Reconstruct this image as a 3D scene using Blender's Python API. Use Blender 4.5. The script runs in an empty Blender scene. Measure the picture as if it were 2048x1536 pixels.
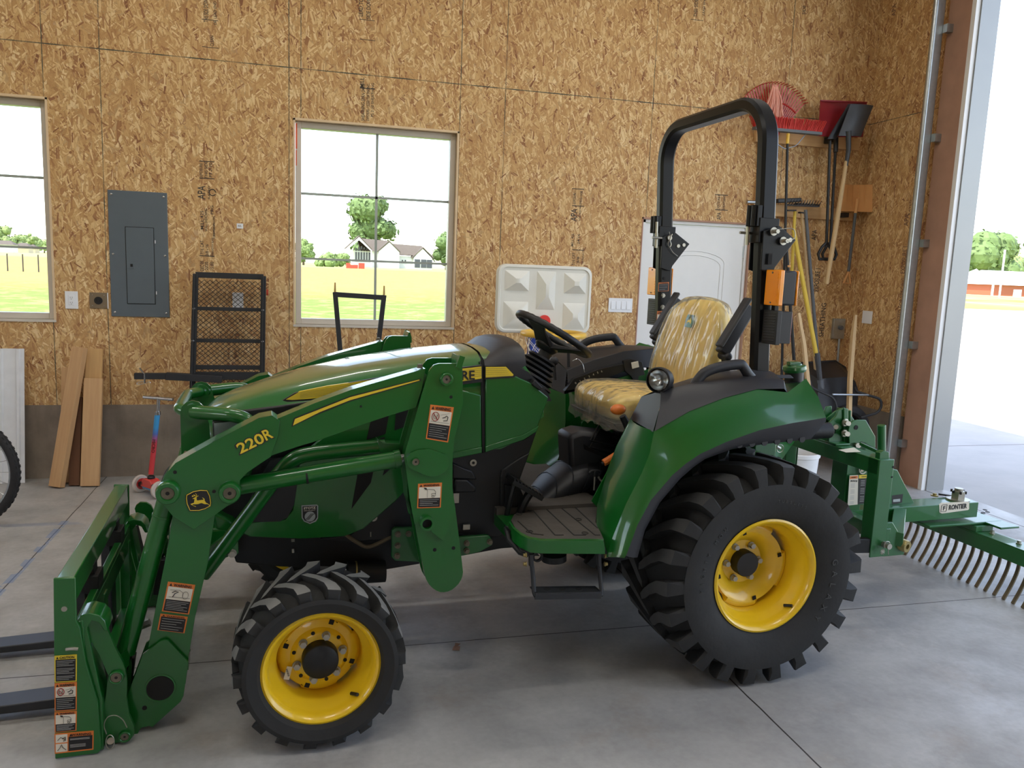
import bpy, bmesh, math, random
from mathutils import Vector, Matrix, Quaternion
random.seed(7)
R = math.radians
SC = bpy.context.scene
COL = SC.collection
# ---------------------------------------------------------------- camera model
F = 1592.0
def _u(v):
    v = Vector(v); return v / v.length
CX = _u((6076, 7, 1592)); CY = _u((-417, -244, 1592)); CY = _u(CY - CX * CX.dot(CY))
CZ = CX.cross(CY)
if CZ.y > 0: CZ = -CZ
HC = 1.6
def ray(px, py):
    d = Vector(((px - 1024) / F, (py - 768) / F, 1.0))
    return Vector((d.dot(CX), d.dot(CY), d.dot(CZ)))
CAMP = Vector((0, 0, HC))
def onY(px, py, y):
    r = ray(px, py); return CAMP + r * (y / r.y)
def onX(px, py, x):
    r = ray(px, py); return CAMP + r * (x / r.x)
def onZ(px, py, z=0.0):
    r = ray(px, py); return CAMP + r * ((z - HC) / r.z)
OX, OY, AN = 1.695, 3.399, R(3)
ca, sa = math.cos(AN), math.sin(AN)
def w2l(p):
    dx, dy = p[0] - OX, p[1] - OY
    return Vector((dx * ca + dy * sa, -dx * sa + dy * ca, p[2]))
def l2w(p):
    return Vector((OX + p[0] * ca - p[1] * sa, OY + p[0] * sa + p[1] * ca, p[2]))
C0 = w2l(CAMP)
def _lr(px, py):
    r = ray(px, py); return Vector((r.x * ca + r.y * sa, -r.x * sa + r.y * ca, r.z))
def T(px, py, y):            # tractor frame, plane of constant lateral offset
    r = _lr(px, py); return C0 + r * ((y - C0.y) / r.y)
def TX(px, py, x):
    r = _lr(px, py); return C0 + r * ((x - C0.x) / r.x)
def TZ(px, py, z):
    r = _lr(px, py); return C0 + r * ((z - C0.z) / r.z)
def TP(pts, y): return [T(a, b, y) for a, b in pts]
def YP(pts, y): return [onY(a, b, y) for a, b in pts]

# ---------------------------------------------------------------- materials
def lin(c):
    o = []
    for v in c:
        v /= 255.0
        o.append(v / 12.92 if v <= 0.04045 else ((v + 0.055) / 1.055) ** 2.4)
    return (o[0], o[1], o[2], 1)
class NT:
    def __init__(s, name):
        s.m = bpy.data.materials.new(name); s.m.use_nodes = True
        s.t = s.m.node_tree; s.b = s.t.nodes['Principled BSDF']; s.out = s.t.nodes['Material Output']
    def n(s, ty, **k):
        nd = s.t.nodes.new(ty)
        for a, v in k.items(): setattr(nd, a, v)
        return nd
    def l(s, a, b): s.t.links.new(a, b)
    def val(s, sock, v):
        if hasattr(v, 'is_output') or isinstance(v, bpy.types.NodeSocket): s.l(v, sock)
        else: sock.default_value = v
    def math(s, op, a, b=0.0, c=0.0):
        nd = s.n('ShaderNodeMath', operation=op)
        s.val(nd.inputs[0], a); s.val(nd.inputs[1], b)
        if op in ('MULTIPLY_ADD', 'COMPARE', 'SMOOTH_MIN', 'SMOOTH_MAX'): s.val(nd.inputs[2], c)
        return nd.outputs[0]
    def mix(s, f, a, b, bt='MIX'):
        nd = s.n('ShaderNodeMix', data_type='RGBA', blend_type=bt)
        s.val(nd.inputs[0], f); s.val(nd.inputs[6], a); s.val(nd.inputs[7], b)
        return nd.outputs[2]
    def ramp(s, f, stops, interp='LINEAR'):
        nd = s.n('ShaderNodeValToRGB'); s.l(f, nd.inputs[0]); cr = nd.color_ramp; cr.interpolation = interp
        while len(cr.elements) < len(stops): cr.elements.new(0.5)
        for e, (p, c) in zip(cr.elements, stops):
            e.position = p; e.color = c if len(c) == 4 else lin(c)
        return nd.outputs[0]
    def rng(s, v, a, b, c=0.0, d=1.0):
        nd = s.n('ShaderNodeMapRange'); s.val(nd.inputs[0], v)
        for i, x in enumerate((a, b, c, d)): nd.inputs[i + 1].default_value = x
        return nd.outputs[0]
    def pos(s):
        return s.n('ShaderNodeNewGeometry').outputs['Position']
    def obj(s):
        return s.n('ShaderNodeTexCoord').outputs['Object']
    def map(s, v, rot=(0, 0, 0), sc=(1, 1, 1), loc=(0, 0, 0)):
        nd = s.n('ShaderNodeMapping'); s.l(v, nd.inputs[0])
        nd.inputs[1].default_value = loc; nd.inputs[2].default_value = rot; nd.inputs[3].default_value = sc
        return nd.outputs[0]
    def noise(s, v, scale=5, detail=3, rough=0.5):
        nd = s.n('ShaderNodeTexNoise'); s.l(v, nd.inputs['Vector'])
        nd.inputs['Scale'].default_value = scale; nd.inputs['Detail'].default_value = detail
        nd.inputs['Roughness'].default_value = rough
        return nd.outputs[0]
    def sep(s, v):
        nd = s.n('ShaderNodeSeparateXYZ'); s.l(v, nd.inputs[0]); return nd.outputs
    def comb(s, x, y, z=0.0):
        nd = s.n('ShaderNodeCombineXYZ'); s.val(nd.inputs[0], x); s.val(nd.inputs[1], y); s.val(nd.inputs[2], z)
        return nd.outputs[0]
    def bump(s, h, strength=0.3, dist=0.01):
        nd = s.n('ShaderNodeBump'); s.l(h, nd.inputs['Height'])
        nd.inputs['Strength'].default_value = strength; nd.inputs['Distance'].default_value = dist
        s.l(nd.outputs[0], s.b.inputs['Normal'])
    def set(s, col=None, rough=None, metal=None, **k):
        if col is not None: s.val(s.b.inputs['Base Color'], col)
        if rough is not None: s.val(s.b.inputs['Roughness'], rough)
        if metal is not None: s.val(s.b.inputs['Metallic'], metal)
        for a, v in k.items(): s.val(s.b.inputs[a.replace('_', ' ')], v)
        return s.m
M = {}
def plain(name, c, rough=0.5, metal=0.0, var=0.06, vs=14.0, coat=0.0, bump=0.0, bs=60.0, spec=0.5):
    """flat colour with slight procedural mottling"""
    t = NT(name); v = t.obj()
    a = lin(c); nz = t.noise(v, vs, 3)
    dk = tuple(x * (1 - var * 2) for x in a[:3]) + (1,); lt = tuple(min(1, x * (1 + var)) for x in a[:3]) + (1,)
    col = t.mix(nz, dk, lt)
    t.set(col, rough, metal)
    t.b.inputs['Coat Weight'].default_value = coat
    t.b.inputs['Coat Roughness'].default_value = 0.06
    t.b.inputs['Specular IOR Level'].default_value = spec
    if bump: t.bump(t.noise(v, bs, 2), bump, 0.004)
    M[name] = t.m
    return t.m
def glassy(name, c=(1, 1, 1, 1), refl=1.0):
    t = NT(name)
    fr = t.n('ShaderNodeFresnel'); fr.inputs[0].default_value = 1.45
    tr = t.n('ShaderNodeBsdfTransparent'); tr.inputs[0].default_value = c
    gl = t.n('ShaderNodeBsdfGlossy'); gl.inputs['Roughness'].default_value = 0.02
    mx = t.n('ShaderNodeMixShader'); t.l(fr.outputs[0], mx.inputs[0]); t.l(tr.outputs[0], mx.inputs[1]); t.l(gl.outputs[0], mx.inputs[2])
    t.l(mx.outputs[0], t.out.inputs[0]); M[name] = t.m
    return t.m

# ---------------------------------------------------------------- mesh builder
FONT = None
class B:
    def __init__(s, mat=None):
        s.v = []; s.f = []; s.mi = []; s.mats = []; s.cur = 0
        if mat: s.m(mat)
    def m(s, mat):
        mt = M[mat] if isinstance(mat, str) else mat
        if mt not in s.mats: s.mats.append(mt)
        s.cur = s.mats.index(mt); return s
    def add(s, vs, fs):
        o = len(s.v); s.v += [tuple(p) for p in vs]
        for f in fs: s.f.append([i + o for i in f]); s.mi.append(s.cur)
        return s
    def hexa(s, p):       # 8 points: bottom 4 (ccw) then top 4
        return s.add(p, [(0, 3, 2, 1), (4, 5, 6, 7), (0, 1, 5, 4), (1, 2, 6, 5), (2, 3, 7, 6), (3, 0, 4, 7)])
    def box(s, a, b):     # two corners
        x0, x1 = sorted((a[0], b[0])); y0, y1 = sorted((a[1], b[1])); z0, z1 = sorted((a[2], b[2]))
        return s.hexa([(x0, y0, z0), (x1, y0, z0), (x1, y1, z0), (x0, y1, z0), (x0, y0, z1), (x1, y0, z1), (x1, y1, z1), (x0, y1, z1)])
    def obox(s, c, ax, ay, az, sx, sy, sz):   # oriented box (full sizes)
        c = Vector(c); X = _u(ax) * sx / 2; Y = _u(ay) * sy / 2; Z = _u(az) * sz / 2
        return s.hexa([c - X - Y - Z, c + X - Y - Z, c + X + Y - Z, c - X + Y - Z, c - X - Y + Z, c + X - Y + Z, c + X + Y + Z, c - X + Y + Z])
    def beam(s, p0, p1, w, h, up=(0, 0, 1)):  # w sideways, h along up
        p0 = Vector(p0); p1 = Vector(p1); d = _u(p1 - p0); sd = d.cross(Vector(up))
        if sd.length < 1e-5: sd = d.cross(Vector((0, 1, 0)))
        sd.normalize(); u2 = sd.cross(d)
        return s.obox((p0 + p1) / 2, d, sd, u2, (p1 - p0).length, w, h)
    def prism(s, poly, off):   # planar polygon extruded by vector
        n = len(poly); off = Vector(off); P0 = [Vector(p) for p in poly]; P1 = [p + off for p in P0]
        fs = [list(range(n)), list(range(2 * n - 1, n - 1, -1))]
        for i in range(n): j = (i + 1) % n; fs.append((i, i + n, j + n, j))
        return s.add(P0 + P1, fs)
    def tube(s, path, r, n=12, caps=True, closed=False, sy=1.0):
        P = [Vector(p) for p in path]; k = len(P); rr = r if isinstance(r, (list, tuple)) else [r] * k
        tang = []
        for i in range(k):
            if closed: t = P[(i + 1) % k] - P[i - 1]
            else: t = (P[min(i + 1, k - 1)] - P[max(i - 1, 0)])
            tang.append(_u(t))
        t0 = tang[0]; nrm = t0.orthogonal().normalized() if abs(t0.z) > .9 else t0.cross(Vector((0, 0, 1))).normalized()
        vs = []; fs = []
        for i in range(k):
            t = tang[i]
            if i:
                q = tang[i - 1].rotation_difference(t); nrm = q @ nrm
            nrm = (nrm - t * nrm.dot(t)).normalized(); bn = t.cross(nrm)
            for j in range(n):
                a = 2 * math.pi * j / n
                vs.append(P[i] + (nrm * math.cos(a) + bn * math.sin(a) * sy) * rr[i])
        m = k if closed else k - 1
        for i in range(m):
            for j in range(n):
                a = i * n + j; b = i * n + (j + 1) % n; c = ((i + 1) % k) * n + (j + 1) % n; d = ((i + 1) % k) * n + j
                fs.append((a, b, c, d))
        if caps and not closed: fs.append(list(range(n - 1, -1, -1))); fs.append(list(range((k - 1) * n, k * n)))
        return s.add(vs, fs)
    def cyl(s, p0, p1, r, n=20, r2=None):
        return s.tube([p0, p1], [r, r if r2 is None else r2], n)
    def lathe(s, c, axis, prof, n=48, close=False):   # prof: (radius, height along axis)
        c = Vector(c); a = _u(axis); u = a.orthogonal().normalized(); w = a.cross(u); k = len(prof)
        vs = [c + a * h + (u * math.cos(2 * math.pi * j / n) + w * math.sin(2 * math.pi * j / n)) * r for r, h in prof for j in range(n)]
        fs = []
        for i in range(k if close else k - 1):
            i2 = (i + 1) % k
            for j in range(n): fs.append((i * n + j, i * n + (j + 1) % n, i2 * n + (j + 1) % n, i2 * n + j))
        return s.add(vs, fs)
    def grid(s, rows, close=False):
        k = len(rows); n = len(rows[0]); vs = [p for r in rows for p in r]; fs = []
        for i in range(k - 1):
            for j in range(n if close else n - 1):
                j2 = (j + 1) % n; fs.append((i * n + j, i * n + j2, (i + 1) * n + j2, (i + 1) * n + j))
        return s.add(vs, fs)
    def loft(s, secs):     # closed sections with caps
        s.grid(secs, True); n = len(secs[0]); o = len(s.v) - n * len(secs)
        s.f.append([o + i for i in range(n - 1, -1, -1)]); s.mi.append(s.cur)
        s.f.append([len(s.v) - n + i for i in range(n)]); s.mi.append(s.cur)
        return s
    def sphere(s, c, r, n=14, m=8, sc=(1, 1, 1)):
        c = Vector(c); vs = []; fs = []
        for i in range(m + 1):
            th = math.pi * i / m
            for j in range(n):
                ph = 2 * math.pi * j / n
                vs.append(c + Vector((r * sc[0] * math.sin(th) * math.cos(ph), r * sc[1] * math.sin(th) * math.sin(ph), r * sc[2] * math.cos(th))))
        for i in range(m):
            for j in range(n): fs.append((i * n + j, (i + 1) * n + j, (i + 1) * n + (j + 1) % n, i * n + (j + 1) % n))
        return s.add(vs, fs)
    def bolt(s, c, axis, r, h, n=6):
        c = Vector(c); a = _u(axis); s.cyl(c, c + a * h * .3, r * 1.25, 16); return s.cyl(c + a * h * .3, c + a * h, r, n)
    def mirror(s):          # add the mirror image across lateral 0
        n = len(s.v); s.v += [(x, -y, z) for x, y, z in s.v[:n]]
        for f, mi in list(zip(s.f, s.mi)): s.f.append([i + n for i in reversed(f)]); s.mi.append(mi)
        return s
    def text(s, body, c, ux, uy, h, w=None, ex=0.0006, bold=0.0, align='CENTER', spacing=1.0, shear=0.0):
        """letters of cap height h centred on c; ux reading direction, uy up"""
        cu = bpy.data.curves.new('t', 'FONT'); cu.body = body; cu.align_x = 'CENTER'; cu.size = 1; cu.offset = bold; cu.extrude = 0.01
        cu.space_character = spacing; cu.resolution_u = 3; cu.shear = shear
        ob = bpy.data.objects.new('t', cu); COL.objects.link(ob)
        dg = bpy.context.evaluated_depsgraph_get(); me = bpy.data.meshes.new_from_object(ob.evaluated_get(dg))
        vs = [v.co.copy() for v in me.vertices]; fs = [list(p.vertices) for p in me.polygons]
        bpy.data.objects.remove(ob); bpy.data.meshes.remove(me); bpy.data.curves.remove(cu)
        if not vs: return s
        x0 = min(v.x for v in vs); x1 = max(v.x for v in vs); y0 = min(v.y for v in vs); y1 = max(v.y for v in vs)
        ux = _u(ux); uy = Vector(uy); uy = (uy - ux * uy.dot(ux)).normalized(); nz = ux.cross(uy)
        ky = h / (y1 - y0); kx = ky if w is None else w / (x1 - x0)
        c = Vector(c); mx = (x0 + x1) / 2; my = (y0 + y1) / 2
        return s.add([c + ux * (v.x - mx) * kx + uy * (v.y - my) * ky + nz * (v.z * ex / .01) for v in vs], fs)
    def build(s, name, parent=None, smooth=35, bevel=0.0, seg=2, sub=0, recalc=True, **props):
        me = bpy.data.meshes.new(name); me.from_pydata(s.v, [], s.f)
        for m in s.mats: me.materials.append(m)
        for p, i in zip(me.polygons, s.mi): p.material_index = i
        me.validate()
        if recalc:
            bm = bmesh.new(); bm.from_mesh(me); bmesh.ops.recalc_face_normals(bm, faces=bm.faces); bm.to_mesh(me); bm.free()
        if smooth:
            me.polygons.foreach_set('use_smooth', [True] * len(me.polygons)); me.set_sharp_from_angle(angle=R(smooth))
        ob = bpy.data.objects.new(name, me); COL.objects.link(ob)
        if parent: ob.parent = parent
        if bevel:
            md = ob.modifiers.new('Bevel', 'BEVEL'); md.width = bevel; md.segments = seg; md.limit_method = 'ANGLE'; md.angle_limit = R(35); md.harden_normals = False
        if sub:
            md = ob.modifiers.new('Sub', 'SUBSURF'); md.levels = sub; md.render_levels = sub
        for a, x in props.items(): ob[a] = x
        return ob
def empty(name, loc=(0, 0, 0), rz=0.0, label=None, cat=None, group=None):
    o = bpy.data.objects.new(name, None); COL.objects.link(o); o.location = loc; o.rotation_euler = (0, 0, rz); o.empty_display_size = .1
    tag(o, label, cat, group); return o
def tag(o, label=None, cat=None, group=None, kind=None):
    if label: o['label'] = label
    if cat: o['category'] = cat
    if group: o['group'] = group
    if kind: o['kind'] = kind
    return o
def arc(c, u, v, r, a0, a1, n):
    c = Vector(c); u = Vector(u); v = Vector(v)
    return [c + u * r * math.cos(R(a0 + (a1 - a0) * i / n)) + v * r * math.sin(R(a0 + (a1 - a0) * i / n)) for i in range(n + 1)]
def rounded(pts, r, n=5):
    """round the corners of an open 3D path"""
    P = [Vector(p) for p in pts]; o = [P[0]]
    for i in range(1, len(P) - 1):
        a, b, c = P[i - 1], P[i], P[i + 1]; d = min(r, (a - b).length * .49, (c - b).length * .49)
        q0 = b + (a - b).normalized() * d; q1 = b + (c - b).normalized() * d
        for k in range(n + 1):
            t = k / n; o.append(q0 * (1 - t) ** 2 + b * 2 * t * (1 - t) + q1 * t * t)
    o.append(P[-1]); return o
def smoothp(pts, n=6):
    """Catmull-Rom through points"""
    P = [Vector(p) for p in pts]; P = [P[0] * 2 - P[1]] + P + [P[-1] * 2 - P[-2]]; o = []
    for i in range(1, len(P) - 2):
        for k in range(n):
            t = k / n; a, b, c, d = P[i - 1], P[i], P[i + 1], P[i + 2]
            o.append(0.5 * ((2 * b) + (c - a) * t + (2 * a - 5 * b + 4 * c - d) * t * t + (3 * b - a - 3 * c + d) * t ** 3))
    o.append(P[-2]); return o
# ---------------------------------------------------------------- camera, world, sun
cam = bpy.data.cameras.new('camera'); co = bpy.data.objects.new('camera', cam); COL.objects.link(co)
cam.sensor_width = 36; cam.lens = 36 * F / 2048; cam.clip_start = 0.05; cam.clip_end = 5000
mr = Matrix(((CX.x, CX.y, CX.z), (CY.x, CY.y, CY.z), (CZ.x, CZ.y, CZ.z)))   # camera (right,down,fwd) -> world
rgt = mr @ Vector((1, 0, 0)); dwn = mr @ Vector((0, 1, 0)); fwd = mr @ Vector((0, 0, 1))
co.matrix_world = Matrix(((rgt.x, -dwn.x, -fwd.x, 0), (rgt.y, -dwn.y, -fwd.y, 0), (rgt.z, -dwn.z, -fwd.z, HC), (0, 0, 0, 1)))
SC.camera = co
SC.view_settings.view_transform = 'Standard'; SC.view_settings.look = 'None'; SC.view_settings.gamma = 1
SC.view_settings.use_curve_mapping = False
SC.view_settings.exposure = 0.14
SC.cycles.max_bounces = 10; SC.cycles.diffuse_bounces = 7; SC.cycles.glossy_bounces = 4; SC.cycles.transparent_max_bounces = 16
SC.cycles.sample_clamp_indirect = 8.0
SC.cycles.use_denoising = True
wd = bpy.data.worlds.new('world'); SC.world = wd; wd.use_nodes = True
wt = wd.node_tree; bg = wt.nodes['Background']
sky = wt.nodes.new('ShaderNodeTexSky'); sky.sky_type = 'NISHITA'; sky.sun_disc = False
SUN_EL = 60.0
sky.sun_elevation = R(SUN_EL); sky.altitude = 1200; sky.air_density = 1.0; sky.dust_density = 2.5; sky.ozone_density = 1.0
# sunlight travels towards +x and away from the camera
sd = Vector((math.cos(R(32)), math.sin(R(32)), 0))
to_sun = Vector((-sd.x * math.cos(R(SUN_EL)), -sd.y * math.cos(R(SUN_EL)), math.sin(R(SUN_EL))))
sky.sun_rotation = math.atan2(to_sun.x, to_sun.y)
hs = wt.nodes.new('ShaderNodeHueSaturation'); hs.inputs['Saturation'].default_value = .8; wt.links.new(sky.outputs[0], hs.inputs['Color'])
wm = wt.nodes.new('ShaderNodeMix'); wm.data_type = 'RGBA'; wm.blend_type = 'MULTIPLY'; wm.inputs[0].default_value = 1; wm.inputs[7].default_value = (1.08, 1.0, .93, 1); wt.links.new(hs.outputs[0], wm.inputs[6])
wt.links.new(wm.outputs[2], bg.inputs[0]); bg.inputs[1].default_value = 0.8
sl = bpy.data.lights.new('sun', 'SUN'); sl.energy = 9.5; sl.angle = R(0.55); sl.color = (1.0, 0.95, 0.87)
so = bpy.data.objects.new('sun', sl); COL.objects.link(so); so.rotation_euler = (-to_sun).to_track_quat('-Z', 'Y').to_euler(); so.location = (-20, 0, 20)

# ---------------------------------------------------------------- room materials
WL, WR, WF, WB, HT = -6.2, 4.78, -4.2, 6.189, 4.6
ZC, ZS = 0.53, 2.975
def osb(name, horiz, seams, zs, top=0.0):
    """oriented strand board: layers of overlapping flakes; horiz = which axis runs along the wall"""
    t = NT(name); p = t.pos(); x, y, z = t.sep(p)[:3]
    u = x if horiz == 'x' else y
    v = t.comb(u, z)
    wob = t.noise(v, 7, 2); v2 = t.n('ShaderNodeVectorMath', operation='ADD'); t.l(v, v2.inputs[0])
    wv = t.n('ShaderNodeVectorMath', operation='SCALE'); nn = t.n('ShaderNodeTexNoise'); t.l(v, nn.inputs['Vector']); nn.inputs['Scale'].default_value = 14
    t.l(nn.outputs[1], wv.inputs[0]); wv.inputs['Scale'].default_value = 0.008; t.l(wv.outputs[0], v2.inputs[1]); v = v2.outputs[0]
    base = t.ramp(t.noise(t.map(v, sc=(26, 8, 1)), 1, 4, .65), [(0.2, (150, 116, 79)), (0.45, (181, 147, 103)), (0.62, (197, 164, 119)), (0.85, (212, 183, 138))])
    pal = [(0.0, (126, 88, 66)), (0.035, (160, 122, 88)), (0.16, (177, 142, 100)), (0.42, (191, 157, 113)), (0.66, (203, 172, 127)), (0.84, (218, 191, 148)), (0.975, (228, 206, 167)), (.99, (146, 106, 80))]
    for k, (ang, su, sv, thr) in enumerate([(84, 17, 7, .55), (44, 18, 6.2, .5), (-50, 17, 6.5, .5), (-29, 20, 5.2, .45), (27, 19, 5.6, .45), (-9, 18, 4.6, .4), (8, 19, 5, .42), (62, 36, 10, .62), (-38, 34, 8, .58), (17, 28, 6.4, .52), (-4, 26, 6, .5), (-68, 46, 12, .72), (33, 44, 9, .6), (-17, 52, 8.5, .6), (50, 80, 12, .7), (-55, 86, 13, .74), (1, 70, 9, .66), (-24, 100, 12, .72)]):
        mv = t.map(v, rot=(0, 0, R(ang))); mv = t.map(mv, sc=(su, sv, 1), loc=(k * 3.7, k * 7.3, 0))
        vo = t.n('ShaderNodeTexVoronoi', voronoi_dimensions='2D', feature='F1', distance='CHEBYCHEV'); t.l(mv, vo.inputs['Vector']); vo.inputs['Scale'].default_value = 1
        cr = t.sep(vo.outputs['Color'])
        pres = t.math('GREATER_THAN', cr[0], thr)
        lim = t.math('MULTIPLY_ADD', cr[2], .2, .22)
        edge = t.math('LESS_THAN', vo.outputs['Distance'], lim)
        msk = t.math('MULTIPLY', pres, edge)
        grain = t.noise(t.map(mv, sc=(5, .35, 1)), 1.3, 2)
        c = t.ramp(cr[1], pal)
        c = t.mix(0.5, c, t.mix(grain, lin((120, 86, 56)), lin((250, 226, 190))), 'SOFT_LIGHT')
        # thin darker line along the edges of the flake
        rim = t.math('MULTIPLY', t.math('GREATER_THAN', vo.outputs['Distance'], t.math('SUBTRACT', lim, .04)), .2)
        c = t.mix(rim, c, lin((112, 76, 48)))
        base = t.mix(msk, base, c)
    big = t.noise(v, 0.9, 2)
    base = t.mix(t.rng(big, .35, .7, 0, .12), base, lin((160, 118, 78)))
    # seams between sheets
    sm = None
    for sx in seams:
        d = t.math('ABSOLUTE', t.math('SUBTRACT', u, sx)); q = t.math('LESS_THAN', d, 0.0028)
        sm = q if sm is None else t.math('MAXIMUM', sm, q)
    for zz in zs:
        d = t.math('ABSOLUTE', t.math('SUBTRACT', z, zz)); q = t.math('LESS_THAN', d, 0.0035)
        sm = t.math('MAXIMUM', sm, q)
    stain = t.rng(t.noise(p, 5, 3), .3, .6, .35, 1)
    base = t.mix(t.math('MULTIPLY', sm, stain), base, lin((58, 68, 62)))
    t.set(base, 0.72)
    t.b.inputs['Specular IOR Level'].default_value = 0.3
    M[name] = t.m
osb('osb_back', 'x', [-2.91, -1.69, -1.34, -.103, -.02, 1.149, 1.499, 2.723, 3.94], [ZS])
osb('osb_side', 'y', [3.75, 4.97, 2.5, 1.3, 0.1, -1.1, -2.3, -3.5], [ZS])
def concrete_floor():
    t = NT('concrete_floor'); p = t.pos(); x, y, z = t.sep(p)[:3]
    n1 = t.noise(p, 0.7, 5, .6); n2 = t.noise(p, 3.2, 6, .65); n3 = t.noise(p, 40, 3)
    c = t.ramp(n1, [(0.25, (152, 151, 149)), (0.5, (172, 171, 168)), (0.72, (190, 189, 187))])
    c = t.mix(t.rng(n2, .42, .66, 0, .45), c, lin((130, 129, 127)))
    c = t.mix(t.rng(t.noise(t.map(p, loc=(9, 3, 0)), 1.6, 6, .7), .56, .7, 0, .35), c, lin((214, 211, 206)))
    c = t.mix(t.rng(t.noise(t.map(p, loc=(2, 31, 0)), 2.1, 6, .75), .55, .75, 0, .4), c, lin((150, 128, 104)))
    c = t.mix(t.rng(n3, .35, .7, 0, .12), c, lin((95, 90, 86)))
    wob = t.math('MULTIPLY', t.math('SUBTRACT', t.noise(p, 3, 2), .5), 0.012)
    def line(a, at, w): return t.math('LESS_THAN', t.math('ABSOLUTE', t.math('SUBTRACT', t.math('ADD', a, wob), at)), w)
    j = t.math('MAXIMUM', line(x, 1.668, .0034), t.math('MAXIMUM', line(y, 3.195, .0028), t.math('MAXIMUM', line(x, -1.385, .003), t.math('MAXIMUM', line(x, 4.76, .006), line(y, 0.1, .003)))))
    c = t.mix(j, c, lin((44, 38, 34)))
    # blue chalk smears along the left joint and across it
    ch = t.math('MULTIPLY', line(x, -1.39, .022), t.math('MULTIPLY', t.math('LESS_THAN', y, 5.15), t.math('GREATER_THAN', t.noise(p, 7, 4), .47)))
    ch2 = t.math('MULTIPLY', line(y, 5.1, .03), t.math('MULTIPLY', t.math('LESS_THAN', x, -.6), t.math('GREATER_THAN', t.noise(p, 5, 4), .5)))
    c = t.mix(t.math('MULTIPLY', t.math('MAXIMUM', ch, t.math('MULTIPLY', ch2, .5)), .5), c, lin((96, 128, 176)))
    r = t.rng(n2, .35, .65, .42, .62)
    t.set(c, r); t.bump(n2, .12, .01)
    M['concrete_floor'] = t.m
concrete_floor()
def concrete_wall():
    t = NT('concrete_wall'); p = t.pos()
    n = t.noise(p, 2.2, 6, .65); st = t.noise(t.map(p, sc=(6, 6, 1)), 1.5, 4, .6)
    c = t.ramp(n, [(0.3, (118, 107, 95)), (0.5, (140, 128, 115)), (0.7, (158, 146, 132))])
    c = t.mix(t.rng(st, .5, .7, 0, .4), c, lin((100, 90, 78)))
    x = t.sep(p)[0]
    c = t.mix(t.math('LESS_THAN', t.math('ABSOLUTE', t.math('SUBTRACT', t.math('ADD', x, t.math('MULTIPLY', n, .04)), -.845)), .003), c, lin((50, 46, 42)))
    t.set(c, .85); t.bump(n, .25, .01); M['concrete_wall'] = t.m
concrete_wall()
plain('white_paint', (226, 226, 224), .45, coat=.1, var=.02)
plain('ceiling_white', (222, 220, 214), .8, var=.02)
plain('vinyl', (206, 198, 186), .4, var=.03)
plain('raw_wood', (222, 196, 160), .7, var=.1)
plain('grey_metal_trim', (150, 152, 152), .38, .35, var=.05, vs=2)
plain('galv', (176, 182, 184), .32, .85, var=.1, vs=30)
plain('brown_wood', (172, 132, 110), .7, var=.15, vs=6)
plain('dark_gap', (18, 17, 16), .8)
glassy('glass', (.97, .985, .98, 1))
glassy('lens_clear', (.9, .92, .92, 1))

def wall_cells(b, axis, at, th, u0, u1, z0, z1, holes):
    """solid wall with rectangular openings, built from slabs"""
    us = sorted({u0, u1} | {h[i] for h in holes for i in (0, 1)} ); zs = sorted({z0, z1} | {h[i] for h in holes for i in (2, 3)})
    us = [u for u in us if u0 <= u <= u1]; zs = [z for z in zs if z0 <= z <= z1]
    for i in range(len(us) - 1):
        run = None
        for j in range(len(zs) - 1):
            cu = (us[i] + us[i + 1]) / 2; cz = (zs[j] + zs[j + 1]) / 2
            if any(h[0] < cu < h[1] and h[2] < cz < h[3] for h in holes):
                if run is not None: put(b, axis, at, th, us[i], us[i + 1], run, zs[j]); run = None
            elif run is None: run = zs[j]
        if run is not None: put(b, axis, at, th, us[i], us[i + 1], run, zs[-1])
def put(b, axis, at, th, a, c, z0, z1):
    if axis == 'x': b.box((a, at, z0), (c, at + th, z1))
    else: b.box((at, a, z0), (at + th, c, z1))
def struct(o): o['kind'] = 'structure'; return o
W1 = (-2.95, -1.683, 1.132, 2.618)      # left window opening
W2 = (-0.062, 1.136, 1.132, 2.618)      # centre window opening
DR = (2.70, 3.69, 0.0, 2.06)
b = B('osb_back'); wall_cells(b, 'x', WB, .14, WL - .15, WR + .15, ZC, HT, [W1, W2, DR])
wall_back = struct(b.build('wall_back', smooth=0))
b = B('concrete_wall'); wall_cells(b, 'x', WB - .012, .19, WL - .15, WR + .15, 0, ZC, [DR]); struct(b.build('baseboard_back', smooth=0))
GD = (-1.4, 5.10, 0.0, 4.15)            # open garage doorway in the right wall
b = B('osb_side'); wall_cells(b, 'y', WR, .14, WF, WB, ZC, HT, [GD]); wall_right = struct(b.build('wall_right', smooth=0))
b = B('concrete_wall'); wall_cells(b, 'y', WR - .012, .17, WF, WB - .02, 0, ZC, [GD]); struct(b.build('baseboard_right', smooth=0))
LWIN = [(-1.8, 0.2, 1.0, 2.7), (1.9, 3.9, 1.0, 2.7)]
b = B('osb_side'); wall_cells(b, 'y', WL - .14, .14, WF, WB, ZC, HT, LWIN); struct(b.build('wall_left', smooth=0))
b = B('concrete_wall'); b.box((WL - .16, WF, 0), (WL + .012, WB - .02, ZC)); struct(b.build('baseboard_left', smooth=0))
FD = (-2.2, -.4, 1.1, 2.6)
b = B('osb_back'); wall_cells(b, 'x', WF - .14, .14, WL - .15, WR + .15, 0, HT, [FD]); struct(b.build('wall_front', smooth=0))
b = B('ceiling_white'); b.box((WL - .2, WF - .2, HT), (WR + .2, WB + .2, HT + .12)); struct(b.build('ceiling', smooth=0))
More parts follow.
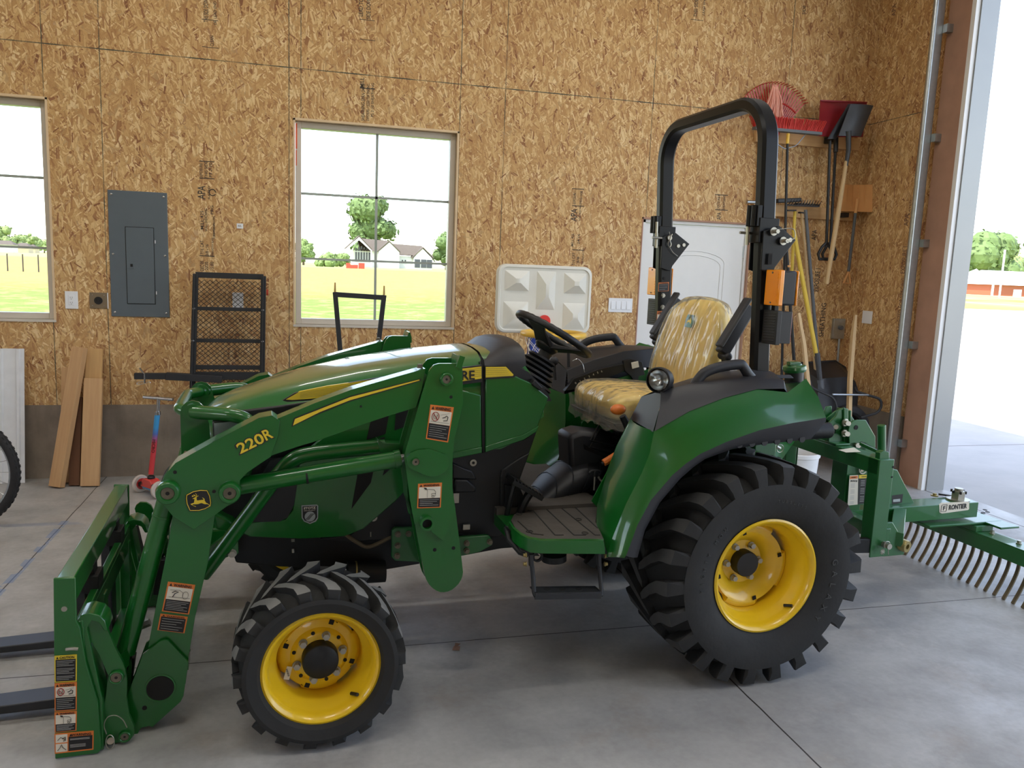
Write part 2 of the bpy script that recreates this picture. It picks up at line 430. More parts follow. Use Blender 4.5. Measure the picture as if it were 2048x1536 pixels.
t = NT('led'); t.b.inputs['Emission Color'].default_value = (1.0, .96, .9, 1); t.b.inputs['Emission Strength'].default_value = LED = 46.0; M['led'] = t.m
for lx, ly in ((-3.4, 1.2), (-.6, 1.2), (2.2, 1.2), (-3.4, 4.0), (-.6, 4.0), (2.2, 4.0)):
    r = empty('ceiling_light', (lx, ly, HT), 0, 'long white strip light mounted flat on the shop ceiling', 'ceiling light', 'strip lights on the ceiling')
    b = B('ceiling_white'); b.box((-.62, -.09, -.05), (.62, .09, -.001)); b.build('housing', r, bevel=.005)
    b = B('led'); b.box((-.6, -.06, -.062), (.6, .06, -.051)); b.build('diffuser', r)
b = B('concrete_floor'); b.box((WL - .2, WF - .2, -.2), (WR + .16, WB + .18, 0)); floor = struct(b.build('floor', smooth=0))
# roof with an eave over the doorway side (casts the shade on the apron)
plain('roofing', (90, 84, 78), .7)
b = B('roofing'); b.hexa([(WL - .7, WF - .8, HT + .16), (WR + .55, WF - .8, HT + .16), (WR + .55, WB + .7, HT + .16), (WL - .7, WB + .7, HT + .16), (WL - .7, WF - .8, HT + .4), (WR + .55, WF - .8, HT + .4), (WR + .55, WB + .7, HT + .4), (WL - .7, WB + .7, HT + .4)])
struct(b.build('trim_9', smooth=0))

# ---------------------------------------------------------------- windows
plain('window_bar', (160, 168, 160), .5)
def window(n, W, axis='x', at=WB, sgn=1, bars=True):
    u0, u1, z0, z1 = W; d = .06 * sgn
    def bx(b, a, c, za, zb, d0, d1):
        if axis == 'x': b.box((a, at + d0 * sgn, za), (c, at + d1 * sgn, zb))
        else: b.box((at + d0 * sgn, a, za), (at + d1 * sgn, c, zb))
    g = .003
    root = empty('window_%d' % n, (0, 0, 0)); struct(root)
    b = B('vinyl'); w = .045
    for a, c, za, zb in ((u0 + g, u0 + w, z0 + g, z1 - g), (u1 - w, u1 - g, z0 + g, z1 - g), (u0 + w, u1 - w, z0 + g, z0 + w), (u0 + w, u1 - w, z1 - w, z1 - g)): bx(b, a, c, za, zb, .05, .13)
    b.build('window_frame', root, bevel=.003)
    b = B('raw_wood')     # thin lining of the opening
    for a, c, za, zb in ((u0 - .012, u0 + g - .001, z0 - .01, z1 + .01), (u1 - g + .001, u1 + .012, z0 - .01, z1 + .01), (u0 - .012, u1 + .012, z1 - g + .001, z1 + .014)): bx(b, a, c, za, zb, -.004, .05)
    b.m('vinyl'); bx(b, u0 - .012, u1 + .012, z0 - .014, z0 + .002, -.008, .06)
    b.build('window_lining', root)
    if bars:
        b = B('window_bar'); zt = z1 - (z1 - z0) * .345; zm = z0 + (z1 - z0) * .307
        bx(b, (u0 + u1) / 2 - .0095, (u0 + u1) / 2 + .0095, z0 + w, z1 - w, .086, .094)
        bx(b, u0 + w, u1 - w, zt - .009, zt + .009, .086, .094); bx(b, u0 + w, u1 - w, z0 + (z1 - z0) * .333 - .008, z0 + (z1 - z0) * .333 + .008, .084, .096); b.build('muntin', root)
    b = B('glass'); bx(b, u0 + w - .01, u1 - w + .01, z0 + w - .01, z1 - w + .01, .088, .092); b.build('pane', root)
window(1, W1); window(2, W2)
plain('orange_paint', (226, 110, 70), .6)
b = B('orange_paint'); b.box((W2[0] + .004, WB + .047, 2.42), (W2[0] + .016, WB + .0495, 2.60)); b.box((W2[0] + .006, WB + .047, 2.30), (W2[0] + .013, WB + .0495, 2.41)); b.build('paint_mark', bpy.data.objects['window_2'])
for i, L in enumerate(LWIN): window(3 + i, L, 'y', WL, -1)
window(5, FD, 'x', WF, -1)

# ---------------------------------------------------------------- man door
root = empty('door_1'); struct(root)
b = B('white_paint'); x0, x1 = 2.735, 3.66; yd = WB + .035
b.box((x0, yd, .012), (x1, yd + .04, 2.03))
# embossed arched panel moulding
def ribbon(b, path, r): b.tube(path, r, 6)
cxp = (x0 + x1) / 2; aw = .29
pa = [(cxp - aw, yd, 1.12), (cxp - aw, yd, 1.72)] + [(cxp + aw * math.sin(R(a)), yd, 1.72 + .1 * math.cos(R(a))) for a in range(-90, 91, 15)][1:-1] + [(cxp + aw, yd, 1.72), (cxp + aw, yd, 1.12)]
for k in (0, .035):
    q = [((cxp + (p[0] - cxp) * (1 - k / aw)), yd, 1.4 + (p[2] - 1.4) * (1 - k / .42)) for p in pa]; b.tube(q + [q[0]], .005, 6)
    for (za, zb) in ((.2, .95),):
        b.tube([(cxp - aw + k, yd, za + k), (cxp - aw + k, yd, zb - k), (cxp + aw - k, yd, zb - k), (cxp + aw - k, yd, za + k)], .005, 6, closed=True)
b.build('door_panel', root)
b = B('galv'); 
for zz in (.28, 1.05, 1.78): b.box((x1 - .004, yd - .006, zz), (x1 + .018, yd + .004, zz + .1))
b.build('hinge', root)
b = B('white_paint'); b.box((2.703, WB + .02, 0), (2.733, WB + .12, 2.055)); b.box((3.664, WB + .02, 0), (3.687, WB + .12, 2.055)); b.box((2.703, WB + .02, 2.033), (3.687, WB + .12, 2.057)); b.build('door_frame', root)
b = B('brown_wood'); b.box((2.692, WB - .004, 0), (2.702, WB + .1, 2.072)); b.box((3.688, WB - .004, 0), (3.70, WB + .1, 2.072)); b.box((2.692, WB - .004, 2.058), (3.70, WB + .1, 2.072)); b.build('door_lining', root)
b = B('galv'); b.cyl((2.80, yd, 1.0), (2.80, yd - .05, 1.0), .012); b.sphere((2.80, yd - .06, 1.0), .028); b.build('door_knob', root)

# ---------------------------------------------------------------- garage doorway trim (right)
b = B('brown_wood'); b.box((WR - .045, 5.135, 0), (WR - .014, 5.36, GD[3] + .25)); struct(b.build('trim_1', smooth=0))
b = B('white_paint'); b.box((WR - .05, 5.095, 0), (WR - .012, 5.134, GD[3] + .2)); struct(b.build('trim_2', smooth=0))
b = B('grey_metal_trim'); b.box((WR - .011, 5.083, 0), (WR + .15, 5.099, GD[3])); b.box((WR - .011, GD[0] + .001, 0), (WR + .15, GD[0] + .01, GD[3])); b.box((WR - .011, GD[0] + .01, GD[3] - .02), (WR + .15, 5.083, GD[3] - .002)); struct(b.build('trim_3', smooth=0))
b = B('galv')
xt = WR - .13
for y0, y1 in ((5.345, 5.35), (5.385, 5.39)): b.box((xt - .03, y0, .05), (xt + .03, y1, HT - .02))
b.box((xt + .028, 5.345, .05), (xt + .033, 5.39, HT - .02)); b.cyl((xt - .03, 5.367, .05), (xt - .03, 5.367, HT - .02), .022, 14)
for zz in (.3, 1.1, 1.9, 2.7, 3.5): b.box((xt + .03, 5.30, zz), (WR - .046, 5.345, zz + .06))
tag(b.build('garage_door_track', smooth=30), 'galvanised vertical door track beside the open doorway', 'door track')
# ================================================================ OUTSIDE
def field_mat():
    t = NT('field'); p = t.pos(); x, y, z = t.sep(p)[:3]
    n = t.noise(p, .25, 5, .7); n2 = t.noise(p, 2.5, 5, .7); n3 = t.noise(t.map(p, sc=(1, .25, 1)), .12, 4, .6)
    green = t.mix(n2, lin((78, 112, 44)), lin((128, 148, 72)))
    bare = t.mix(n2, lin((150, 148, 88)), lin((186, 178, 128)))
    near = t.mix(t.rng(t.noise(p, .9, 5, .75), .5, .66, 0, .8), green, bare)
    dry = t.mix(t.noise(t.map(p, sc=(1, .4, 1)), .8, 5, .8), lin((136, 130, 62)), lin((176, 150, 92)))
    yw = t.math('ADD', y, t.math('MULTIPLY', t.math('SUBTRACT', n3, .5), 26))
    c = t.mix(t.rng(yw, 36, 56), near, dry)
    c = t.mix(t.rng(yw, 180, 215), c, t.mix(n, lin((120, 150, 70)), lin((180, 174, 120))))
    c = t.mix(t.rng(x, 60, 75), c, t.mix(t.rng(n3, .4, .6), lin((126, 146, 66)), lin((190, 180, 130))))
    t.set(c, .9); t.b.inputs['Specular IOR Level'].default_value = .1; M['field'] = t.m
field_mat()
def gravel_mat():
    t = NT('gravel'); p = t.pos(); n = t.noise(p, 60, 2); n2 = t.noise(p, .3, 4)
    t.set(t.mix(n2, t.mix(n, lin((150, 144, 134)), lin((196, 190, 178))), lin((182, 176, 164))), .9); t.b.inputs['Specular IOR Level'].default_value = .1; M['gravel'] = t.m
gravel_mat()
def apron_mat():
    t = NT('apron'); p = t.pos(); x, y, z = t.sep(p)[:3]; n = t.noise(p, 1.5, 6, .65)
    c = t.mix(n, lin((146, 146, 144)), lin((184, 182, 178)))
    j = t.math('MAXIMUM', t.math('LESS_THAN', t.math('ABSOLUTE', t.math('SUBTRACT', x, 8.6)), .01), t.math('LESS_THAN', t.math('ABSOLUTE', t.math('SUBTRACT', y, 6.6)), .008))
    t.set(t.mix(j, c, lin((80, 76, 72))), .8); M['apron'] = t.m
apron_mat()
def gz(y): return max(-.05, min(.75, (y - 50) / 210 * .75 - .05))
b = B('field'); rows = []
for y in (WB + .2, 12, 30, 50, 80, 120, 180, 260, 400, 900, 2500): rows.append([(x, y, gz(y)) for x in (-1500, -400, -100, -20, 5, 40, 120, 400, 2500)])
b.grid(rows); b.grid([[(x, y, -.05) for x in (WR + .2, 40, 120, 400, 2500)] for y in (-600, -50, WB + .2)]); b.grid([[(x, y, -.05) for x in (-1500, -100, WL - .2)] for y in (-600, -50, WB + .2)]); b.grid([[(x, y, -.05) for x in (WL - .2, WR + .2)] for y in (-600, -50, WF - .2)])
struct(b.build('ground_field', smooth=60))
b = B('gravel'); b.prism([(5.1, -60, -.045), (5.1, 9, -.045), (12, 14, -.045), (38, 46, -.045), (48, 52, -.045), (120, 30, -.045), (150, -60, -.045)], (0, 0, .02)); struct(b.build('ground_gravel', smooth=0))
b = B('apron'); b.box((WR + .165, -2, -.2), (15.2, 12, -.015)); struct(b.build('ground_apron', smooth=0))

plain('leaf_a', (92, 116, 62), .7, var=.25, vs=1.5); plain('leaf_b', (112, 134, 74), .7, var=.25, vs=1.5); plain('leaf_c', (122, 140, 84), .7, var=.2, vs=1.5)
plain('bark', (92, 76, 60), .9)
def crown_mesh(w, h, seed, blobs=14, leaves=900, lsz=.5, flat=1.0):
    """foliage: many small leaf clumps spread over a lumpy crown"""
    rnd = random.Random(seed); b = B(); vs = []; fs = []
    cs = []
    for i in range(blobs):
        a = rnd.random() * 2 * math.pi; zz = rnd.random() ** .8; rr = (rnd.random() ** .6) * .36 * w * (1.05 - .65 * abs(zz - .35)) ; cs.append((rr * math.cos(a), rr * math.sin(a) * .8, h * (.16 + .68 * zz), w * rnd.uniform(.14, .24)))
    cs.append((0, 0, h * .55, w * .28))
    for i in range(leaves):
        c = cs[rnd.randrange(len(cs))]; d = Vector((rnd.gauss(0, 1), rnd.gauss(0, 1), rnd.gauss(0, 1))).normalized()
        p = Vector(c[:3]) + Vector((d.x, d.y, d.z * flat)) * c[3] * rnd.uniform(.75, 1.08); s = lsz * rnd.uniform(.6, 1.4)
        u = d.orthogonal().normalized(); u.rotate(Quaternion(d, rnd.random() * 6.28)); n2 = (d + Vector((rnd.uniform(-.6, .6), rnd.uniform(-.6, .6), rnd.uniform(-.3, .8)))).normalized(); w2 = n2.cross(u).normalized(); o = len(vs)
        vs += [p + u * s, p + w2 * s * .7, p - u * s, p - w2 * s * .7]; fs.append((o, o + 1, o + 2, o + 3))
    return vs, fs, cs
def tree(name, loc, w, h, seed, mat, label, group=None, leaves=900, lsz=.5, trunk=.16, cat='tree'):
    root = empty(name, loc, 0, label, cat, group)
    vs, fs, cs = crown_mesh(w, h, seed, leaves=leaves, lsz=lsz)
    b = B(mat); b.add(vs, fs)
    for c in cs: b.sphere(c[:3], c[3] * .84, 9, 6)
    b.build('foliage', root, recalc=False, smooth=0)
    b = B('bark'); b.tube([(0, 0, 0), (0, .1, h * .3), (0, 0, h * .6)], [w * .045, w * .035, w * .015], 8); b.build('trunk', root)
    return root
def far(px, py, D):          # point on the horizon band at distance D (depth Y)
    return onY(px, py, D)
def on_field(px, D): p = onY(px, 530, D); return (p.x, D, gz(D) - .02)
def wpx(px0, px1, D): return abs(onY(px1, 530, D).x - onY(px0, 530, D).x)
# big tree behind the house, tree by the right edge of the window, bushes
tree('leafy_tree', on_field(742, 300), 23, 26.5, 3, 'leaf_a', 'large round leafy tree rising behind the white house', leaves=2600, lsz=.75)
tree('leafy_tree', on_field(893, 270), 11.5, 13, 5, 'leaf_a', 'leafy tree cut off by the right edge of the centre window', leaves=1500, lsz=.45)
tree('conifer_tree', on_field(607, 250), 7.5, 8, 8, 'leaf_b', 'small pointed tree at the left edge of the centre window', leaves=1000, lsz=.35)
for i, (px, D, w, h, lb) in enumerate([(681, 238, 6.5, 4.2, 'low bush left of the white house, nearest its porch'), (655, 225, 7.5, 3.4, 'low wide bush between the small pointed tree and the house bush'), (4, 520, 15, 17, 'tree crown at the far left edge of the left window'), (28, 560, 14, 11, 'second tree from the left edge in the left window'), (52, 610, 12, 12, 'middle tree in the row seen through the left window'), (66, 580, 9, 14, 'taller tree right of the middle of the left window row'), (76, 640, 8, 13, 'narrow tree in the left window row, second from its right end'), (90, 690, 13, 11, 'low tree nearest the frame at the right end of the left window row')]):
    tree('distant_tree', on_field(px, D), w, h, 20 + i, 'leaf_c' if i > 1 else 'leaf_b', lb, 'trees and bushes on the horizon', leaves=500, lsz=w * .05)
# yard trees through the big door
for i, (px, py0, D, w, h, m, lb) in enumerate([(1962, 560, 165, 20, 14.5, 'leaf_a', 'big dark green tree beyond the yard, left of the brown barn'), (1938, 560, 195, 10, 10, 'leaf_b', 'pale tree at the left end of the row beyond the doorway'), (1990, 560, 180, 15, 15, 'leaf_c', 'hazy tree crown just above the barn roof'), (2015, 560, 200, 13, 13.5, 'leaf_c', 'hazy tree behind the middle of the barn roof'), (2042, 560, 220, 13, 12.5, 'leaf_b', 'yellow green tree at the right edge of the photo behind the barn')]):
    p = onY(px, 566, D); tree('yard_tree', (p.x, D, -.1), w, h, 50 + i, m, lb, 'trees beyond the yard', leaves=1300, lsz=w * .03)
# barn
plain('barn_wall', (150, 84, 60), .8, var=.05); plain('white_metal', (226, 228, 230), .5); plain('house_white', (214, 214, 212), .7, var=.03); plain('shingle', (86, 78, 70), .85, var=.1, vs=3); plain('dark_window', (52, 58, 66), .25); plain('rail_black', (58, 52, 50), .6)
pL = onY(1986, 566, 130); pr = empty('barn', (pL.x, 130, -.1), 0, 'long low brown barn with a white metal roof beyond the yard', 'barn')
b = B('barn_wall'); b.box((0, 0, 0), (34, 12, 2.6)); b.build('wall', pr, smooth=0)
b = B('white_metal'); b.prism([(-.6, -.6, 2.5), (-.6, 12.6, 2.5), (1.5, 6, 5.6)], (.1, 0, 0)); b.hexa([(-.6, -.6, 2.5), (35, -.6, 2.5), (35, 12.6, 2.5), (-.6, 12.6, 2.5), (3, 5.8, 5.4), (35, 5.8, 5.4), (35, 6.2, 5.4), (3, 6.2, 5.4)]); b.build('roof', pr, smooth=0)
b = B('white_metal'); b.box((-.2, -.1, 0), (.3, 0, 2.5)); b.build('corner_trim', pr, smooth=0)
b = B('white_metal'); b.box((5.2, -.1, 0), (7.2, 0, 1.7)); b.build('door', pr, smooth=0)
b = B('white_metal'); pp = onY(2002, 566, 112); b.cyl((pp.x, 112, -.1), (pp.x, 112, 8.2), .16, 10); tag(b.build('utility_pole'), 'pale thin pole standing in front of the barn', 'pole')
# house, seen through the centre window (local x to the right, depth y)
hb = onY(692, 530, 260); HW = wpx(692, 868, 260)
hs = HW / 176.0     # metres per photo pixel at the house
hr = empty('farm_house', (hb.x, 260, gz(260) - .05), 0, 'white farmhouse with grey shingle roof, gabled porch and garage', 'house')
def hx(px): return (px - 692) * hs
def hz(py, px=780): return (535 + (px - 780) * .039 - py) * hs
b = B('house_white')
b.box((hx(708), 3, 0), (hx(795), 14, hz(502))); b.box((hx(795), 5, 0), (hx(868), 14, hz(511, 830)))
b.prism([(hx(756), 0, 0), (hx(797), 0, 0), (hx(797), 0, hz(502)), (hx(777), 0, hz(483)), (hx(756), 0, hz(502))], (0, 6, 0))
b.prism([(hx(828), 2, 0), (hx(866), 2, 0), (hx(866), 2, hz(514, 840)), (hx(845), 2, hz(494, 840)), (hx(828), 2, hz(514, 840))], (0, 6, 0)); b.build('wall', hr, smooth=0)
def gable_roof(b, x0, x1, y0, y1, ze, zr):   # ridge along depth
    xm = (x0 + x1) / 2; t = .35
    b.hexa([(x0, y0, ze), (xm, y0, zr), (xm, y1, zr), (x0, y1, ze), (x0, y0, ze + t), (xm, y0, zr + t), (xm, y1, zr + t), (x0, y1, ze + t)])
    b.hexa([(xm, y0, zr), (x1, y0, ze), (x1, y1, ze), (xm, y1, zr), (xm, y0, zr + t), (x1, y0, ze + t), (x1, y1, ze + t), (xm, y1, zr + t)])
b = B('shingle')
b.hexa([(hx(722), 2, hz(502)), (hx(800), 2, hz(502)), (hx(800), 9, hz(502)), (hx(722), 9, hz(502)), (hx(716), 8.5, hz(476)), (hx(778), 8.5, hz(479)), (hx(778), 9, hz(479)), (hx(716), 9, hz(476))])
b.hexa([(hx(790), 4, hz(507, 810)), (hx(871), 4, hz(512, 870)), (hx(871), 14, hz(512, 870)), (hx(790), 14, hz(507, 810)), (hx(778), 9, hz(484)), (hx(850), 9, hz(489, 850)), (hx(850), 9.5, hz(489, 850)), (hx(778), 9.5, hz(484))])
gable_roof(b, hx(754), hx(799), -.3, 8, hz(503), hz(482)); gable_roof(b, hx(825), hx(869), 1.7, 9, hz(515, 840), hz(494, 840)); gable_roof(b, hx(691), hx(742), -1, 9, hz(500), hz(475)); b.build('roof', hr, smooth=0)
b = B('house_white'); xm = hx(716.5)
b.hexa([(hx(691), -1.15, hz(501)), (xm, -1.15, hz(476)), (xm, -1, hz(476)), (hx(691), -1, hz(501)), (hx(691), -1.15, hz(504)), (xm, -1.15, hz(482)), (xm, -1, hz(482)), (hx(691), -1, hz(504))])
b.hexa([(hx(742), -1.15, hz(501)), (xm, -1.15, hz(476)), (xm, -1, hz(476)), (hx(742), -1, hz(501)), (hx(742), -1.15, hz(504)), (xm, -1.15, hz(482)), (xm, -1, hz(482)), (hx(742), -1, hz(504))])
for px in (699, 741): b.box((hx(px) - .2, -1, 0), (hx(px) + .2, -.6, hz(501)))
b.build('porch', hr, smooth=0)
b = B('dark_window')
for i in range(6):
    px = 711 + i * 5.3; top = 497 - (6 - abs(i - 2) * 3 if i < 5 else 0)
    b.box((hx(px), 2.8, hz(524)), (hx(px + 3.2), 3.05, hz(505))); b.box((hx(px), 2.8, hz(503)), (hx(px + 3.2), 3.05, hz(499 - max(0, 3 - abs(i - 2)) * 2)))
for px in (806, 812): b.box((hx(px), 4.8, hz(525, 810)), (hx(px + 2.5), 5.05, hz(518, 810)))
b.build('window', hr, smooth=0)
b = B('dark_window')
for px in (830, 843, 855): b.box((hx(px), 1.8, hz(534, 840)), (hx(px + 11), 2.05, hz(517, 840)))
b.build('garage_door', hr, smooth=0)
plain('red_paint_far', (186, 60, 40), .6)
b = B('red_paint_far'); p = onY(706, 527, 200); b.box((p.x - 1.6, 200, gz(200)), (p.x + 1.2, 201, gz(200) + .9)); b.box((p.x - 1.6, 200, gz(200) + .9), (p.x - .6, 201, gz(200) + 1.3)); b.box((p.x + 1.4, 200, gz(200)), (p.x + 2.8, 201, gz(200) + 1.4)); tag(b.build('farm_wagon', smooth=0), 'small red farm wagon in front of the white house', 'wagon')
# thin wire fence posts further out in left window
for i, px in enumerate((14, 45, 76)):
    p = onY(px, 512, 70); b = B('rail_black'); b.cyl((p.x, 70, gz(70) - .05), (p.x, 70, gz(70) + 1.35), .05, 8)
    tag(b.build('fence_post'), 'thin fence post in the dry field, %s of three in the left window' % ('leftmost', 'middle', 'rightmost')[i], 'post', 'field fence posts')
plain('far_house', (206, 186, 160), .7)
for i, (px, w, h) in enumerate(((3, 11, 3.8), (44, 7, 3.2), (63, 4.5, 2.8))):
    Dh = (470, 492, 520)[i]; p = on_field(px, Dh); b = B('white_metal' if i == 0 else 'far_house'); b.box((p[0] - w / 2, Dh, p[2]), (p[0] + w / 2, Dh + 8, p[2] + h)); b.m('shingle'); b.hexa([(p[0] - w / 2 - 1, Dh -1, p[2] + h), (p[0] + w / 2 + 1, Dh -1, p[2] + h), (p[0] + w / 2 + 1, Dh + 9, p[2] + h), (p[0] - w / 2 - 1, Dh + 9, p[2] + h), (p[0] - w / 2 + 2, Dh + 4, p[2] + h + 2.2), (p[0] + w / 2 - 2, Dh + 4, p[2] + h + 2.2), (p[0] + w / 2 - 2, Dh + 4.2, p[2] + h + 2.2), (p[0] - w / 2 + 2, Dh + 4.2, p[2] + h + 2.2)])
    tag(b.build('distant_house', smooth=0), ('long white distant building at the left edge of the left window', 'tan distant house left of the middle of the left window', 'tan distant house right of the middle of the left window')[i], 'house', 'distant houses')
# ================================================================ THINGS ON AND BY THE BACK WALL
plain('panel_grey', (94, 104, 112), .42, .2, var=.03)
plain('chrome', (196, 198, 200), .2, .95, var=.03)
plain('steel_plate', (150, 136, 116), .35, .8)
plain('black_plastic', (24, 24, 27), .45, var=.1)
plain('black_paint', (15, 15, 17), .36, coat=.0, spec=.3, var=.05)
plain('plastic_white', (232, 234, 238), .35, var=.02)
plain('black_steel', (46, 47, 50), .55, .2, var=.15)
def wood(name, c1, c2, axis='z'):
    t = NT(name); v = t.obj(); sc = {'z': (22, 22, 1.6), 'x': (1.6, 22, 22), 'y': (22, 1.6, 22)}[axis]
    n = t.noise(t.map(v, sc=sc), 1.6, 5, .6); k = t.noise(t.map(v, sc=tuple(max(1, s * .16) for s in sc)), 4.5, 2)
    c = t.mix(n, lin(c1), lin(c2)); c = t.mix(t.rng(k, .70, .76, 0, .55), c, lin((110, 68, 40)))
    t.set(c, .65); t.bump(n, .1, .003); M[name] = t.m
wood('pine', (176, 132, 88), (214, 176, 128)); wood('pine_b', (186, 142, 92), (220, 182, 122)); wood('stained', (84, 54, 34), (112, 74, 48)); wood('pine_x', (184, 142, 94), (214, 178, 128), 'x'); wood('handle_wood', (182, 150, 106), (206, 178, 134))
yw = WB - .0005
# --- breaker panel
r = empty('breaker_panel', (0, 0, 0), 0, 'grey metal electrical breaker panel mounted between the windows', 'electrical panel')
x0, x1, z0, z1 = -1.317, -.933, 1.167, 2.045
b = B('panel_grey'); b.box((x0, yw - .008, z0), (x1, yw, z1)); b.build('cover', r, bevel=.003)
b = B('panel_grey'); dx0, dx1, dz0, dz1 = -1.208, -1.028, 1.262, 1.795
b.box((dx0, yw - .013, dz0), (dx1, yw - .009, dz1)); d = b.build('panel_door', r, bevel=.002)
b = B('dark_gap'); b.box((dx0 - .004, yw - .0095, dz0 - .004), (dx1 + .004, yw - .0082, dz1 + .004)); b.build('door_gap', d)
b = B('panel_grey'); b.box((dx0 + .002, yw - .018, 1.508), (dx0 + .05, yw - .0132, 1.55)); b.m('dark_gap'); b.box((dx0 + .026, yw - .0195, 1.52), (dx0 + .042, yw - .018, 1.54)); b.build('latch', d)
b = B('plastic_white'); 
for zz in (1.33, 1.69): b.box((dx1 + .008, yw - .012, zz), (dx1 + .013, yw - .008, zz + .022))
b.build('hinge_tab', r)
for xx in (x0 + .025, x1 - .022):
    for zz in (z0 + .03, 1.605, z1 - .03):
        b = B('chrome'); b.sphere((xx, yw - .009, zz), .009, 10, 6, (1, .6, 1)); b.build('screw', r)
def plate(name, cx, cz, w, h, mat, label, cat, axis='y', at=None, grp=None):
    r = empty(name, (0, 0, 0), 0, label, cat, grp); b = B(mat)
    if axis == 'y': b.box((cx - w / 2, yw - .007, cz - h / 2), (cx + w / 2, yw, cz + h / 2))
    b.build('cover_plate', r, bevel=.002); return r
def P2(px, py): p = onY(px, py, WB); return p.x, p.z
cx, cz = P2(143.5, 600); r = plate('wall_outlet', cx, cz, .082, .122, 'plastic_white', 'white double wall outlet right of the left window', 'outlet')
b = B('plastic_white'); b.box((cx - .017, yw - .011, cz - .034), (cx + .017, yw - .007, cz + .034)); b.build('socket', r, bevel=.001)
b = B('dark_gap')
for s in (-1, 1):
    for k in (-.006, .006): b.box((cx + k - .001, yw - .0118, cz + s * .017 - .004), (cx + k + .001, yw - .011, cz + s * .017 + .005))
    b.box((cx - .002, yw - .0118, cz + s * .017 - .012), (cx + .002, yw - .011, cz + s * .017 - .008))
b.build('slots', r)
cx, cz = P2(197.5, 601); r = plate('range_outlet', cx, cz, .115, .112, 'steel_plate', 'round black high voltage outlet in a square steel plate', 'outlet')
b = B('black_plastic'); b.cyl((cx, yw - .007, cz), (cx, yw - .014, cz), .027, 24); b.build('socket', r)
b = B('dark_gap')
for k in (-.011, .011): b.box((cx + k - .0015, yw - .0152, cz - .004), (cx + k + .0015, yw - .014, cz + .008))
b.build('slots', r)
for s in (-1, 1):
    for q in (-1, 1): b = B('chrome'); b.sphere((cx + s * .038, yw - .008, cz + q * .036), .003, 8, 5); b.build('screw', r)
b = B('plastic_white'); b.box((cx + .058, yw - .012, cz - .056), (cx + .062, yw, cz + .056)); b.build('edge_strip', r)
cx, cz = P2(476, 601); r = plate('wall_outlet', cx, cz, .076, .116, 'plastic_white', 'white wall outlet seen through the black mesh of the cargo carrier', 'outlet')
b = B('plastic_white'); b.box((cx - .017, yw - .011, cz - .034), (cx + .017, yw - .007, cz + .034)); b.build('socket', r, bevel=.001)
cx, cz = P2(1240.5, 610.5); r = plate('light_switch', cx, cz, .212, .116, 'plastic_white', 'white wall plate with four light switches beside the door', 'light switch')
for k in range(4):
    x = cx - .069 + k * .046; b = B('plastic_white'); b.hexa([(x - .0165, yw - .0075, cz - .033), (x + .0165, yw - .0075, cz - .033), (x + .0165, yw - .006, cz + .033), (x - .0165, yw - .006, cz + .033), (x - .0165, yw - .0145, cz - .033), (x + .0165, yw - .0145, cz - .033), (x + .0165, yw - .009, cz + .033), (x - .0165, yw - .009, cz + .033)]); b.build('rocker', r, bevel=.0008)
cx, cz = P2(480, 452); b = B('plastic_white'); b.box((cx - .022, yw - .004, cz - .018), (cx + .022, yw, cz + .018)); b.m('dark_gap'); b.text('BEL', (cx, yw - .0042, cz), (1, 0, 0), (0, 0, 1), .012); tag(b.build('wall_tag', smooth=0), 'tiny white paper tag stapled to the wall above the cargo carrier', 'tag')
# --- printed sheathing stamps (writing on the wall)
plain('ink', (62, 54, 50), .8)
def stamp(px, y0, y1, y=WB, parts=()):
    """ink print running up the sheet: parts = (py, dx, string, height)"""
    b = B('ink')
    for (ppx, py, s, h, w) in parts:
        p = onY(ppx, py, y); b.text(s, (p.x, y - .0006, p.z), (0, 0, 1), (-1, 0, 0), h, w, ex=.0003, bold=.01)
    return b
b = stamp(410, 0, 0, parts=[(403, 385, 'APA', .052, .095), (418, 385, 'RATED', .014, .09), (404, 440, 'MILL 425', .022, .13), (412, 440, 'WALL SHEATHING', .018, .16), (424, 420, 'PRG', .02, .06), (428, 455, 'SIZED FOR SPACING', .014, .16), (404, 495, '7/16 CAT', .024, .1), (414, 500, '3/8 - 16', .022, .08), (425, 495, 'STRENGTH AXIS', .013, .14), (404, 532, 'DEC 09', .026, .07), (413, 532, '2020', .022, .06), (424, 532, '15:00', .022, .06), (402, 340, 'EXPOSURE 1', .02, .12), (412, 340, 'THIS SIDE', .02, .12), (421, 340, 'PS 2-10', .02, .1)])
for py in (323, 357, 512): p = onY(414, py, WB); b.box((p.x - .05, WB - .001, p.z - .003), (p.x + .05, WB - .0002, p.z + .003))
p = onY(425, 385, WB); b.tube([q for q in arc((p.x, WB - .001, p.z), (1, 0, 0), (0, 0, 1), .022, 0, 330, 20)], .003, 6)
p = onY(428, 460, WB); b.box((p.x - .002, WB - .001, p.z - .045), (p.x + .002, WB - .0002, p.z + .045))
b.build('ink_stamp', wall_back)
b = stamp(0, 0, 0, parts=[(412, 20, 'THIS SIDE DOWN', .03, .16), (430, 20, 'OR LEAD END TO', .02, .2), (424, 82, 'CLEAN', .022, .07), (737, 15, 'SIDE DOWN', .03, .16), (722, 15, 'LEAD TO', .03, .12), (1392, 10, 'THIS SIDE UP', .03, .18), (1408, 12, 'LEAD END', .02, .14), (1608, 20, 'SIDE', .03, .07)])
for px, py in ((420, 40), (421, 95), (734, 40), (735, 80), (1394, 40)): p = onY(px, py, WB); b.box((p.x - .055, WB - .001, p.z - .002), (p.x + .055, WB - .0002, p.z + .002))
b.build('ink_stamp', wall_back)
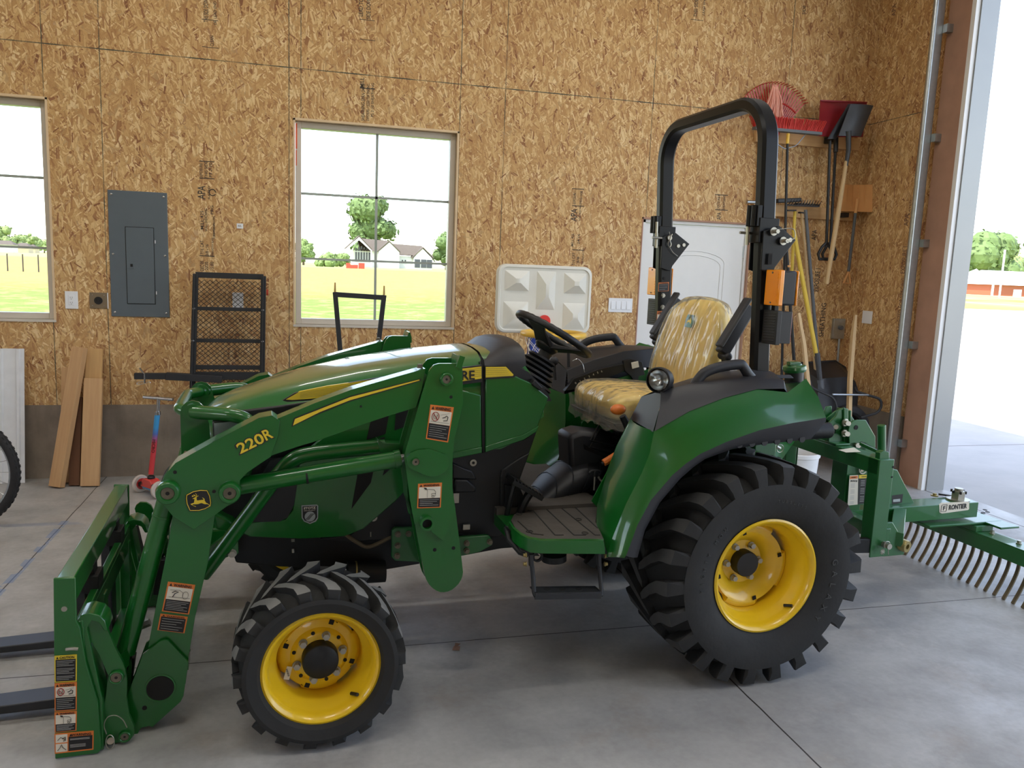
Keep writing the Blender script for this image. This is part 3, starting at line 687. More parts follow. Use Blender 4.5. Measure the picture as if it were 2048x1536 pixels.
b = stamp(0, 0, 0, parts=[(726, 205, 'SHEATHING SPAN 24/16', .026, .26), (736, 205, 'EXPOSURE 1 SIZED FOR SPACING', .02, .26), (745, 200, 'PS 2-10 SHEATHING', .02, .24), (724, 165, 'MILL', .03, .07)])
p = onY(735, 177, WB); b.box((p.x - .055, WB - .001, p.z - .003), (p.x + .055, WB - .0002, p.z + .003)); b.build('ink_stamp', wall_back)
b = stamp(0, 0, 0, parts=[(1148, 430, 'APA', .052, .1), (1160, 425, 'RATED SHEATHING', .014, .13), (1149, 395, 'EXPOSURE 1', .022, .1), (1162, 395, 'PRG-108', .02, .1), (1147, 518, '7/16 CAT', .024, .1), (1156, 520, '3/8', .022, .05), (1166, 512, 'STRENGTH', .014, .12), (1145, 480, 'MILL 425', .02, .1), (1157, 478, '24/16', .02, .08)])
for py in (378, 412, 500): p = onY(1156, py, WB); b.box((p.x - .05, WB - .001, p.z - .003), (p.x + .05, WB - .0002, p.z + .003))
b.build('ink_stamp', wall_back)
b = stamp(0, 0, 0, parts=[(1437, 405, 'EXPOSURE 1', .024, .12), (1448, 405, 'SHEATHING', .02, .12), (1438, 432, 'APA', .04, .06), (1628, 470, 'APA', .045, .09), (1634, 560, 'EXPOSURE 1', .05, .2), (1645, 640, 'SHEATHING', .05, .3)])
for py in (390, 420): p = onY(1443, py, WB); b.box((p.x - .06, WB - .001, p.z - .003), (p.x + .06, WB - .0002, p.z + .003))
b.build('ink_stamp', wall_back)
plain('faint_ink', (118, 88, 70), .8)
b = B('faint_ink')
for px, py, s, h, w in ((1813, 440, 'APA', .05, .1), (1820, 415, 'RATED', .02, .12), (1808, 520, 'EXPOSURE 1', .05, .22), (1803, 600, 'SIZED FOR SPACING', .05, .36), (1796, 680, 'SHEATHING', .04, .3), (1788, 20, 'APA', .05, .1)):
    p = onX(px, py, WR); b.text(s, (WR - .0006, p.y, p.z), (0, 0, 1), (0, 1, 0), h, w, ex=.0003, bold=.01)
b.build('ink_stamp', wall_right)

# --- lumber, leaning on the wall
def lean_board(name, pb, ptop, w, t, mat, label, side=(1, 0, 0), group='loose boards leaning on the back wall'):
    """pb: centre of the foot on the floor (wall side edge of its underside), ptop: centre of the top"""
    pb = Vector(pb); pt = Vector(ptop); d = (pt - pb); L = d.length; o = bpy.data.objects
    b = B(mat); b.box((-w / 2, -t / 2, 0), (w / 2, t / 2, L)); ob = b.build(name, bevel=.002)
    z = d.normalized(); x = Vector(side); x = (x - z * x.dot(z)).normalized(); y = z.cross(x)
    # lift so that the lowest corner touches the floor
    low = min((x * sx * w / 2 + y * sy * t / 2).z for sx in (-1, 1) for sy in (-1, 1)); pb.z = -low + .0005
    ob.matrix_world = Matrix(((x.x, y.x, z.x, pb.x), (x.y, y.y, z.y, pb.y), (x.z, y.z, z.z, pb.z), (0, 0, 0, 1)))
    tag(ob, label, 'board', group); return ob
lean_board('lumber_board', (-1.640, 5.915, 0), (-1.505, 6.09, .945), .095, .045, 'pine', 'long tan board leaning steeply to the right, frontmost on the left', (1, -.5, 0))
lean_board('lumber_board', (-1.605, 6.04, 0), (-1.60, 6.155, .80), .08, .035, 'pine', 'short board mostly hidden behind the slanted tan board')
lean_board('lumber_board', (-1.535, 5.95, 0), (-1.53, 6.075, .60), .07, .035, 'stained', 'dark brown stained board between the pale boards', (1, -.1, 0))
lean_board('lumber_board', (-1.447, 6.0, 0), (-1.425, 6.15, .935), .105, .037, 'pine_b', 'tall pale yellow board behind the shorter right board')
lean_board('lumber_board', (-1.432, 5.92, 0), (-1.417, 6.06, .735), .118, .037, 'pine', 'shorter tan board in front at the right end of the lumber')
# --- white ribbed metal panel at far left
r = empty('roofing_panel', (-2.02, 6.06, 0), 0, 'white ribbed metal panel leaning on the wall at the left edge', 'metal panel')
b = B('white_metal'); w = .145; row0 = []; row1 = []
xs = [-.55, -.52, -.51, -.49, -.48] + [-.33, -.32, -.305, -.295] + [-.15, -.14, -.125, -.115] + [-.02, -.01, .005, .015] + [.09, .097, .112, .12, .1425]
zz = [0] * len(xs)
for i in range(len(xs)): zz[i] = -.012 if (i % 4) in (2, 3) else 0
front = [(x, y, .003) for x, y in zip(xs, zz)]; top = [(x, y + .118, .93) for x, y in zip(xs, zz)]
fb = [(x, y + .003, .003) for x, y in zip(xs, zz)]; tb = [(x, y + .121, .93) for x, y in zip(xs, zz)]
b.grid([front, top, tb, fb, front]); b.build('ribbed_sheet', r, smooth=0)
# --- bicycle wheel at the left edge
plain('tire_rubber', (40, 40, 42), .75, var=.15, bump=.4, bs=80)
r = empty('bicycle', (0, 0, 0), 0, 'bicycle at the left edge, only its knobbly tyre in view', 'bicycle')
c = Vector((-1.905, 5.12, .333)); ax = Vector((.25, 1, 0)).normalized()
wr = empty('wheel', (0, 0, 0)); wr.parent = r
b = B('tire_rubber'); u = ax.cross(Vector((0, 0, 1))).normalized(); pts = arc(c, u, Vector((0, 0, 1)), .305, 0, 360, 56)[:-1]; b.tube(pts, .026, 12, closed=True)
for i in range(56):
    a = 2 * math.pi * i / 56
    for s in (-1, 0, 1): b.obox(c + (u * math.cos(a) + Vector((0, 0, 1)) * math.sin(a)) * (.33 - abs(s) * .006) + ax * s * .014, ax, (u * math.cos(a) + Vector((0, 0, 1)) * math.sin(a)), (u * -math.sin(a) + Vector((0, 0, 1)) * math.cos(a)), .009, .008, .016)
b.build('tire', wr); b = B('galv'); b.tube(arc(c, u, Vector((0, 0, 1)), .278, 0, 360, 48)[:-1], .011, 8, closed=True); b.build('rim', wr)
b = B('chrome'); b.cyl(c - ax * .045, c + ax * .045, .02, 14)
for i in range(24):
    a = 2 * math.pi * i / 24; b.cyl(c + ax * (.03 if i % 2 else -.03), c + (u * math.cos(a) + Vector((0, 0, 1)) * math.sin(a)) * .272, .0012, 5)
b.build('spokes', wr)
plain('bike_paint', (150, 30, 34), .3, coat=.5)
b = B('bike_paint')
for s in (-.055, .055): b.tube([c + ax * s, c + ax * s + Vector((-.06, 0, .32)), c + ax * s * .4 + Vector((-.11, 0, .42))], .013, 10)
hd = c + Vector((-.12, 0, .46)); b.cyl(hd - Vector((-.01, 0, .06)), hd + Vector((-.03, 0, .1)), .02, 12)
bb = c + Vector((-.62, -.02, -.04)); st = bb + Vector((-.14, 0, .42)); rw = c + Vector((-1.02, 0, 0))
b.cyl(hd, bb, .016); b.cyl(hd + Vector((-.02, 0, .08)), st, .015); b.cyl(bb, st, .015); b.cyl(bb, rw, .009); b.cyl(st, rw, .009)
b.build('frame', r)
b = B('black_plastic'); hb2 = hd + Vector((-.05, 0, .18)); b.cyl(hd + Vector((-.03, 0, .1)), hb2, .012); b.cyl(hb2 - ax * .28, hb2 + ax * .28, .012); b.build('handlebar', r)
b = B('black_plastic'); b.cyl(st, st + Vector((-.03, 0, .1)), .012); b.obox(st + Vector((-.03, 0, .12)), (1, 0, 0), (0, 1, 0), (0, 0, 1), .24, .12, .05); b.build('saddle', r, bevel=.02)
w2 = empty('wheel', (0, 0, 0)); w2.parent = r
b = B('tire_rubber'); b.tube([p - c + rw for p in pts], .026, 12, closed=True); b.build('tire', w2)
b = B('chrome')
for i in range(24): a = 2 * math.pi * i / 24; b.cyl(rw + ax * (.03 if i % 2 else -.03), rw + (u * math.cos(a) + Vector((0, 0, 1)) * math.sin(a)) * .285, .0012, 5)
b.build('spokes', w2)
# --- scooter
plain('scoot_red', (214, 66, 62), .35, coat=.3); plain('scoot_blue', (62, 150, 210), .35, coat=.3); plain('wheel_clear', (206, 196, 188), .3, var=.05)
def scoot_tube():
    t = NT('scoot_tube'); z = t.sep(t.pos())[2]
    t.set(t.ramp(t.rng(z, .1, .62), [(0, (214, 66, 62)), (.5, (206, 62, 74)), (.62, (84, 112, 186)), (.7, (62, 150, 210)), (1, (62, 160, 216))]), .35); M['scoot_tube'] = t.m
scoot_tube()
ys = 5.66
r = empty('kick_scooter', (-.95, ys, 0), 0, 'childs three wheel scooter with blue to red stem and chrome T handle', 'scooter')
def SP(px, py, y=ys): return onY(px, py, y) - Vector((-.95, ys, 0))
p0 = SP(302, 948); p1 = SP(315, 826); p2 = SP(317, 798)
b = B('scoot_tube'); b.cyl(p0, p1, .017, 18); b.build('stem', r)
b = B('chrome'); b.cyl(p1 - Vector((0, 0, .02)), p2, .012, 16); b.cyl(p1 - Vector((0, 0, .012)), p1 + Vector((0, 0, .012)), .02, 16); b.build('inner_stem', r)
q0 = SP(287, 794, ys + .04); q1 = SP(346, 799, ys - .04); b = B('chrome'); b.cyl(q0, q1, .011, 14); b.build('handlebar', r)
b = B('dark_gap'); mm = p0.lerp(p1, .42); b.text('MICRO', mm + Vector((.002, -.0175, .02)), (-.09, 0, -1), (1, 0, -.09), .02, .09); b.build('stem_lettering', r)
sb = empty('base', (p0.x, 0, 0), R(-50)); sb.parent = r
b = B('scoot_red'); b.loft([[(0 + sx, sy, zz_) for sx, sy in ((-w_, -.035), (w_, -.035), (w_, .035), (-w_, .035))] for zz_, w_ in ((.115, .035), (.105, .05), (.075, .075), (.055, .08))]); b.build('front_housing', sb, bevel=.006)
b = B('black_plastic'); b.cyl((0, 0, .11), (0 + .002, 0, .135), .024, 16)
for s in (-1, 1): b.obox((0 + s * .075, -.005, .07), (1, 0, -.35 * s), (0, 1, 0), (0, 0, 1), .07, .06, .035)
b.build('wheel_bracket', sb, bevel=.008)
b = B('scoot_blue'); b.obox((0 - .01, .02, .055), (1, 0, 0), (0, 1, 0), (0, 0, 1), .12, .1, .03); b.obox((0 + .03, .2, .055), (1, 0, 0), (-.06, 1, 0), (0, 0, 1), .11, .34, .022); b.build('deck', sb, bevel=.01)
for s in (-1, 1):
    w_ = empty('front_wheel', (0, 0, 0)); w_.parent = sb; cc = Vector((0 + s * .118, -.01, .0605))
    axd = Vector((1, -.1 * s, 0)).normalized()
    b = B('wheel_clear'); b.lathe(cc, axd, [(.038, -.013), (.056, -.012), (.06, -.006), (.06, .006), (.056, .012), (.038, .013)], 32, True); b.build('tire', w_)
    b = B('scoot_red'); b.cyl(cc - axd * .011, cc + axd * .011, .038, 24); b.m('black_plastic'); b.cyl(cc - axd * .02, cc + axd * .02, .014, 12); b.build('hub', w_)
w_ = empty('rear_wheel', (0, 0, 0)); w_.parent = sb; cc = Vector((0 + .055, .40, .045)); b = B('wheel_clear'); b.lathe(cc, (1, 0, 0), [(.01, -.012), (.043, -.012), (.045, 0), (.043, .012), (.01, .012)], 24, True); b.build('tire', w_)
b = B('black_plastic'); b.obox((0 + .055, .375, .095), (1, 0, 0), (0, 1, -.3), (0, 0, 1), .06, .1, .01); b.build('brake_fender', sb)
# --- hitch cargo carrier standing on end
r = empty('hitch_cargo_carrier', (0, 0, 0), 0, 'black steel mesh cargo carrier standing on end against the wall', 'cargo carrier')
yc = 6.08
def CP(px, py, y=yc): return onY(px, py, y)
x0c = CP(388, 545).x + .012; x1c = CP(530, 548).x - .01; zt = CP(388, 545).z
def cf(s, z, d=0): return Vector(((x0c - .045 * (1 - (z / zt))) * (1 - s) + (x1c - .02 * (1 - z / zt)) * s, yc - .17 * (1 - z / zt) + d, z))
b = B('black_steel')
for s in (0, 1): b.beam(cf(s, .02), cf(s, zt - .01), .035, .05, (0, 1, 0)); b.beam(cf(s, .02, -.04), cf(s, zt - .01, -.04), .006, .05, (0, 1, 0))
for z, hh in ((zt - .015, .04), (1.245, .025), (1.02, .025), (.83, .03), (.77, .055), (.3, .03), (.04, .04)): b.beam(cf(0, z), cf(1, z), hh, .03, (0, 1, 0))
b.build('frame', r, bevel=.002)
b = B('black_steel'); z = .04; pitch = .0335; n = int((zt - .06) / pitch)
W_ = x1c - x0c; dx = .036; 
k = int(W_ / dx)
def mesh_pt(i, j): s = i / (2.0 * k); return cf(min(1, max(0, s)), .04 + j * pitch, .012)
for j in range(n):
    for i in range(k):
        a = mesh_pt(2 * i, j + .5); t_ = mesh_pt(2 * i + 1, j + 1); c_ = mesh_pt(2 * i + 2, j + .5); d_ = mesh_pt(2 * i + 1, j)
        for p, q in ((a, t_), (t_, c_), (c_, d_), (d_, a)): 
            b.tube([p, q], .0022, 3, caps=False)
b.build('mesh_grate', r, smooth=0)
b = B('black_steel'); y0 = yc - .13; h0 = CP(269, 752, y0); h1 = CP(384, 758, y0); hm = CP(335, 752, y0)
b.beam(h0, hm, .042, .042); b.beam(hm - Vector((.01, 0, 0)), h1 + Vector((.2, .0, 0)), .05, .05); b.build('hitch_bar', r, bevel=.003)
b = B('chrome'); hp = CP(289, 753, y0 - .02); b.tube([hp + Vector((-.03, 0, .06)), hp + Vector((-.008, 0, .028)), hp + Vector((0, 0, .02)), hp + Vector((0, 0, -.045))], .006, 10)
b.tube(smoothp([hp + Vector((0, -.008, -.035)), hp + Vector((-.04, -.008, -.04)), hp + Vector((-.045, -.008, -.055)), hp + Vector((0, -.008, -.048)), hp + Vector((.03, -.008, -.035)), hp + Vector((.04, -.008, -.045))], 5), .0022, 6); b.build('hitch_pin', r)
for s in (0, 1):
    for z in (1.245, 1.02, .77): b = B('chrome'); b.sphere(cf(s, z, -.045 if s == 0 else -.03), .009, 10, 6, (1, .6, 1)); b.build('bolt', r)
b = B('red_paint_far'); q = CP(533, 585); b.cyl(q + Vector((0, .01, 0)), q + Vector((.012, .01, 0)), .022, 14); b.build('reflector', r)
# --- black U frame in front of window
r = empty('steel_stand', (0, 0, 0), 0, 'black steel frame with two upright pins standing before the window', 'frame stand')
yk = 5.6; b = B('black_steel'); 
tl = onY(670, 590, yk); tr = onY(768, 596, yk); bl = onY(680, 702, yk); br = onY(757, 690, yk)
dl = (bl - tl) / (tl.z - bl.z); dr = (br - tr) / (tr.z - br.z)
b.beam(tl + Vector((0, 0, .02)), tl + dl * tl.z, .032, .032, (0, 1, 0)); b.beam(tr + Vector((0, 0, .02)), tr + dr * tr.z, .032, .032, (0, 1, 0))
cl = onY(673, 589, yk); cr = onY(764, 595, yk); b.beam(cl, cr, .03, .034)
for z in (.35,): b.beam(tl + dl * (tl.z - z), tr + dr * (tr.z - z), .03, .03)
for q in (tl + dl * (tl.z - .018), tr + dr * (tr.z - .018)): b.beam(q + Vector((0, -.25, 0)), q + Vector((0, .25, 0)), .04, .035)
b.build('frame', r, bevel=.002)
plain('brass', (190, 160, 110), .35, .8)
for q in (tl, tr): b = B('brass'); b.cyl(q + Vector((0, 0, .02)), q + Vector((0, 0, .085)), .008, 10, .005); b.build('pin', r)
# --- toy basketball hoop
plain('board_white', (222, 220, 210), .4, coat=.2, var=.02); plain('toy_red', (214, 52, 48), .35, coat=.3); plain('toy_yellow', (230, 184, 66), .4, coat=.2); plain('toy_blue', (36, 66, 160), .4, coat=.2); plain('net_white', (220, 214, 200), .7)
yh = 5.62; r = empty('toy_basketball_hoop', (0, yh, 0), 0, 'childs basketball hoop with white moulded backboard, yellow rim and blue post', 'basketball hoop')
A = onY(993, 528, yh); Bq = onY(1183, 533, yh); Cq = onY(1178, 670, yh); D_ = onY(990, 663, yh)
xa, xb = (A.x + D_.x) / 2 + .005, (Bq.x + Cq.x) / 2; za, zb = (D_.z + Cq.z) / 2, (A.z + Bq.z) / 2
def rrect(x0, x1, z0, z1, rr, y, n=6):
    o = []
    for cx_, cz_, a0 in ((x1 - rr, z1 - rr, 0), (x0 + rr, z1 - rr, 90), (x0 + rr, z0 + rr, 180), (x1 - rr, z0 + rr, 270)):
        for i in range(n + 1): a = R(a0 + 90 * i / n); o.append(Vector((cx_ + rr * math.cos(a), y, cz_ + rr * math.sin(a))))
    return o
b = B('board_white')
b.loft([rrect(xa + .008, xb - .008, za + .008, zb - .008, .06, .05), rrect(xa, xb, za, zb, .065, .035), rrect(xa, xb, za, zb, .065, -.01), rrect(xa + .006, xb - .006, za + .006, zb - .006, .062, -.02), rrect(xa + .02, xb - .02, za + .02, zb - .02, .055, -.022), rrect(xa + .026, xb - .026, za + .026, zb - .026, .05, -.012)])
Wd = xb - xa; Hd = zb - za
def pyr(x0, x1, z0, z1, dz, ix, iz, rr=False):   # pyramid pushed into the board, drawn as raised rim walls sloping inward
    cx_, cz_ = (x0 + x1) / 2, (z0 + z1) / 2; y0 = -.0125; y1 = -.0125 - dz
    t4 = [(cx_ - ix, y1, cz_ - iz), (cx_ + ix, y1, cz_ - iz), (cx_ + ix, y1, cz_ + iz), (cx_ - ix, y1, cz_ + iz)]; q4 = [(x0, y0, z0), (x1, y0, z0), (x1, y0, z1), (x0, y0, z1)]
    b.hexa(q4 + t4)
fx = lambda f: xa + Wd * f
fz = lambda f: zb - Hd * f
for x0, x1, z0, z1, ix, iz in ((.075, .33, .385, .09, .018, .016), (.70, .94, .40, .10, .018, .016), (.07, .33, .93, .54, .02, .02), (.70, .94, .93, .54, .02, .02), (.41, .61, .65, .085, .012, .045)):
    pyr(fx(x0), fx(x1), fz(z0), fz(z1), .042, ix, iz)
b.build('backboard', r, smooth=30)
b = B('toy_red'); rc = onY(1088, 642, yh - .03); b.cyl((rc.x, -.03, rc.z), (rc.x, -.05, rc.z), .045, 24); b.box((rc.x - .03, -.05, rc.z - .05), (rc.x + .03, -.02, rc.z)); b.build('rim_clip', r, bevel=.004)
b = B('toy_yellow'); rcx, rz = rc.x + .0, rc.z - .075; b.tube([q for q in arc((rcx, -.27, rz), (1, 0, 0), (0, 1, 0), .215, 0, 360, 40)][:-1], .02, 12, closed=True); b.box((rcx - .05, -.08, rz - .03), (rcx + .05, .02, rz + .03)); b.build('hoop_rim', r)
b = B('net_white')
for i in range(12):
    for s in (-1, 1):
        pts = []
        for k in range(6):
            a = R(i * 30 + s * k * 15); rr = .205 - .012 * k; pts.append((rcx + rr * math.cos(a), -.27 + rr * math.sin(a), rz - .01 - .045 * k))
        b.tube(pts, .0025, 4)
b.build('net', r)
b = B('toy_blue'); px_ = onY(1062, 690, yh).x + .03; b.box((px_ - .035, .0, .2), (px_ + .035, .09, za + .02)); b.box((rcx - .05, .045, za - .05), (rcx + .05, .06, za + .2)); b.box((px_ - .04, .03, za - .06), (rcx + .04, .08, za)); b.build('post', r, bevel=.006)
b = B('toy_blue'); b.loft([[(px_ + sx * w_, .05 + sy * w_, z_) for sx, sy in ((-1, -1), (1, -1), (1, 1), (-1, 1))] for z_, w_ in ((.004, .27), (.1, .27), (.2, .1), (.24, .06))]); b.build('base', r, bevel=.02)

# ================================================================ TOOLS IN THE RIGHT CORNER
plain('tool_red', (188, 40, 36), .4, coat=.2); plain('dark_red', (140, 30, 40), .4, coat=.3); plain('bristle_red', (196, 50, 42), .7); plain('shovel_grey', (74, 76, 80), .5, .4, var=.15, vs=8); plain('tool_orange', (216, 160, 100), .5); plain('tool_yellow', (214, 184, 72), .45); plain('tool_black', (30, 31, 34), .45); plain('tool_grey', (88, 92, 96), .5); plain('pinkish', (226, 160, 140), .6); plain('dirt_steel', (64, 60, 58), .6, .5, var=.3, vs=20); plain('bucket_white', (228, 228, 226), .45)
def Q(px, py, y): return onY(px, py, y)
b = B('pine_x'); p = Q(1508, 262, WB); q = Q(1718, 300, WB); b.box((p.x, WB - .04, 2.74), (4.66, WB - .0015, 2.84)); tag(b.build('tool_rail', bevel=.002), 'upper pine board screwed to the wall holding the tools', 'rail', 'tool rails on the back wall')
b = B('pine_x'); b.box((3.68, WB - .04, 2.14), (4.66, WB - .0015, 2.24)); tag(b.build('tool_rail', bevel=.002), 'lower pine board screwed to the wall above the leaning tools', 'rail', 'tool rails on the back wall')
b = B('pine_x'); b.box((3.705, WB - .04, 2.25), (3.745, WB - .0015, 2.735)); tag(b.build('tool_rail_upright', bevel=.002), 'narrow upright strip joining the two tool rails beside the door', 'rail')
# leaf rake (red plastic fan), head up
r = empty('leaf_rake', (0, 0, 0), 0, 'red plastic fan leaf rake hung head up near the ceiling', 'rake')
yr = 6.122; hc = Q(1541, 285, yr)
b = B('tool_red'); n = 25
for i in range(n):
    s = i / (n - 1); a = R(-40 + 80 * s); d = Vector((math.sin(a), 0, math.cos(a))); L = .44 + .035 * math.sin(math.pi * s)
    p0 = hc + d * .12; p1 = hc + d * L; b.beam(p0, p1, .0095, .004, (0, 1, 0)); b.beam(p1, p1 + d * .012 + Vector((.0, -.05, -.01)), .006, .004, (1, 0, 0))
b.tube([hc + Vector((math.sin(R(a)), -.004, math.cos(R(a)))) * .33 for a in range(-40, 41, 4)], .006, 6)
b.prism([hc + Vector((math.sin(R(a)), 0, math.cos(R(a)))) * .16 for a in range(-36, 37, 6)] + [hc + Vector((.035, 0, -.05)), hc + Vector((-.035, 0, -.05))], (0, .008, 0)); b.build('rake_head', r)
b = B('handle_wood'); b.cyl(hc + Vector((0, .0, .02)), hc + Vector((.0, .012, -1.35)), .013, 10); b.build('handle', r)
# pinkish rope mop hanging over the rake
b = B('pinkish'); mc = Q(1550, 172, yr - .06); rnd = random.Random(3)
for i in range(26):
    s = rnd.uniform(-1, 1); e = mc + Vector((s * .11, rnd.uniform(-.02, .02), -.22 - rnd.random() * .08)); m_ = mc + Vector((s * .07, -.03 * rnd.random(), -.13)); b.tube(smoothp([mc + Vector((s * .02, 0, .0)), m_, e], 5), .007, 5)
mp = empty('rope_mop', (0, 0, 0), 0, 'pale pink string mop hanging in front of the red leaf rake', 'mop'); b.build('strands', mp)
b = B('pinkish'); b.cyl(mc + Vector((0, 0, .01)), mc + Vector((.0, .02, -.03)), .02, 10); b.build('clamp', mp)
# push broom, bristles up
r = empty('push_broom', (0, 0, 0), 0, 'push broom with red bristles and black pole hung beside the roll bar', 'broom')
yb_ = 5.93; L0 = Q(1508, 256, yb_); L1 = Q(1640, 268, yb_)
b = B('tool_grey'); b.beam(L0, L1, .06, .022); b.build('broom_block', r)
b = B('bristle_red'); d = L1 - L0; rnd = random.Random(5)
for i in range(110):
    for k in range(3):
        s = (i + rnd.random()) / 110; p = L0 + d * s + Vector((0, (k - 1) * .018, .012)); b.tube([p, p + Vector(((s - .5) * .07 + rnd.uniform(-.006, .012), (k - 1) * .012 + rnd.uniform(-.01, .01), .088 + rnd.uniform(-.006, .004)))], .0032, 4, caps=False)
b.build('bristles', r)
b = B('tool_black'); pt = Q(1575, 285, yb_ - .03); pb_ = Q(1580, 720, yb_ - .03); b.cyl(pt, Vector((pb_.x + .02, pb_.y + .05, .02)), .011, 12); b.m('toy_yellow'); b.cyl(pt + Vector((0, 0, -.01)), pt + Vector((0, 0, .07)), .014, 12); b.build('pole', r)
b = B('galv'); q0 = Q(1612, 268, yb_); q1 = Q(1592, 292, yb_ - .02); q2 = Q(1570, 298, yb_ - .03); b.tube(rounded([q0, q1, q2], .03), .004, 8); b.tube(rounded([Q(1540, 258, yb_), Q(1556, 290, yb_ - .02), q2], .03), .004, 8); b.build('brace', r)
# red snow shovel and flat grey shovel
r = empty('snow_shovel', (0, 0, 0), 0, 'dark red snow shovel blade hung high in the corner', 'shovel')
def sheet(b, corners, bow, th=.006, n=8, m=5, axis=Vector((0, -1, 0))):
    """curved plate through 4 corners (tl,tr,br,bl), bowed along axis"""
    tl, tr_, br_, bl = [Vector(c) for c in corners]; rows = []
    for j in range(m + 1):
        v = j / m; rows.append([tl.lerp(tr_, i / n).lerp(bl.lerp(br_, i / n), v) + axis * bow * (1 - (2 * i / n - 1) ** 2) * (.6 + .4 * math.sin(math.pi * v)) for i in range(n + 1)])
    back = [[p - axis * th for p in row] for row in rows]; b.grid(rows); b.grid(back)
    b.grid([rows[0], back[0]]); b.grid([rows[-1], back[-1]]); b.grid([[r_[0] for r_ in rows], [r_[0] for r_ in back]]); b.grid([[r_[-1] for r_ in rows], [r_[-1] for r_ in back]])
yz = 6.02; b = B('dark_red'); sheet(b, (Q(1641, 200, yz), Q(1734, 204, yz), Q(1726, 274, yz - .03), Q(1637, 272, yz - .03)), -.05); b.beam(Q(1641, 201, yz), Q(1734, 205, yz), .012, .01); b.build('blade', r)
b = B('tool_black'); p = Q(1672, 280, yz); p2 = Q(1661, 485, yz); b.cyl(p, p2, .012, 12); b.cyl(p, p + Vector((0, -.01, -.1)), .02, 12)
b.build('shaft', r); b = B('tool_black'); b.tube([p2 + Vector(v) for v in ((0, 0, 0), (-.04, 0, -.04), (-.07, 0, -.10), (-.055, 0, -.14), (.055, 0, -.14), (.07, 0, -.10), (.04, 0, -.04), (0, 0, 0))], .013, 8); b.build('grip', r)
r = empty('snow_pusher', (0, 0, 0), 0, 'black shaft with a D grip hanging against the red snow shovel', 'shovel')
y3 = 5.96; b = B('tool_black'); p = Q(1660, 282, y3); p2 = Q(1653, 485, y3); b.cyl(p, p2, .012, 12); b.tube([p2 + Vector(v) for v in ((0, 0, 0), (-.04, 0, -.04), (-.07, 0, -.10), (-.055, 0, -.14), (.055, 0, -.14), (.07, 0, -.10), (.04, 0, -.04), (0, 0, 0))], .013, 8); b.build('shaft', r); b = B('tool_black'); sheet(b, (Q(1697, 208, y3), Q(1710, 208, y3), Q(1672, 278, y3), Q(1655, 278, y3)), .01); b.build('blade', r)
r = empty('flat_shovel', (0, 0, 0), 0, 'grey steel square shovel with pale wooden handle, blade up in the corner', 'shovel')
y4 = 5.90; b = B('shovel_grey'); sheet(b, (Q(1701, 208, y4), Q(1747, 211, y4), Q(1722, 273, y4), Q(1677, 272, y4)), .03); b.build('blade', r)
b = B('shovel_grey'); p = Q(1697, 262, y4 - .02); p1 = Q(1697, 300, y4); p2 = Q(1692, 332, y4); b.tube([p, p1, p2], [.022, .02, .016], 12); b.build('socket', r)
b = B('handle_wood'); p3 = Q(1653, 568, y4); b.tube([p2 + Vector((0, 0, .04)), p2.lerp(p3, .5), p3], [.0155, .021, .018], 12); b.build('handle', r)
# orange grain scoop
r = empty('scoop_shovel', (0, 0, 0), 0, 'orange ribbed plastic scoop shovel hanging from the lower rail', 'shovel')
y5 = 6.08; b = B('tool_orange'); sheet(b, (Q(1688, 369, y5), Q(1750, 369, y5), Q(1746, 424, y5 - .03), Q(1682, 422, y5 - .03)), -.03)
for k in range(5): f_ = .12 + .19 * k; b.beam(Q(1690, 370, y5).lerp(Q(1750, 370, y5), f_) + Vector((0, .01, 0)), Q(1684, 422, y5).lerp(Q(1746, 423, y5), f_) + Vector((0, -.005, 0)), .006, .006, (0, 1, 0))
b.build('blade', r); b = B('tool_grey'); p = Q(1711, 426, y5 - .02); p2 = Q(1697, 543, y5 - .02); b.cyl(p, p2, .013, 12); b.build('shaft', r)
b = B('tool_orange'); b.cyl(p + Vector((0, -.01, .12)), p, .014, 10); b.build('shaft_socket', r); b = B('tool_orange'); b.tube([p2 + Vector(v) for v in ((.002, 0, .0), (-.01, 0, -.03), (-.038, 0, -.1), (.03, 0, -.105), (.012, 0, -.03), (.0, 0, 0))], .009, 8); b.build('grip', r)
b = B('tool_black')
for px, py in ((1660, 282), (1716, 272), (1690, 430), (1600, 412)): p = Q(px, py, 6.13); 
p = Q(1690, 428, 6.12); b.box((p.x - .03, 6.09, p.z - .03), (p.x + .02, 6.148, p.z + .01)); tag(b.build('tool_clip', bevel=.003), 'small black clip on the lower rail under the orange scoop', 'clip', 'tool clips')
p = Q(1662, 280, 6.12); b = B('tool_black'); b.box((p.x - .05, 6.06, p.z - .03), (p.x + .03, 6.148, p.z + .02)); tag(b.build('tool_clip', bevel=.003), 'black clip on the upper rail holding the shovel shafts', 'clip', 'tool clips')
# garden rake / hoe heads on lower rail with leaning handles
def polet(name, p0, p1, r_, mat, label, cat, head=None, grp='long handled tools leaning in the corner', ext=None):
    rt = empty(name, (0, 0, 0), 0, label, cat, grp); b = B(mat); b.cyl(p0, p1, r_, 10); b.build('handle', rt)
    if head: head(rt)
    return rt
def steel_head(px0, py0, px1, py1, y, tines):
    def f(rt):
        b = B('dirt_steel'); a = Q(px0, py0, y); c_ = Q(px1, py1, y); b.beam(a, c_, .03, .012)
        if tines:
            for i in range(12): q = a.lerp(c_, (i + .5) / 12); b.tube([q, q + Vector((0, -.03, .012)), q + Vector((.005, -.05, .045))], [.004, .004, .002], 5)
        b.build('rake_head' if tines else 'hoe_blade', rt)
    return f
polet('bow_rake', Q(1611, 420, 5.98), Q(1637, 735, 5.80), .014, 'tool_grey', 'dark blue grey handled bow rake, its toothed head up on the rail', 'rake', steel_head(1572, 410, 1637, 413, 5.99, True))
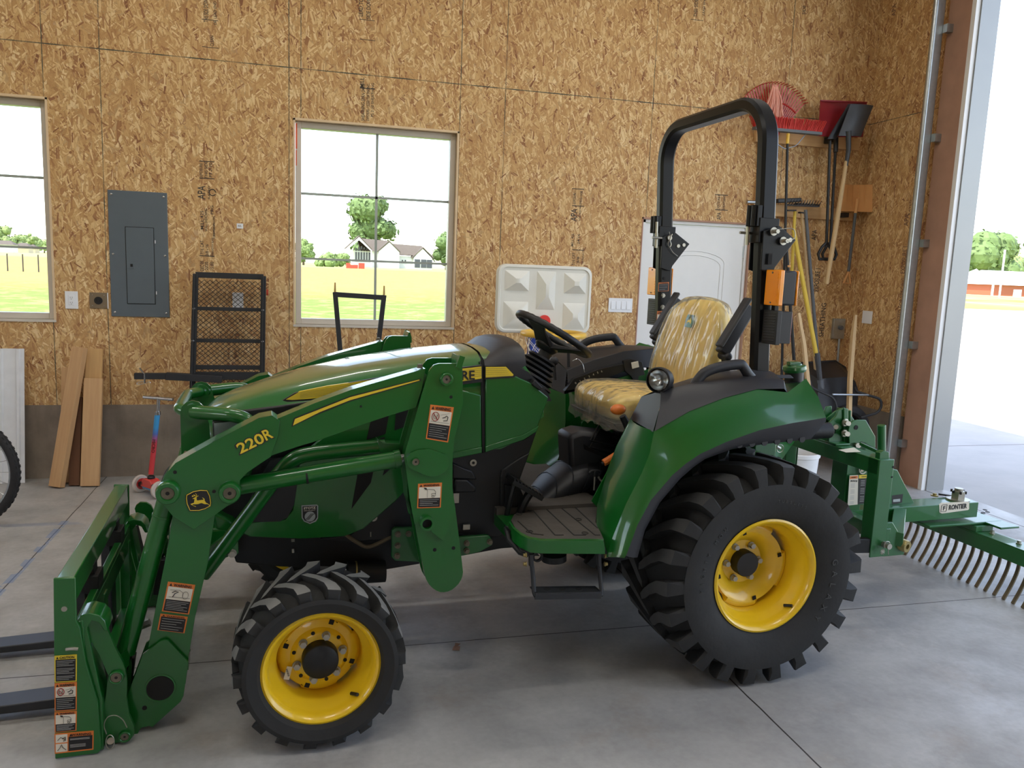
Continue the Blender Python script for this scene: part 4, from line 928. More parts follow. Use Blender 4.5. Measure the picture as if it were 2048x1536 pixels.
polet('garden_hoe', Q(1590, 423, 6.05), Q(1583, 560, 5.96), .013, 'tool_yellow', 'yellow handled tool hanging upright beside the roll bar post', 'hoe', steel_head(1574, 421, 1591, 421, 6.05, False))
polet('pitch_fork', Q(1603, 425, 6.04), Q(1631, 745, 5.85), .012, 'handle_wood', 'tan wooden handle leaning behind the yellow handle', 'fork', steel_head(1598, 425, 1608, 426, 6.04, False))
polet('dig_shovel', Q(1587, 460, 5.94), Q(1633, 712, 5.72), .018, 'tool_yellow', 'bright yellow handled shovel leaning with its grip end up', 'shovel', lambda rt: (lambda b: (b.tube([Q(1634, 706, 5.72), Q(1640, 760, 5.69)], [.024, .02], 10), sheet(b, (Q(1634, 757, 5.70), Q(1652, 757, 5.70), Q(1654, 830, 5.66), Q(1640, 832, 5.66)), .02), b.build('blade', rt)))(B('shovel_grey')))
polet('lopper', Q(1573, 500, 5.88), Q(1588, 720, 5.84), .014, 'tool_black', 'black handle with thin orange bands behind the amber light', 'lopper', lambda rt: (lambda b: (b.cyl(Q(1577, 530, 5.87), Q(1577.6, 534, 5.87), .017, 10), b.cyl(Q(1584, 566, 5.87), Q(1584.6, 572, 5.87), .02, 10), b.build('orange_band', rt)))(B('tool_orange')))
# pale wheelbarrow handles and tub
r = empty('wheelbarrow', (0, 0, 0), 0, 'black tub wheelbarrow stored upright in the right corner', 'wheelbarrow')
yb2 = 5.72
b = B('handle_wood')
h = [(1597, 626, 5.66), (1608, 690, 5.64), (1618, 790, 5.56), (1634, 910, 5.46)]; pts = [Q(*k) for k in h]; b.tube([pts[0], pts[1], pts[2], pts[3]], [.015, .019, .022, .022], 4)
h = [(1711, 630, 5.66), (1707, 665, 5.65), (1700, 760, 5.56), (1696, 900, 5.42)]; pts = [Q(*k) for k in h]; b.tube(pts, [.014, .021, .022, .022], 4); b.build('handle', r, smooth=20)
b = B('tool_black'); C_ = lambda px, py, y: Q(px, py, y)
rim = [C_(1588, 727, 5.95), C_(1670, 722, 5.98), C_(1690, 735, 5.98), C_(1698, 760, 5.9), C_(1690, 880, 5.8), C_(1600, 880, 5.75), C_(1588, 800, 5.8)]
cc = sum(rim, Vector()) / len(rim); inner = [cc + (p - cc) * .72 + Vector((0, -.22, -.03)) for p in rim]; b.grid([rim, inner], True); b.add(inner, [list(range(len(inner)))]); b.tube(rim, .01, 8, closed=True); b.build('tub', r, smooth=50)
b = B('black_steel'); b.tube(rounded([Q(1620, 762, 5.6), Q(1622, 775, 5.56), Q(1668, 795, 5.5), Q(1674, 815, 5.5), Q(1674, 850, 5.5)], .05), .011, 8)
b.tube(rounded([Q(1710, 775, 5.6), Q(1712, 783, 5.56), Q(1762, 798, 5.45), Q(1763, 815, 5.45), Q(1754, 826, 5.45), Q(1722, 835, 5.5)], .04), .011, 8); b.m('galv'); b.cyl(Q(1665, 789, 5.5), Q(1737, 790, 5.5), .008, 8); b.build('leg_frame', r)
b = B('tire_rubber'); wc = Q(1702, 850, 5.55); b.tube(arc(wc, (1, 0, 0), (0, .3, .95), .13, 0, 360, 30)[:-1], .04, 10, closed=True); b.build('wheel', r)
# grey electrical box with conduit, blank plate
r = empty('junction_box', (0, 0, 0), 0, 'grey metal electrical box with a conduit pipe below it', 'electrical box')
cx, cz = P2(1674, 657); b = B('galv'); b.box((cx - .06, yw - .03, cz - .09), (cx + .06, yw, cz + .09)); b.build('box_cover', r, bevel=.003)
b = B('tool_grey'); b.cyl((cx + .01, yw - .03, cz + .01), (cx + .01, yw - .05, cz + .01), .02, 14); b.build('receptacle', r)
b = B('galv'); b.cyl((cx + .02, yw - .018, cz - .09), (cx + .035, yw - .018, .6), .011, 10); b.build('conduit', r)
b = B('plastic_white'); p = onX(1734.5, 634.5, WR - .004); b.box((WR - .008, p.y - .062, p.z - .055), (WR - .001, p.y + .062, p.z + .055)); tag(b.build('blank_wall_plate', bevel=.002), 'white blank wall plate on the side wall near the corner', 'wall plate')
b = B('plastic_white'); p = onX(1740, 172, WR - .003); b.box((WR - .004, p.y - .02, p.z - .025), (WR - .001, p.y + .03, p.z + .025)); tag(b.build('wall_tag', bevel=.001), 'tiny white paper tag high on the side wall near the corner', 'tag')
# white bucket behind the rear wheel
r = empty('plastic_bucket', (0, 0, 0), 0, 'white plastic bucket standing behind the rear tyre', 'bucket')
bc = Vector((3.55, 5.0, 0)); q = onZ(1620, 1010, 0); 
bc = Q(1594, 905, 5.0); bx_, by_ = bc.x, 5.0
b = B('bucket_white'); b.lathe((bx_, by_, .002), (0, 0, 1), [(.001, 0), (.13, 0), (.135, .01), (.155, .33), (.163, .335), (.163, .36), (.155, .365), (.148, .36), (.128, .02), (.001, .015)], 32); b.build('bucket_body', r)
b = B('galv'); b.tube([(bx_ + .165 * math.cos(R(a)), by_ - .165 * abs(math.sin(R(a))) * .35 , .33 - .13 * abs(math.sin(R(a)))) for a in range(0, 181, 12)], .0025, 6); b.build('bail_handle', r)
b = B('dark_red'); b.box((bx_ - .06, by_ - .146, .1), (bx_ + .02, by_ - .14, .16)); 
# fallen leaf on floor
b = B('brown_wood'); p = onZ(912, 1297, 0); 
for k in range(1): b.loft([[(p.x + dx_, p.y + dy_, z_) for dx_, dy_ in ((-.018, -.012), (.01, -.02), (.02, .01), (-.006, .018))] for z_ in (.001, .004)]); b.add([(p.x - .01, p.y - .01, .004), (p.x + .02, p.y + .0, .02), (p.x, p.y + .02, .016)], [(0, 1, 2)])
tag(b.build('dry_leaf'), 'small dry brown leaf on the floor between the wheels', 'leaf')

r = empty('tool_hanger', (0, 0, 0), 0, 'black bracket on the lower rail carrying a small coil of rope', 'hanger')
b = B('tool_black'); b.beam(Q(1553, 402, 6.10), Q(1600, 400, 6.10), .05, .035); b.beam(Q(1590, 408, 6.09), Q(1637, 411, 6.09), .05, .018); b.build('bracket', r, bevel=.006)
plain('rope', (176, 160, 136), .8)
for k in range(5):
    b = B('rope'); c = Q(1604 + 5.5 * k, 404 + (k % 2), 6.075); b.tube(arc(c, (.55, .8, 0), (0, 0, 1), .017, 0, 360, 14)[:-1], .004, 6, closed=True); b.build('rope_loop', r)
b = B('galv'); b.cyl(Q(1494, 404, 6.15), Q(1530, 405, 6.15), .014, 14); tag(b.build('pipe_stub'), 'short grey pipe stub sticking out left of the roll bar post', 'pipe')
# ================================================================ TRACTOR
plain('lamp_silver', (190, 192, 194), .3, .4); plain('green', (12, 92, 28), .36, coat=.8, var=.03, vs=3, spec=.4)
plain('green_rough', (20, 94, 38), .42, coat=.5, var=.05)
plain('hood_green', (26, 100, 36), .34, coat=.9, var=.03, vs=3)
plain('cover_black', (34, 34, 38), .5, var=.06)
plain('engine_black', (12, 13, 15), .6, var=.2, bump=.2)
plain('panel_black', (18, 19, 22), .5, var=.08)
plain('rim_yellow', (238, 196, 30), .32, coat=.6, var=.02)
plain('decal_yellow', (226, 196, 52), .4)
plain('tyre', (46, 46, 46), .72, var=.22, vs=9, bump=.25, bs=50, spec=.35)
plain('tyre_top', (66, 66, 66), .7, var=.2, vs=12); plain('lug_top', (118, 117, 114), .75, var=.2, vs=12)
plain('zinc', (176, 172, 160), .35, .75, var=.1, vs=40)
plain('old_bolt', (120, 112, 96), .5, .5, var=.2, vs=60)
plain('lbl_orange', (216, 120, 48), .5, var=.01); plain('lbl_yellow', (226, 196, 50), .5, var=.01); plain('lbl_black', (28, 27, 28), .5, var=.01); plain('lbl_white', (222, 214, 196), .5, var=.02); plain('lbl_grey', (176, 174, 170), .5, var=.02)
plain('amber', (250, 150, 16), .25, coat=.6); plain('mat_rubber', (74, 68, 62), .8, var=.2, vs=12, bump=.3, bs=40); plain('orange_grip', (214, 112, 34), .45, coat=.2)
plain('seat_yellow', (252, 222, 128), .5, var=.04); plain('gold_zinc', (176, 158, 104), .35, .7); plain('silver_badge', (170, 176, 176), .35, .5); plain('tag_white', (220, 216, 200), .5); plain('red_dark', (150, 30, 30), .4); plain('hose', (96, 84, 64), .7)
def dusty_hood():
    t = NT('hood_top'); v = t.obj(); n = t.noise(v, 3, 5, .6)
    up = t.sep(t.n('ShaderNodeNewGeometry').outputs['Normal'])[2]
    m = t.math('MULTIPLY', t.rng(up, .72, .95), t.rng(n, .35, .65, .45, .8))
    c = t.mix(m, lin((26, 100, 36)), lin((124, 126, 78)))
    t.set(c, t.rng(m, 0, .8, .28, .40)); t.b.inputs['Coat Weight'].default_value = .9; t.b.inputs['Coat Roughness'].default_value = .05; M['hood_top'] = t.m
dusty_hood()
def film():
    t = NT('plastic_film'); v = t.obj()
    n = t.noise(t.map(v, sc=(7, 7, 2.2)), 1.5, 2, .5); r = t.n('ShaderNodeTexNoise', noise_type='RIDGED_MULTIFRACTAL') if False else None
    bp = t.n('ShaderNodeBump'); t.l(n, bp.inputs['Height']); bp.inputs['Strength'].default_value = 1; bp.inputs['Distance'].default_value = .05
    fr = t.n('ShaderNodeFresnel'); fr.inputs[0].default_value = 1.6; t.l(bp.outputs[0], fr.inputs['Normal'])
    tr = t.n('ShaderNodeBsdfTransparent'); tr.inputs[0].default_value = (.99, .98, .95, 1)
    gl = t.n('ShaderNodeBsdfGlossy'); gl.inputs['Roughness'].default_value = .12; t.l(bp.outputs[0], gl.inputs['Normal'])
    mx = t.n('ShaderNodeMixShader'); f = t.math('MULTIPLY', fr.outputs[0], .8); t.l(f, mx.inputs[0]); t.l(tr.outputs[0], mx.inputs[1]); t.l(gl.outputs[0], mx.inputs[2])
    df = t.n('ShaderNodeBsdfDiffuse'); df.inputs[0].default_value = lin((240, 236, 220)); m2 = t.n('ShaderNodeMixShader'); m2.inputs[0].default_value = .12; t.l(mx.outputs[0], m2.inputs[1]); t.l(df.outputs[0], m2.inputs[2])
    t.l(m2.outputs[0], t.out.inputs[0]); M['plastic_film'] = t.m
film()
TR = empty('compact_tractor', (OX, OY, 0), AN, 'green and yellow compact tractor with front loader and black roll bar', 'tractor')
XR, XF, ZR, ZF = 0.02, -1.68, .451, .2835
def YV(s): return Vector((0, s, 0))
def wheel(name, xc, zc, side, Rt, rimr, w, yo, disc, nl, lugh, bolts, capr, lettering=None, seed=0, ltop='tyre_top', dish=0):
    """side -1 = near; yo = lateral of the outer rim flange; disc = inset of the mounting disc"""
    wr = empty(name, (xc, side * yo, zc)); wr.parent = TR; ax = Vector((0, -side, 0))      # axis pointing inward
    b = B('tyre')
    prof = [(rimr + .004, .014), (rimr + .012, .004), (rimr + (Rt - rimr) * .25, -.022), (rimr + (Rt - rimr) * .55, -.032), (rimr + (Rt - rimr) * .68, -.028), (Rt - lugh * 2.9, -.006), (Rt - lugh * 2.0, .03), (Rt - lugh * 1.35, w * .26), (Rt - lugh, w / 2)]
    prof = prof + [(r, w - h) for r, h in reversed(prof[:-1])]
    b.lathe((0, 0, 0), ax, prof, 72)
    u = Vector((1, 0, 0)); v = Vector((0, 0, 1))
    def pt(r, a, h): return (u * math.cos(a) + v * math.sin(a)) * r + ax * h
    step = 2 * math.pi / nl; hw = step * .175
    for s in (0, 1):
        for i in range(nl):
            a0 = i * step + (step / 2 if s else 0); secs = []
            for f, rt, rb, da, k in ((.54, Rt, Rt - lugh * 1.5, .0, .62), (.44, Rt, Rt - lugh * 1.5, .25, .95), (.30, Rt - .001, Rt - lugh * 1.8, .62, 1.0), (.15, Rt - .002, Rt - lugh * 2.2, .92, 1.1), (.0, Rt - .004, Rt - (Rt - rimr) * .36, 1.04, 1.25), (-.045, Rt - lugh * .35, Rt - (Rt - rimr) * .40, 1.06, 1.25), (-.072, Rt - (Rt - rimr) * .22, Rt - (Rt - rimr) * .44, 1.05, .98), (-.076, Rt - (Rt - rimr) * .42, Rt - (Rt - rimr) * .48, 1.05, .4)):
                h = f * w; a = a0 - da * step * .85
                if s: h = w - h
                q = hw * k
                secs.append([pt(rb, a - q * 1.15, h), pt(rb, a + q * 1.15, h), pt(rt, a + q, h), pt(rt, a - q, h)])
            b.m('tyre'); n0 = len(b.f); b.loft(secs); b.m(ltop)
            for si in range(5): b.mi[n0 + si * 4 + 2] = b.cur
    if lettering:
        for txt, a0, sp, r_, hh in lettering:
            for i, ch in enumerate(txt):
                if ch == ' ': continue
                a = R(a0) - i * sp; rd = (u * math.cos(a) + v * math.sin(a)); hb = -.0275
                b.text(ch, rd * r_ + ax * (hb), rd.cross(ax) * -1 if False else (u * math.sin(a) - v * math.cos(a)), rd, hh, None, ex=.0010, bold=.0)
    b.build('tire', wr, smooth=32, bevel=.0)
    b = B('rim_yellow')
    r0 = rimr
    b.lathe((0, 0, 0), ax, [(r0 + .016, .003), (r0 + .018, -.004), (r0 + .010, -.008), (r0, -.002), (r0 - .008, .02), (r0 - .012, .04), (r0 - .026, .055), (r0 - .03, .09), (r0 - .03, w - .06), (r0 - .006, w - .02), (r0 + .012, w), (r0 + .014, w + .004), (r0 - .02, w - .004), (r0 - .036, w - .06), (r0 - .036, .09), (r0 - .03, .058)], 72, True)
    rb = r0 - .034; n = 72; rows = []
    for fr, dh in (((.34, 0), (.36, .001), (.55, .0), (.60, .004), (.68, .018), (.86, .022), (.93, .030), (1.0, .046)) if not dish else ((.28, 0), (.30, .001), (.50, .0), (.56, -.012), (.70, -.045), (.86, -.055), (.93, -.055), (.985, -.048))):
        row = []
        for j in range(n):
            a = 2 * math.pi * j / n; sc = 1.0
            if fr > .86: sc = 1.0 if math.cos(4 * a + seed) > -.35 else .90
            row.append(pt(rb * fr * sc, a, disc + dh * (1 if fr <= .86 or sc == 1 else .7)))
        rows.append(row)
    b.grid(rows, True); rows2 = [[p + ax * .006 for p in r_] for r_ in rows]; b.grid(rows2, True); b.grid([rows[-1], rows2[-1]], True); b.grid([rows[0], rows2[0]], True)
    b.build('rim', wr, smooth=40)
    b = B('panel_black'); b.lathe((0, 0, 0), ax, [(0, disc - .045), (capr * .93, disc - .044), (capr * .985, disc - .040), (capr, disc - .03), (capr, disc + .03)], 40); b.build('hub_cap', wr, smooth=50)
    for i in range(bolts[0]):
        a = 2 * math.pi * i / bolts[0] + bolts[2]; b = B('zinc'); p = pt(bolts[1], a, disc); b.bolt(p, -ax, .0115, .022); b.build('lug_bolt', wr)
    for i in range(0 if dish else bolts[0]):
        a = 2 * math.pi * (i + .5) / bolts[0] + bolts[2]; p = pt(bolts[1] * 1.12, a, disc + .001); b = B('dark_gap'); b.cyl(p + ax * .001, p - ax * .0015, .0065, 12); b.build('disc_hole', wr)
    for i in range(4):
        a = R(70 + 90 * i) + seed; p = pt(rb * (.80 if dish else .82), a, disc + (-.0545 if dish else .021)); rd = pt(1, a, 0); b = B('dark_gap'); b.obox(p - ax * .001, rd, ax.cross(rd), ax, .016, .016, .003); b.build('square_hole', wr)
    b = B('panel_black'); p = pt(r0 - .02, R(205 if capr < .05 else -50), .035); b.cyl(p, p - ax * .028 - pt(.02, R(205), 0), .006, 10); b.build('valve_stem', wr)
    return wr
LET = [('GALAXY', 8, .16, .305, .026), ('TUBELESS', 88, .06, .31, .011), ('MIGHTY MOW', 185, .095, .30, .015)]
for side, nm in ((-1, 'rear_wheel'), (1, 'rear_wheel')):
    wheel(nm, XR, ZR, side, .452, .214, .37, .772, .165, 22, .030, (6, .076, .02), .053, LET if side < 0 else None, seed=.6, dish=1)
for side in (-1, 1):
    wheel('front_wheel', XF, ZF, side, .283, .176, .24, .795, .085, 18, .021, (6, .078, .26), .060, [('GALAXY', 62, .12, .236, .017)] if side < 0 else None, seed=0, ltop='lug_top')
# part number label in the near front disc
b = B('lbl_white'); c = T(576, 1346, -.708); b.obox(c, (1, 0, -.25), (0, 1, 0), (.25, 0, 1), .018, .002, .046); b.m('lbl_black')
for k in range(7): b.obox(c + Vector((-.004 + .001 * k, -.0012, .014 - .004 * k)), (1, 0, 0), (0, 1, 0), (0, 0, 1), .006, .001, .0018)
b.build('part_label', TR)

def mirror_copy(obs):
    """the same part on the far side: mirrored geometry as a part of its own"""
    for ob in obs:
        me = ob.data.copy(); me.name = ob.data.name
        for v_ in me.vertices: v_.co.y = -v_.co.y
        me.flip_normals(); o = bpy.data.objects.new(ob.name, me); COL.objects.link(o); o.parent = ob.parent
        for md in ob.modifiers:
            if md.type == 'BEVEL': m2 = o.modifiers.new('Bevel', 'BEVEL'); m2.width = md.width; m2.segments = md.segments; m2.limit_method = 'ANGLE'; m2.angle_limit = md.angle_limit
# ---------- chassis
def PR(pts, y0, y1, b): b.prism(TP(pts, y0), (0, y1 - y0, 0)); return b
b = B('engine_black')
PR([(455, 1072), (472, 1126), (560, 1134), (760, 1142), (843, 1128), (1012, 1096), (1012, 1062), (840, 1055), (480, 1050)], -.26, .26, b)
b.box((-2.02, -.24, .50), (-.9, .24, .98)); b.box((-1.15, -.27, .45), (.12, .27, .62)); b.box((-.25, -.16, .30), (.35, .16, .66))
b.build('chassis', TR, bevel=.006)
for s in (-1, 1):
    b = B('engine_black'); b.cyl((XF, 0, ZF + .02), (XF, s * .70, ZF), .05, 16, .042); b.cyl((XF, s * .56, ZF), (XF, s * .705, ZF), .085, 20); b.cyl((XF + .0, s * .56, ZF), (XF + .0, s * .50, ZF + .2), .05, 12); b.cyl((XF + .12, 0, ZF + .03), (XF + .14, s * .56, ZF), .014, 10)
    b.box((XF - .07, 0, ZF - .05), (XF + .07, s * .2, .5)); b.build('front_axle', TR, bevel=.004)
    b = B('engine_black'); b.cyl((XR, 0, ZR), (XR, s * .60, ZR), .075, 20); b.cyl((XR, s * .3, ZR), (XR, s * .60, ZR), .11, 20, .09); b.build('rear_axle', TR, bevel=.004)
b = B('engine_black'); b.cyl(T(695, 1146, -.30), T(770, 1142, -.30), .043, 20); b.m('gold_zinc'); b.cyl(T(709, 1146, -.30), T(712, 1146, -.30), .046, 20); b.build('oil_filter', TR)
# black engine side shield (left one visible)
b = B('panel_black')
PR([(640, 1078), (700, 1070), (790, 1000), (850, 938), (905, 914), (966, 903), (1050, 878), (1074, 862), (1040, 960), (1012, 1062), (1000, 1075), (960, 1072), (905, 1068), (700, 1085)], -.305, -.28, b)
o_ = b.build('engine_shield', TR, bevel=.004); mirror_copy([o_])
b = B('panel_black'); PR([(910, 960), (935, 960), (952, 975), (952, 985), (910, 985)], -.325, -.30, b); PR([(905, 925), (925, 935), (945, 942), (955, 960), (905, 958)], -.315, -.30, b); PR([(1000, 955), (1003, 940), (1040, 915), (1060, 905), (1040, 960), (1010, 1040), (1000, 1040)], -.312, -.30, b); b.build('shield_pocket', TR, bevel=.006)
for px, py in ((747, 1035), (946, 925)): b = B('zinc'); p = T(px, py, -.305); b.cyl(p, p + YV(-.006), .014, 18); b.m('dark_gap'); b.cyl(p + YV(-.006), p + YV(-.007), .006, 10); b.build('shield_screw', TR)
b = B('zinc'); p = T(911, 995, -.31); b.box(p + Vector((-.01, -.01, -.02)), p + Vector((.012, .0, .02))); p = T(932, 1053, -.31); b.box(p + Vector((-.014, -.01, -.01)), p + Vector((.014, 0, .01))); p = T(741, 1073, -.3); b.cyl(p, p + Vector((0, 0, .02)), .006, 8); p = T(586, 1081, -.3); b.box(p + Vector((-.006, 0, -.006)), p + Vector((.006, .01, .006))); p = T(586, 1098, -.3); b.cyl(p, p + Vector((0, 0, -.014)), .005, 8); b.build('fittings', TR)
b = B('hose'); b.tube(smoothp([T(690, 1068, -.3), T(715, 1085, -.31), T(740, 1093, -.31), T(790, 1070, -.3)], 6), .008, 8); b.build('hose', TR)

# ---------- hood
st = [(-2.085, .985, .965, .15, .95), (-2.07, 1.012, .98, .19, .93), (-2.03, 1.045, .998, .218, .92), (-1.97, 1.072, 1.022, .238, .925), (-1.85, 1.114, 1.056, .266, .945), (-1.70, 1.158, 1.098, .29, .965), (-1.50, 1.204, 1.142, .308, .985), (-1.26, 1.242, 1.178, .318, 1.0), (-1.022, 1.266, 1.200, .325, 1.01)]
def hsec(x, zt, zc, hw, zb, full=True):
    cr = hw * .80; half = [(0, zt + .008), (cr * .35, zt + .006), (cr * .7, zt - .002), (cr * .93, zt - (zt - zc) * .35), (cr * 1.04, zc), (hw * .96, zc - .035), (hw, zc - .075), (hw, zb)]
    return [Vector((x, y, z)) for y, z in reversed(half)][:-1] + [Vector((x, -y, z)) for y, z in half]
b = B('hood_top'); rows = [hsec(*s) for s in st]; b.grid(rows); b.add(rows[0], [list(range(len(rows[0])))]); b.build('hood', TR, smooth=60, recalc=True)
b = B('hood_top'); cs = [(-1.012, 1.267, 1.201, .327, .89), (-.95, 1.268, 1.203, .33, .89), (-.885, 1.262, 1.198, .333, .92), (-.83, 1.235, 1.165, .335, .98), (-.775, 1.15, 1.105, .335, 1.02)]
rows = [hsec(*s) for s in cs]; b.grid(rows); b.add(rows[-1], [list(range(len(rows[-1])))]); b.build('cowl', TR, smooth=50)
# green side panels
side = [(478, 1046), (482, 1066), (500, 1074), (600, 1078), (690, 1073), (727, 1058), (792, 1002), (850, 939), (905, 915), (964, 904), (962, 790), (900, 775), (720, 815), (640, 880), (600, 912), (585, 1020), (570, 1040)]
b = B('green'); poly = TP(side, -.335); b.prism(poly, (0, .02, 0)); mirror_copy([b.build('side_panel', TR, bevel=.004)])
b = B('green'); b.box((-1.90, -.275, .93), (-1.03, .275, 1.0)); b.build('hood_frame', TR)
b = B('green'); poly = TP([(971, 902), (1048, 877), (1073, 861), (1097, 795), (1060, 765), (1000, 740), (971, 735)], -.339); b.prism(poly, (0, .02, 0)); mirror_copy([b.build('cowl_panel', TR, bevel=.004)])
b = B('green'); poly = TP([(971, 893), (1050, 868), (1078, 852), (1073, 864), (1048, 880), (971, 905)], -.345); b.prism(poly, (0, .02, 0)); b.build('panel_lip', TR, bevel=.003); b = B('green'); poly = TP([(905, 905), (964, 894), (964, 906), (905, 918)], -.342); b.prism(poly, (0, .02, 0)); b.build('panel_lip', TR, bevel=.003)
b = B('dark_gap'); poly = TP([(963, 712), (968, 720), (970, 735), (971, 905), (965, 906), (962, 735)], -.332); b.prism(poly, (0, .01, 0)); b.build('hood_seam', TR)
# front side screens and louvres
b = B('panel_black'); PR([(484, 1045), (498, 1005), (540, 920), (600, 912), (596, 960), (588, 1010), (575, 1035), (560, 1043)], -.338, -.32, b); mirror_copy([b.build('side_screen', TR)])
def meshy(name, polyp, y=-.3375):
    b = B('dark_gap'); PR(polyp, y, y + .01, b); b.build(name, TR)
meshy('louvre', [(744, 830), (779, 822), (771, 868), (733, 880)]); meshy('louvre', [(792, 824), (826, 812), (815, 852), (789, 861)]); meshy('louvre', [(716, 943), (748, 937), (742, 965), (703, 1018)]); meshy('louvre', [(770, 935), (792, 928), (766, 951)]); meshy('louvre', [(733, 884), (770, 874), (767, 888), (729, 897)])
# black strip, headlight, grille
b = B('panel_black'); poly = TP([(478, 822), (590, 808), (700, 792), (760, 790), (600, 842), (560, 842), (478, 838)], -.318); b.prism(poly, (0, .02, 0)); b.mirror(); b.box((-2.065, -.2, .55), (-1.98, .2, .93)); b.build('grille', TR, bevel=.006)
for s in (-1, 1):
    b = B('panel_black'); pts = [Vector((p.x, p.y * -s, p.z)) for p in TP([(424, 842), (480, 838), (590, 836), (520, 870), (470, 900), (428, 905)], -.305)]; b.prism(pts, (0, -.03 * s, 0)); hl = b.build('headlight', TR, bevel=.004)
    b = B('lamp_silver'); pts = [Vector((p.x, p.y * -s + .004 * s, p.z)) for p in TP([(428, 846), (478, 842), (575, 840), (515, 866), (468, 890), (430, 898)], -.305)]; b.prism(pts, (0, .002 * s, 0)); b.build('reflector', hl)
    b = B('lens_clear'); pts = [Vector((p.x, p.y * -s + .012 * s, p.z)) for p in TP([(425, 843), (479, 839), (585, 837), (518, 869), (469, 898), (429, 903)], -.305)]; b.prism(pts, (0, .004 * s, 0)); b.build('lens', hl)
b = B('green'); b.box((-2.12, -.3, .50), (-1.98, .3, .62)); PR([(420, 1020), (470, 1045), (475, 1075), (430, 1060)], -.3, .3, b); b.build('front_bumper', TR, bevel=.012)
# decals: yellow hood stripe, letters
b = B('lbl_black'); PR([(565, 801), (590, 786), (650, 774), (760, 755), (840, 745), (965, 730), (965, 764), (840, 780), (700, 796), (575, 804)], -.3465, -.33, b)
b.m('decal_yellow'); PR([(572, 799), (600, 783), (655, 772), (760, 757), (840, 747), (963, 733), (963, 757), (840, 775), (700, 792), (585, 800)], -.348, -.334, b)
for k in range(5):
    f = .14 + .15 * k; b.m('gold_zinc'); PR([(600, 783 + 17 * f), (760, 757 + 27 * f), (963, 733 + 24 * f), (963, 733.7 + 24 * f), (760, 757.7 + 27 * f), (600, 783.7 + 17 * f)], -.3485, -.346, b)
b.m('lbl_black'); c = T(936.5, 750.5, -.3495); q = T(948, 750, -.3495) - T(925, 751, -.3495); b.text('RE', c, q, (0, 0, 1), .036, .052, bold=.02); q2 = _u(T(905, 752, -.3495) - T(740, 778, -.3495)); c2 = T(924, 751.5, -.3495) - q2 * .118; b.text('JOHN DEE', c2, q2, (0, 0, 1), .034, .22, bold=.02)
b.build('stripe_decal', TR, smooth=0)
b = B('lbl_black'); PR([(970, 732), (1013, 731), (1031, 750), (1029, 755), (970, 759)], -.3425, -.33, b); b.m('decal_yellow'); PR([(971.5, 734), (1012, 733.5), (1027, 749), (1026, 752), (971.5, 755)], -.344, -.33, b)
for k in range(5): yy = 737.5 + 3.6 * k; b.m('gold_zinc'); PR([(971.5, yy), (1012 + k * 2.2, yy - .6), (1012 + k * 2.2, yy + .1), (971.5, yy + .7)], -.3445, -.342, b)
b.build('stripe_decal', TR, smooth=0)
# dealer shield badge
b = B('silver_badge'); PR([(603, 1011), (634, 1009.5), (636.5, 1012), (636, 1036), (632, 1043), (620, 1048), (608, 1043), (603.5, 1036)], -.3385, -.334, b)
b.m('lbl_black'); PR([(605, 1013), (634, 1011.5), (634.5, 1035), (630, 1041), (620, 1045.5), (609, 1041), (605.5, 1035)], -.3395, -.336, b)
c = T(619.5, 1016, -.340); b.m('lbl_white'); b.text('STOTZ', c, (1, 0, .02), (0, 0, 1), .0085, .044, bold=.03); b.text('EQUIPMENT', T(619.5, 1021, -.340), (1, 0, .02), (0, 0, 1), .0035, .042)
b.m('silver_badge'); c = T(620, 1033, -.340); b.cyl(c, c + YV(-.001), .0195, 28); b.m('lbl_black')
for k in (-1, 0, 1): b.tube(smoothp([c + Vector((-.012 + .006 * k, -.0015, -.012)), c + Vector((-.004 + .005 * k, -.0015, -.004)), c + Vector((.003 + .005 * k, -.0015, .004)), c + Vector((.011 + .006 * k, -.0015, .012))], 4), .0011, 5)
b.build('dealer_badge', TR, smooth=0)
# ---------- bushguard
b = B('green')
for s in (-1, 1):
    x0 = -2.12; b.prism([(x0 - .02, s * .235, .62), (x0 + .10, s * .235, .62), (x0 + .075, s * .235, 1.0)] + [(x0 + .02 + .042 * math.cos(R(a)), s * .235, 1.045 + .042 * math.sin(R(a))) for a in range(0, 181, 30)], (0, s * .008, 0))
    x0 += .02
    b.tube(rounded([(x0, s * .24, 1.045), (x0 + .14, s * .33, 1.048), (x0 + .20, s * .345, 1.03), (x0 + .205, s * .345, .93), (x0 + .16, s * .33, .78)], .05, 6), .025, 14)
    b.cyl((x0, s * .225, 1.045), (x0, s * .256, 1.045), .031, 20)
x0 = -2.105; b.tube(rounded([(x0, -.235, 1.04), (x0 - .045, -.19, 1.048), (x0 - .045, .16, 1.045), (x0, .235, 1.045)], .02, 3), .022, 14); b.cyl((x0 + .0, -.235, .86), (x0, .235, .86), .028, 14)
b.build('grille_guard', TR, bevel=.002)

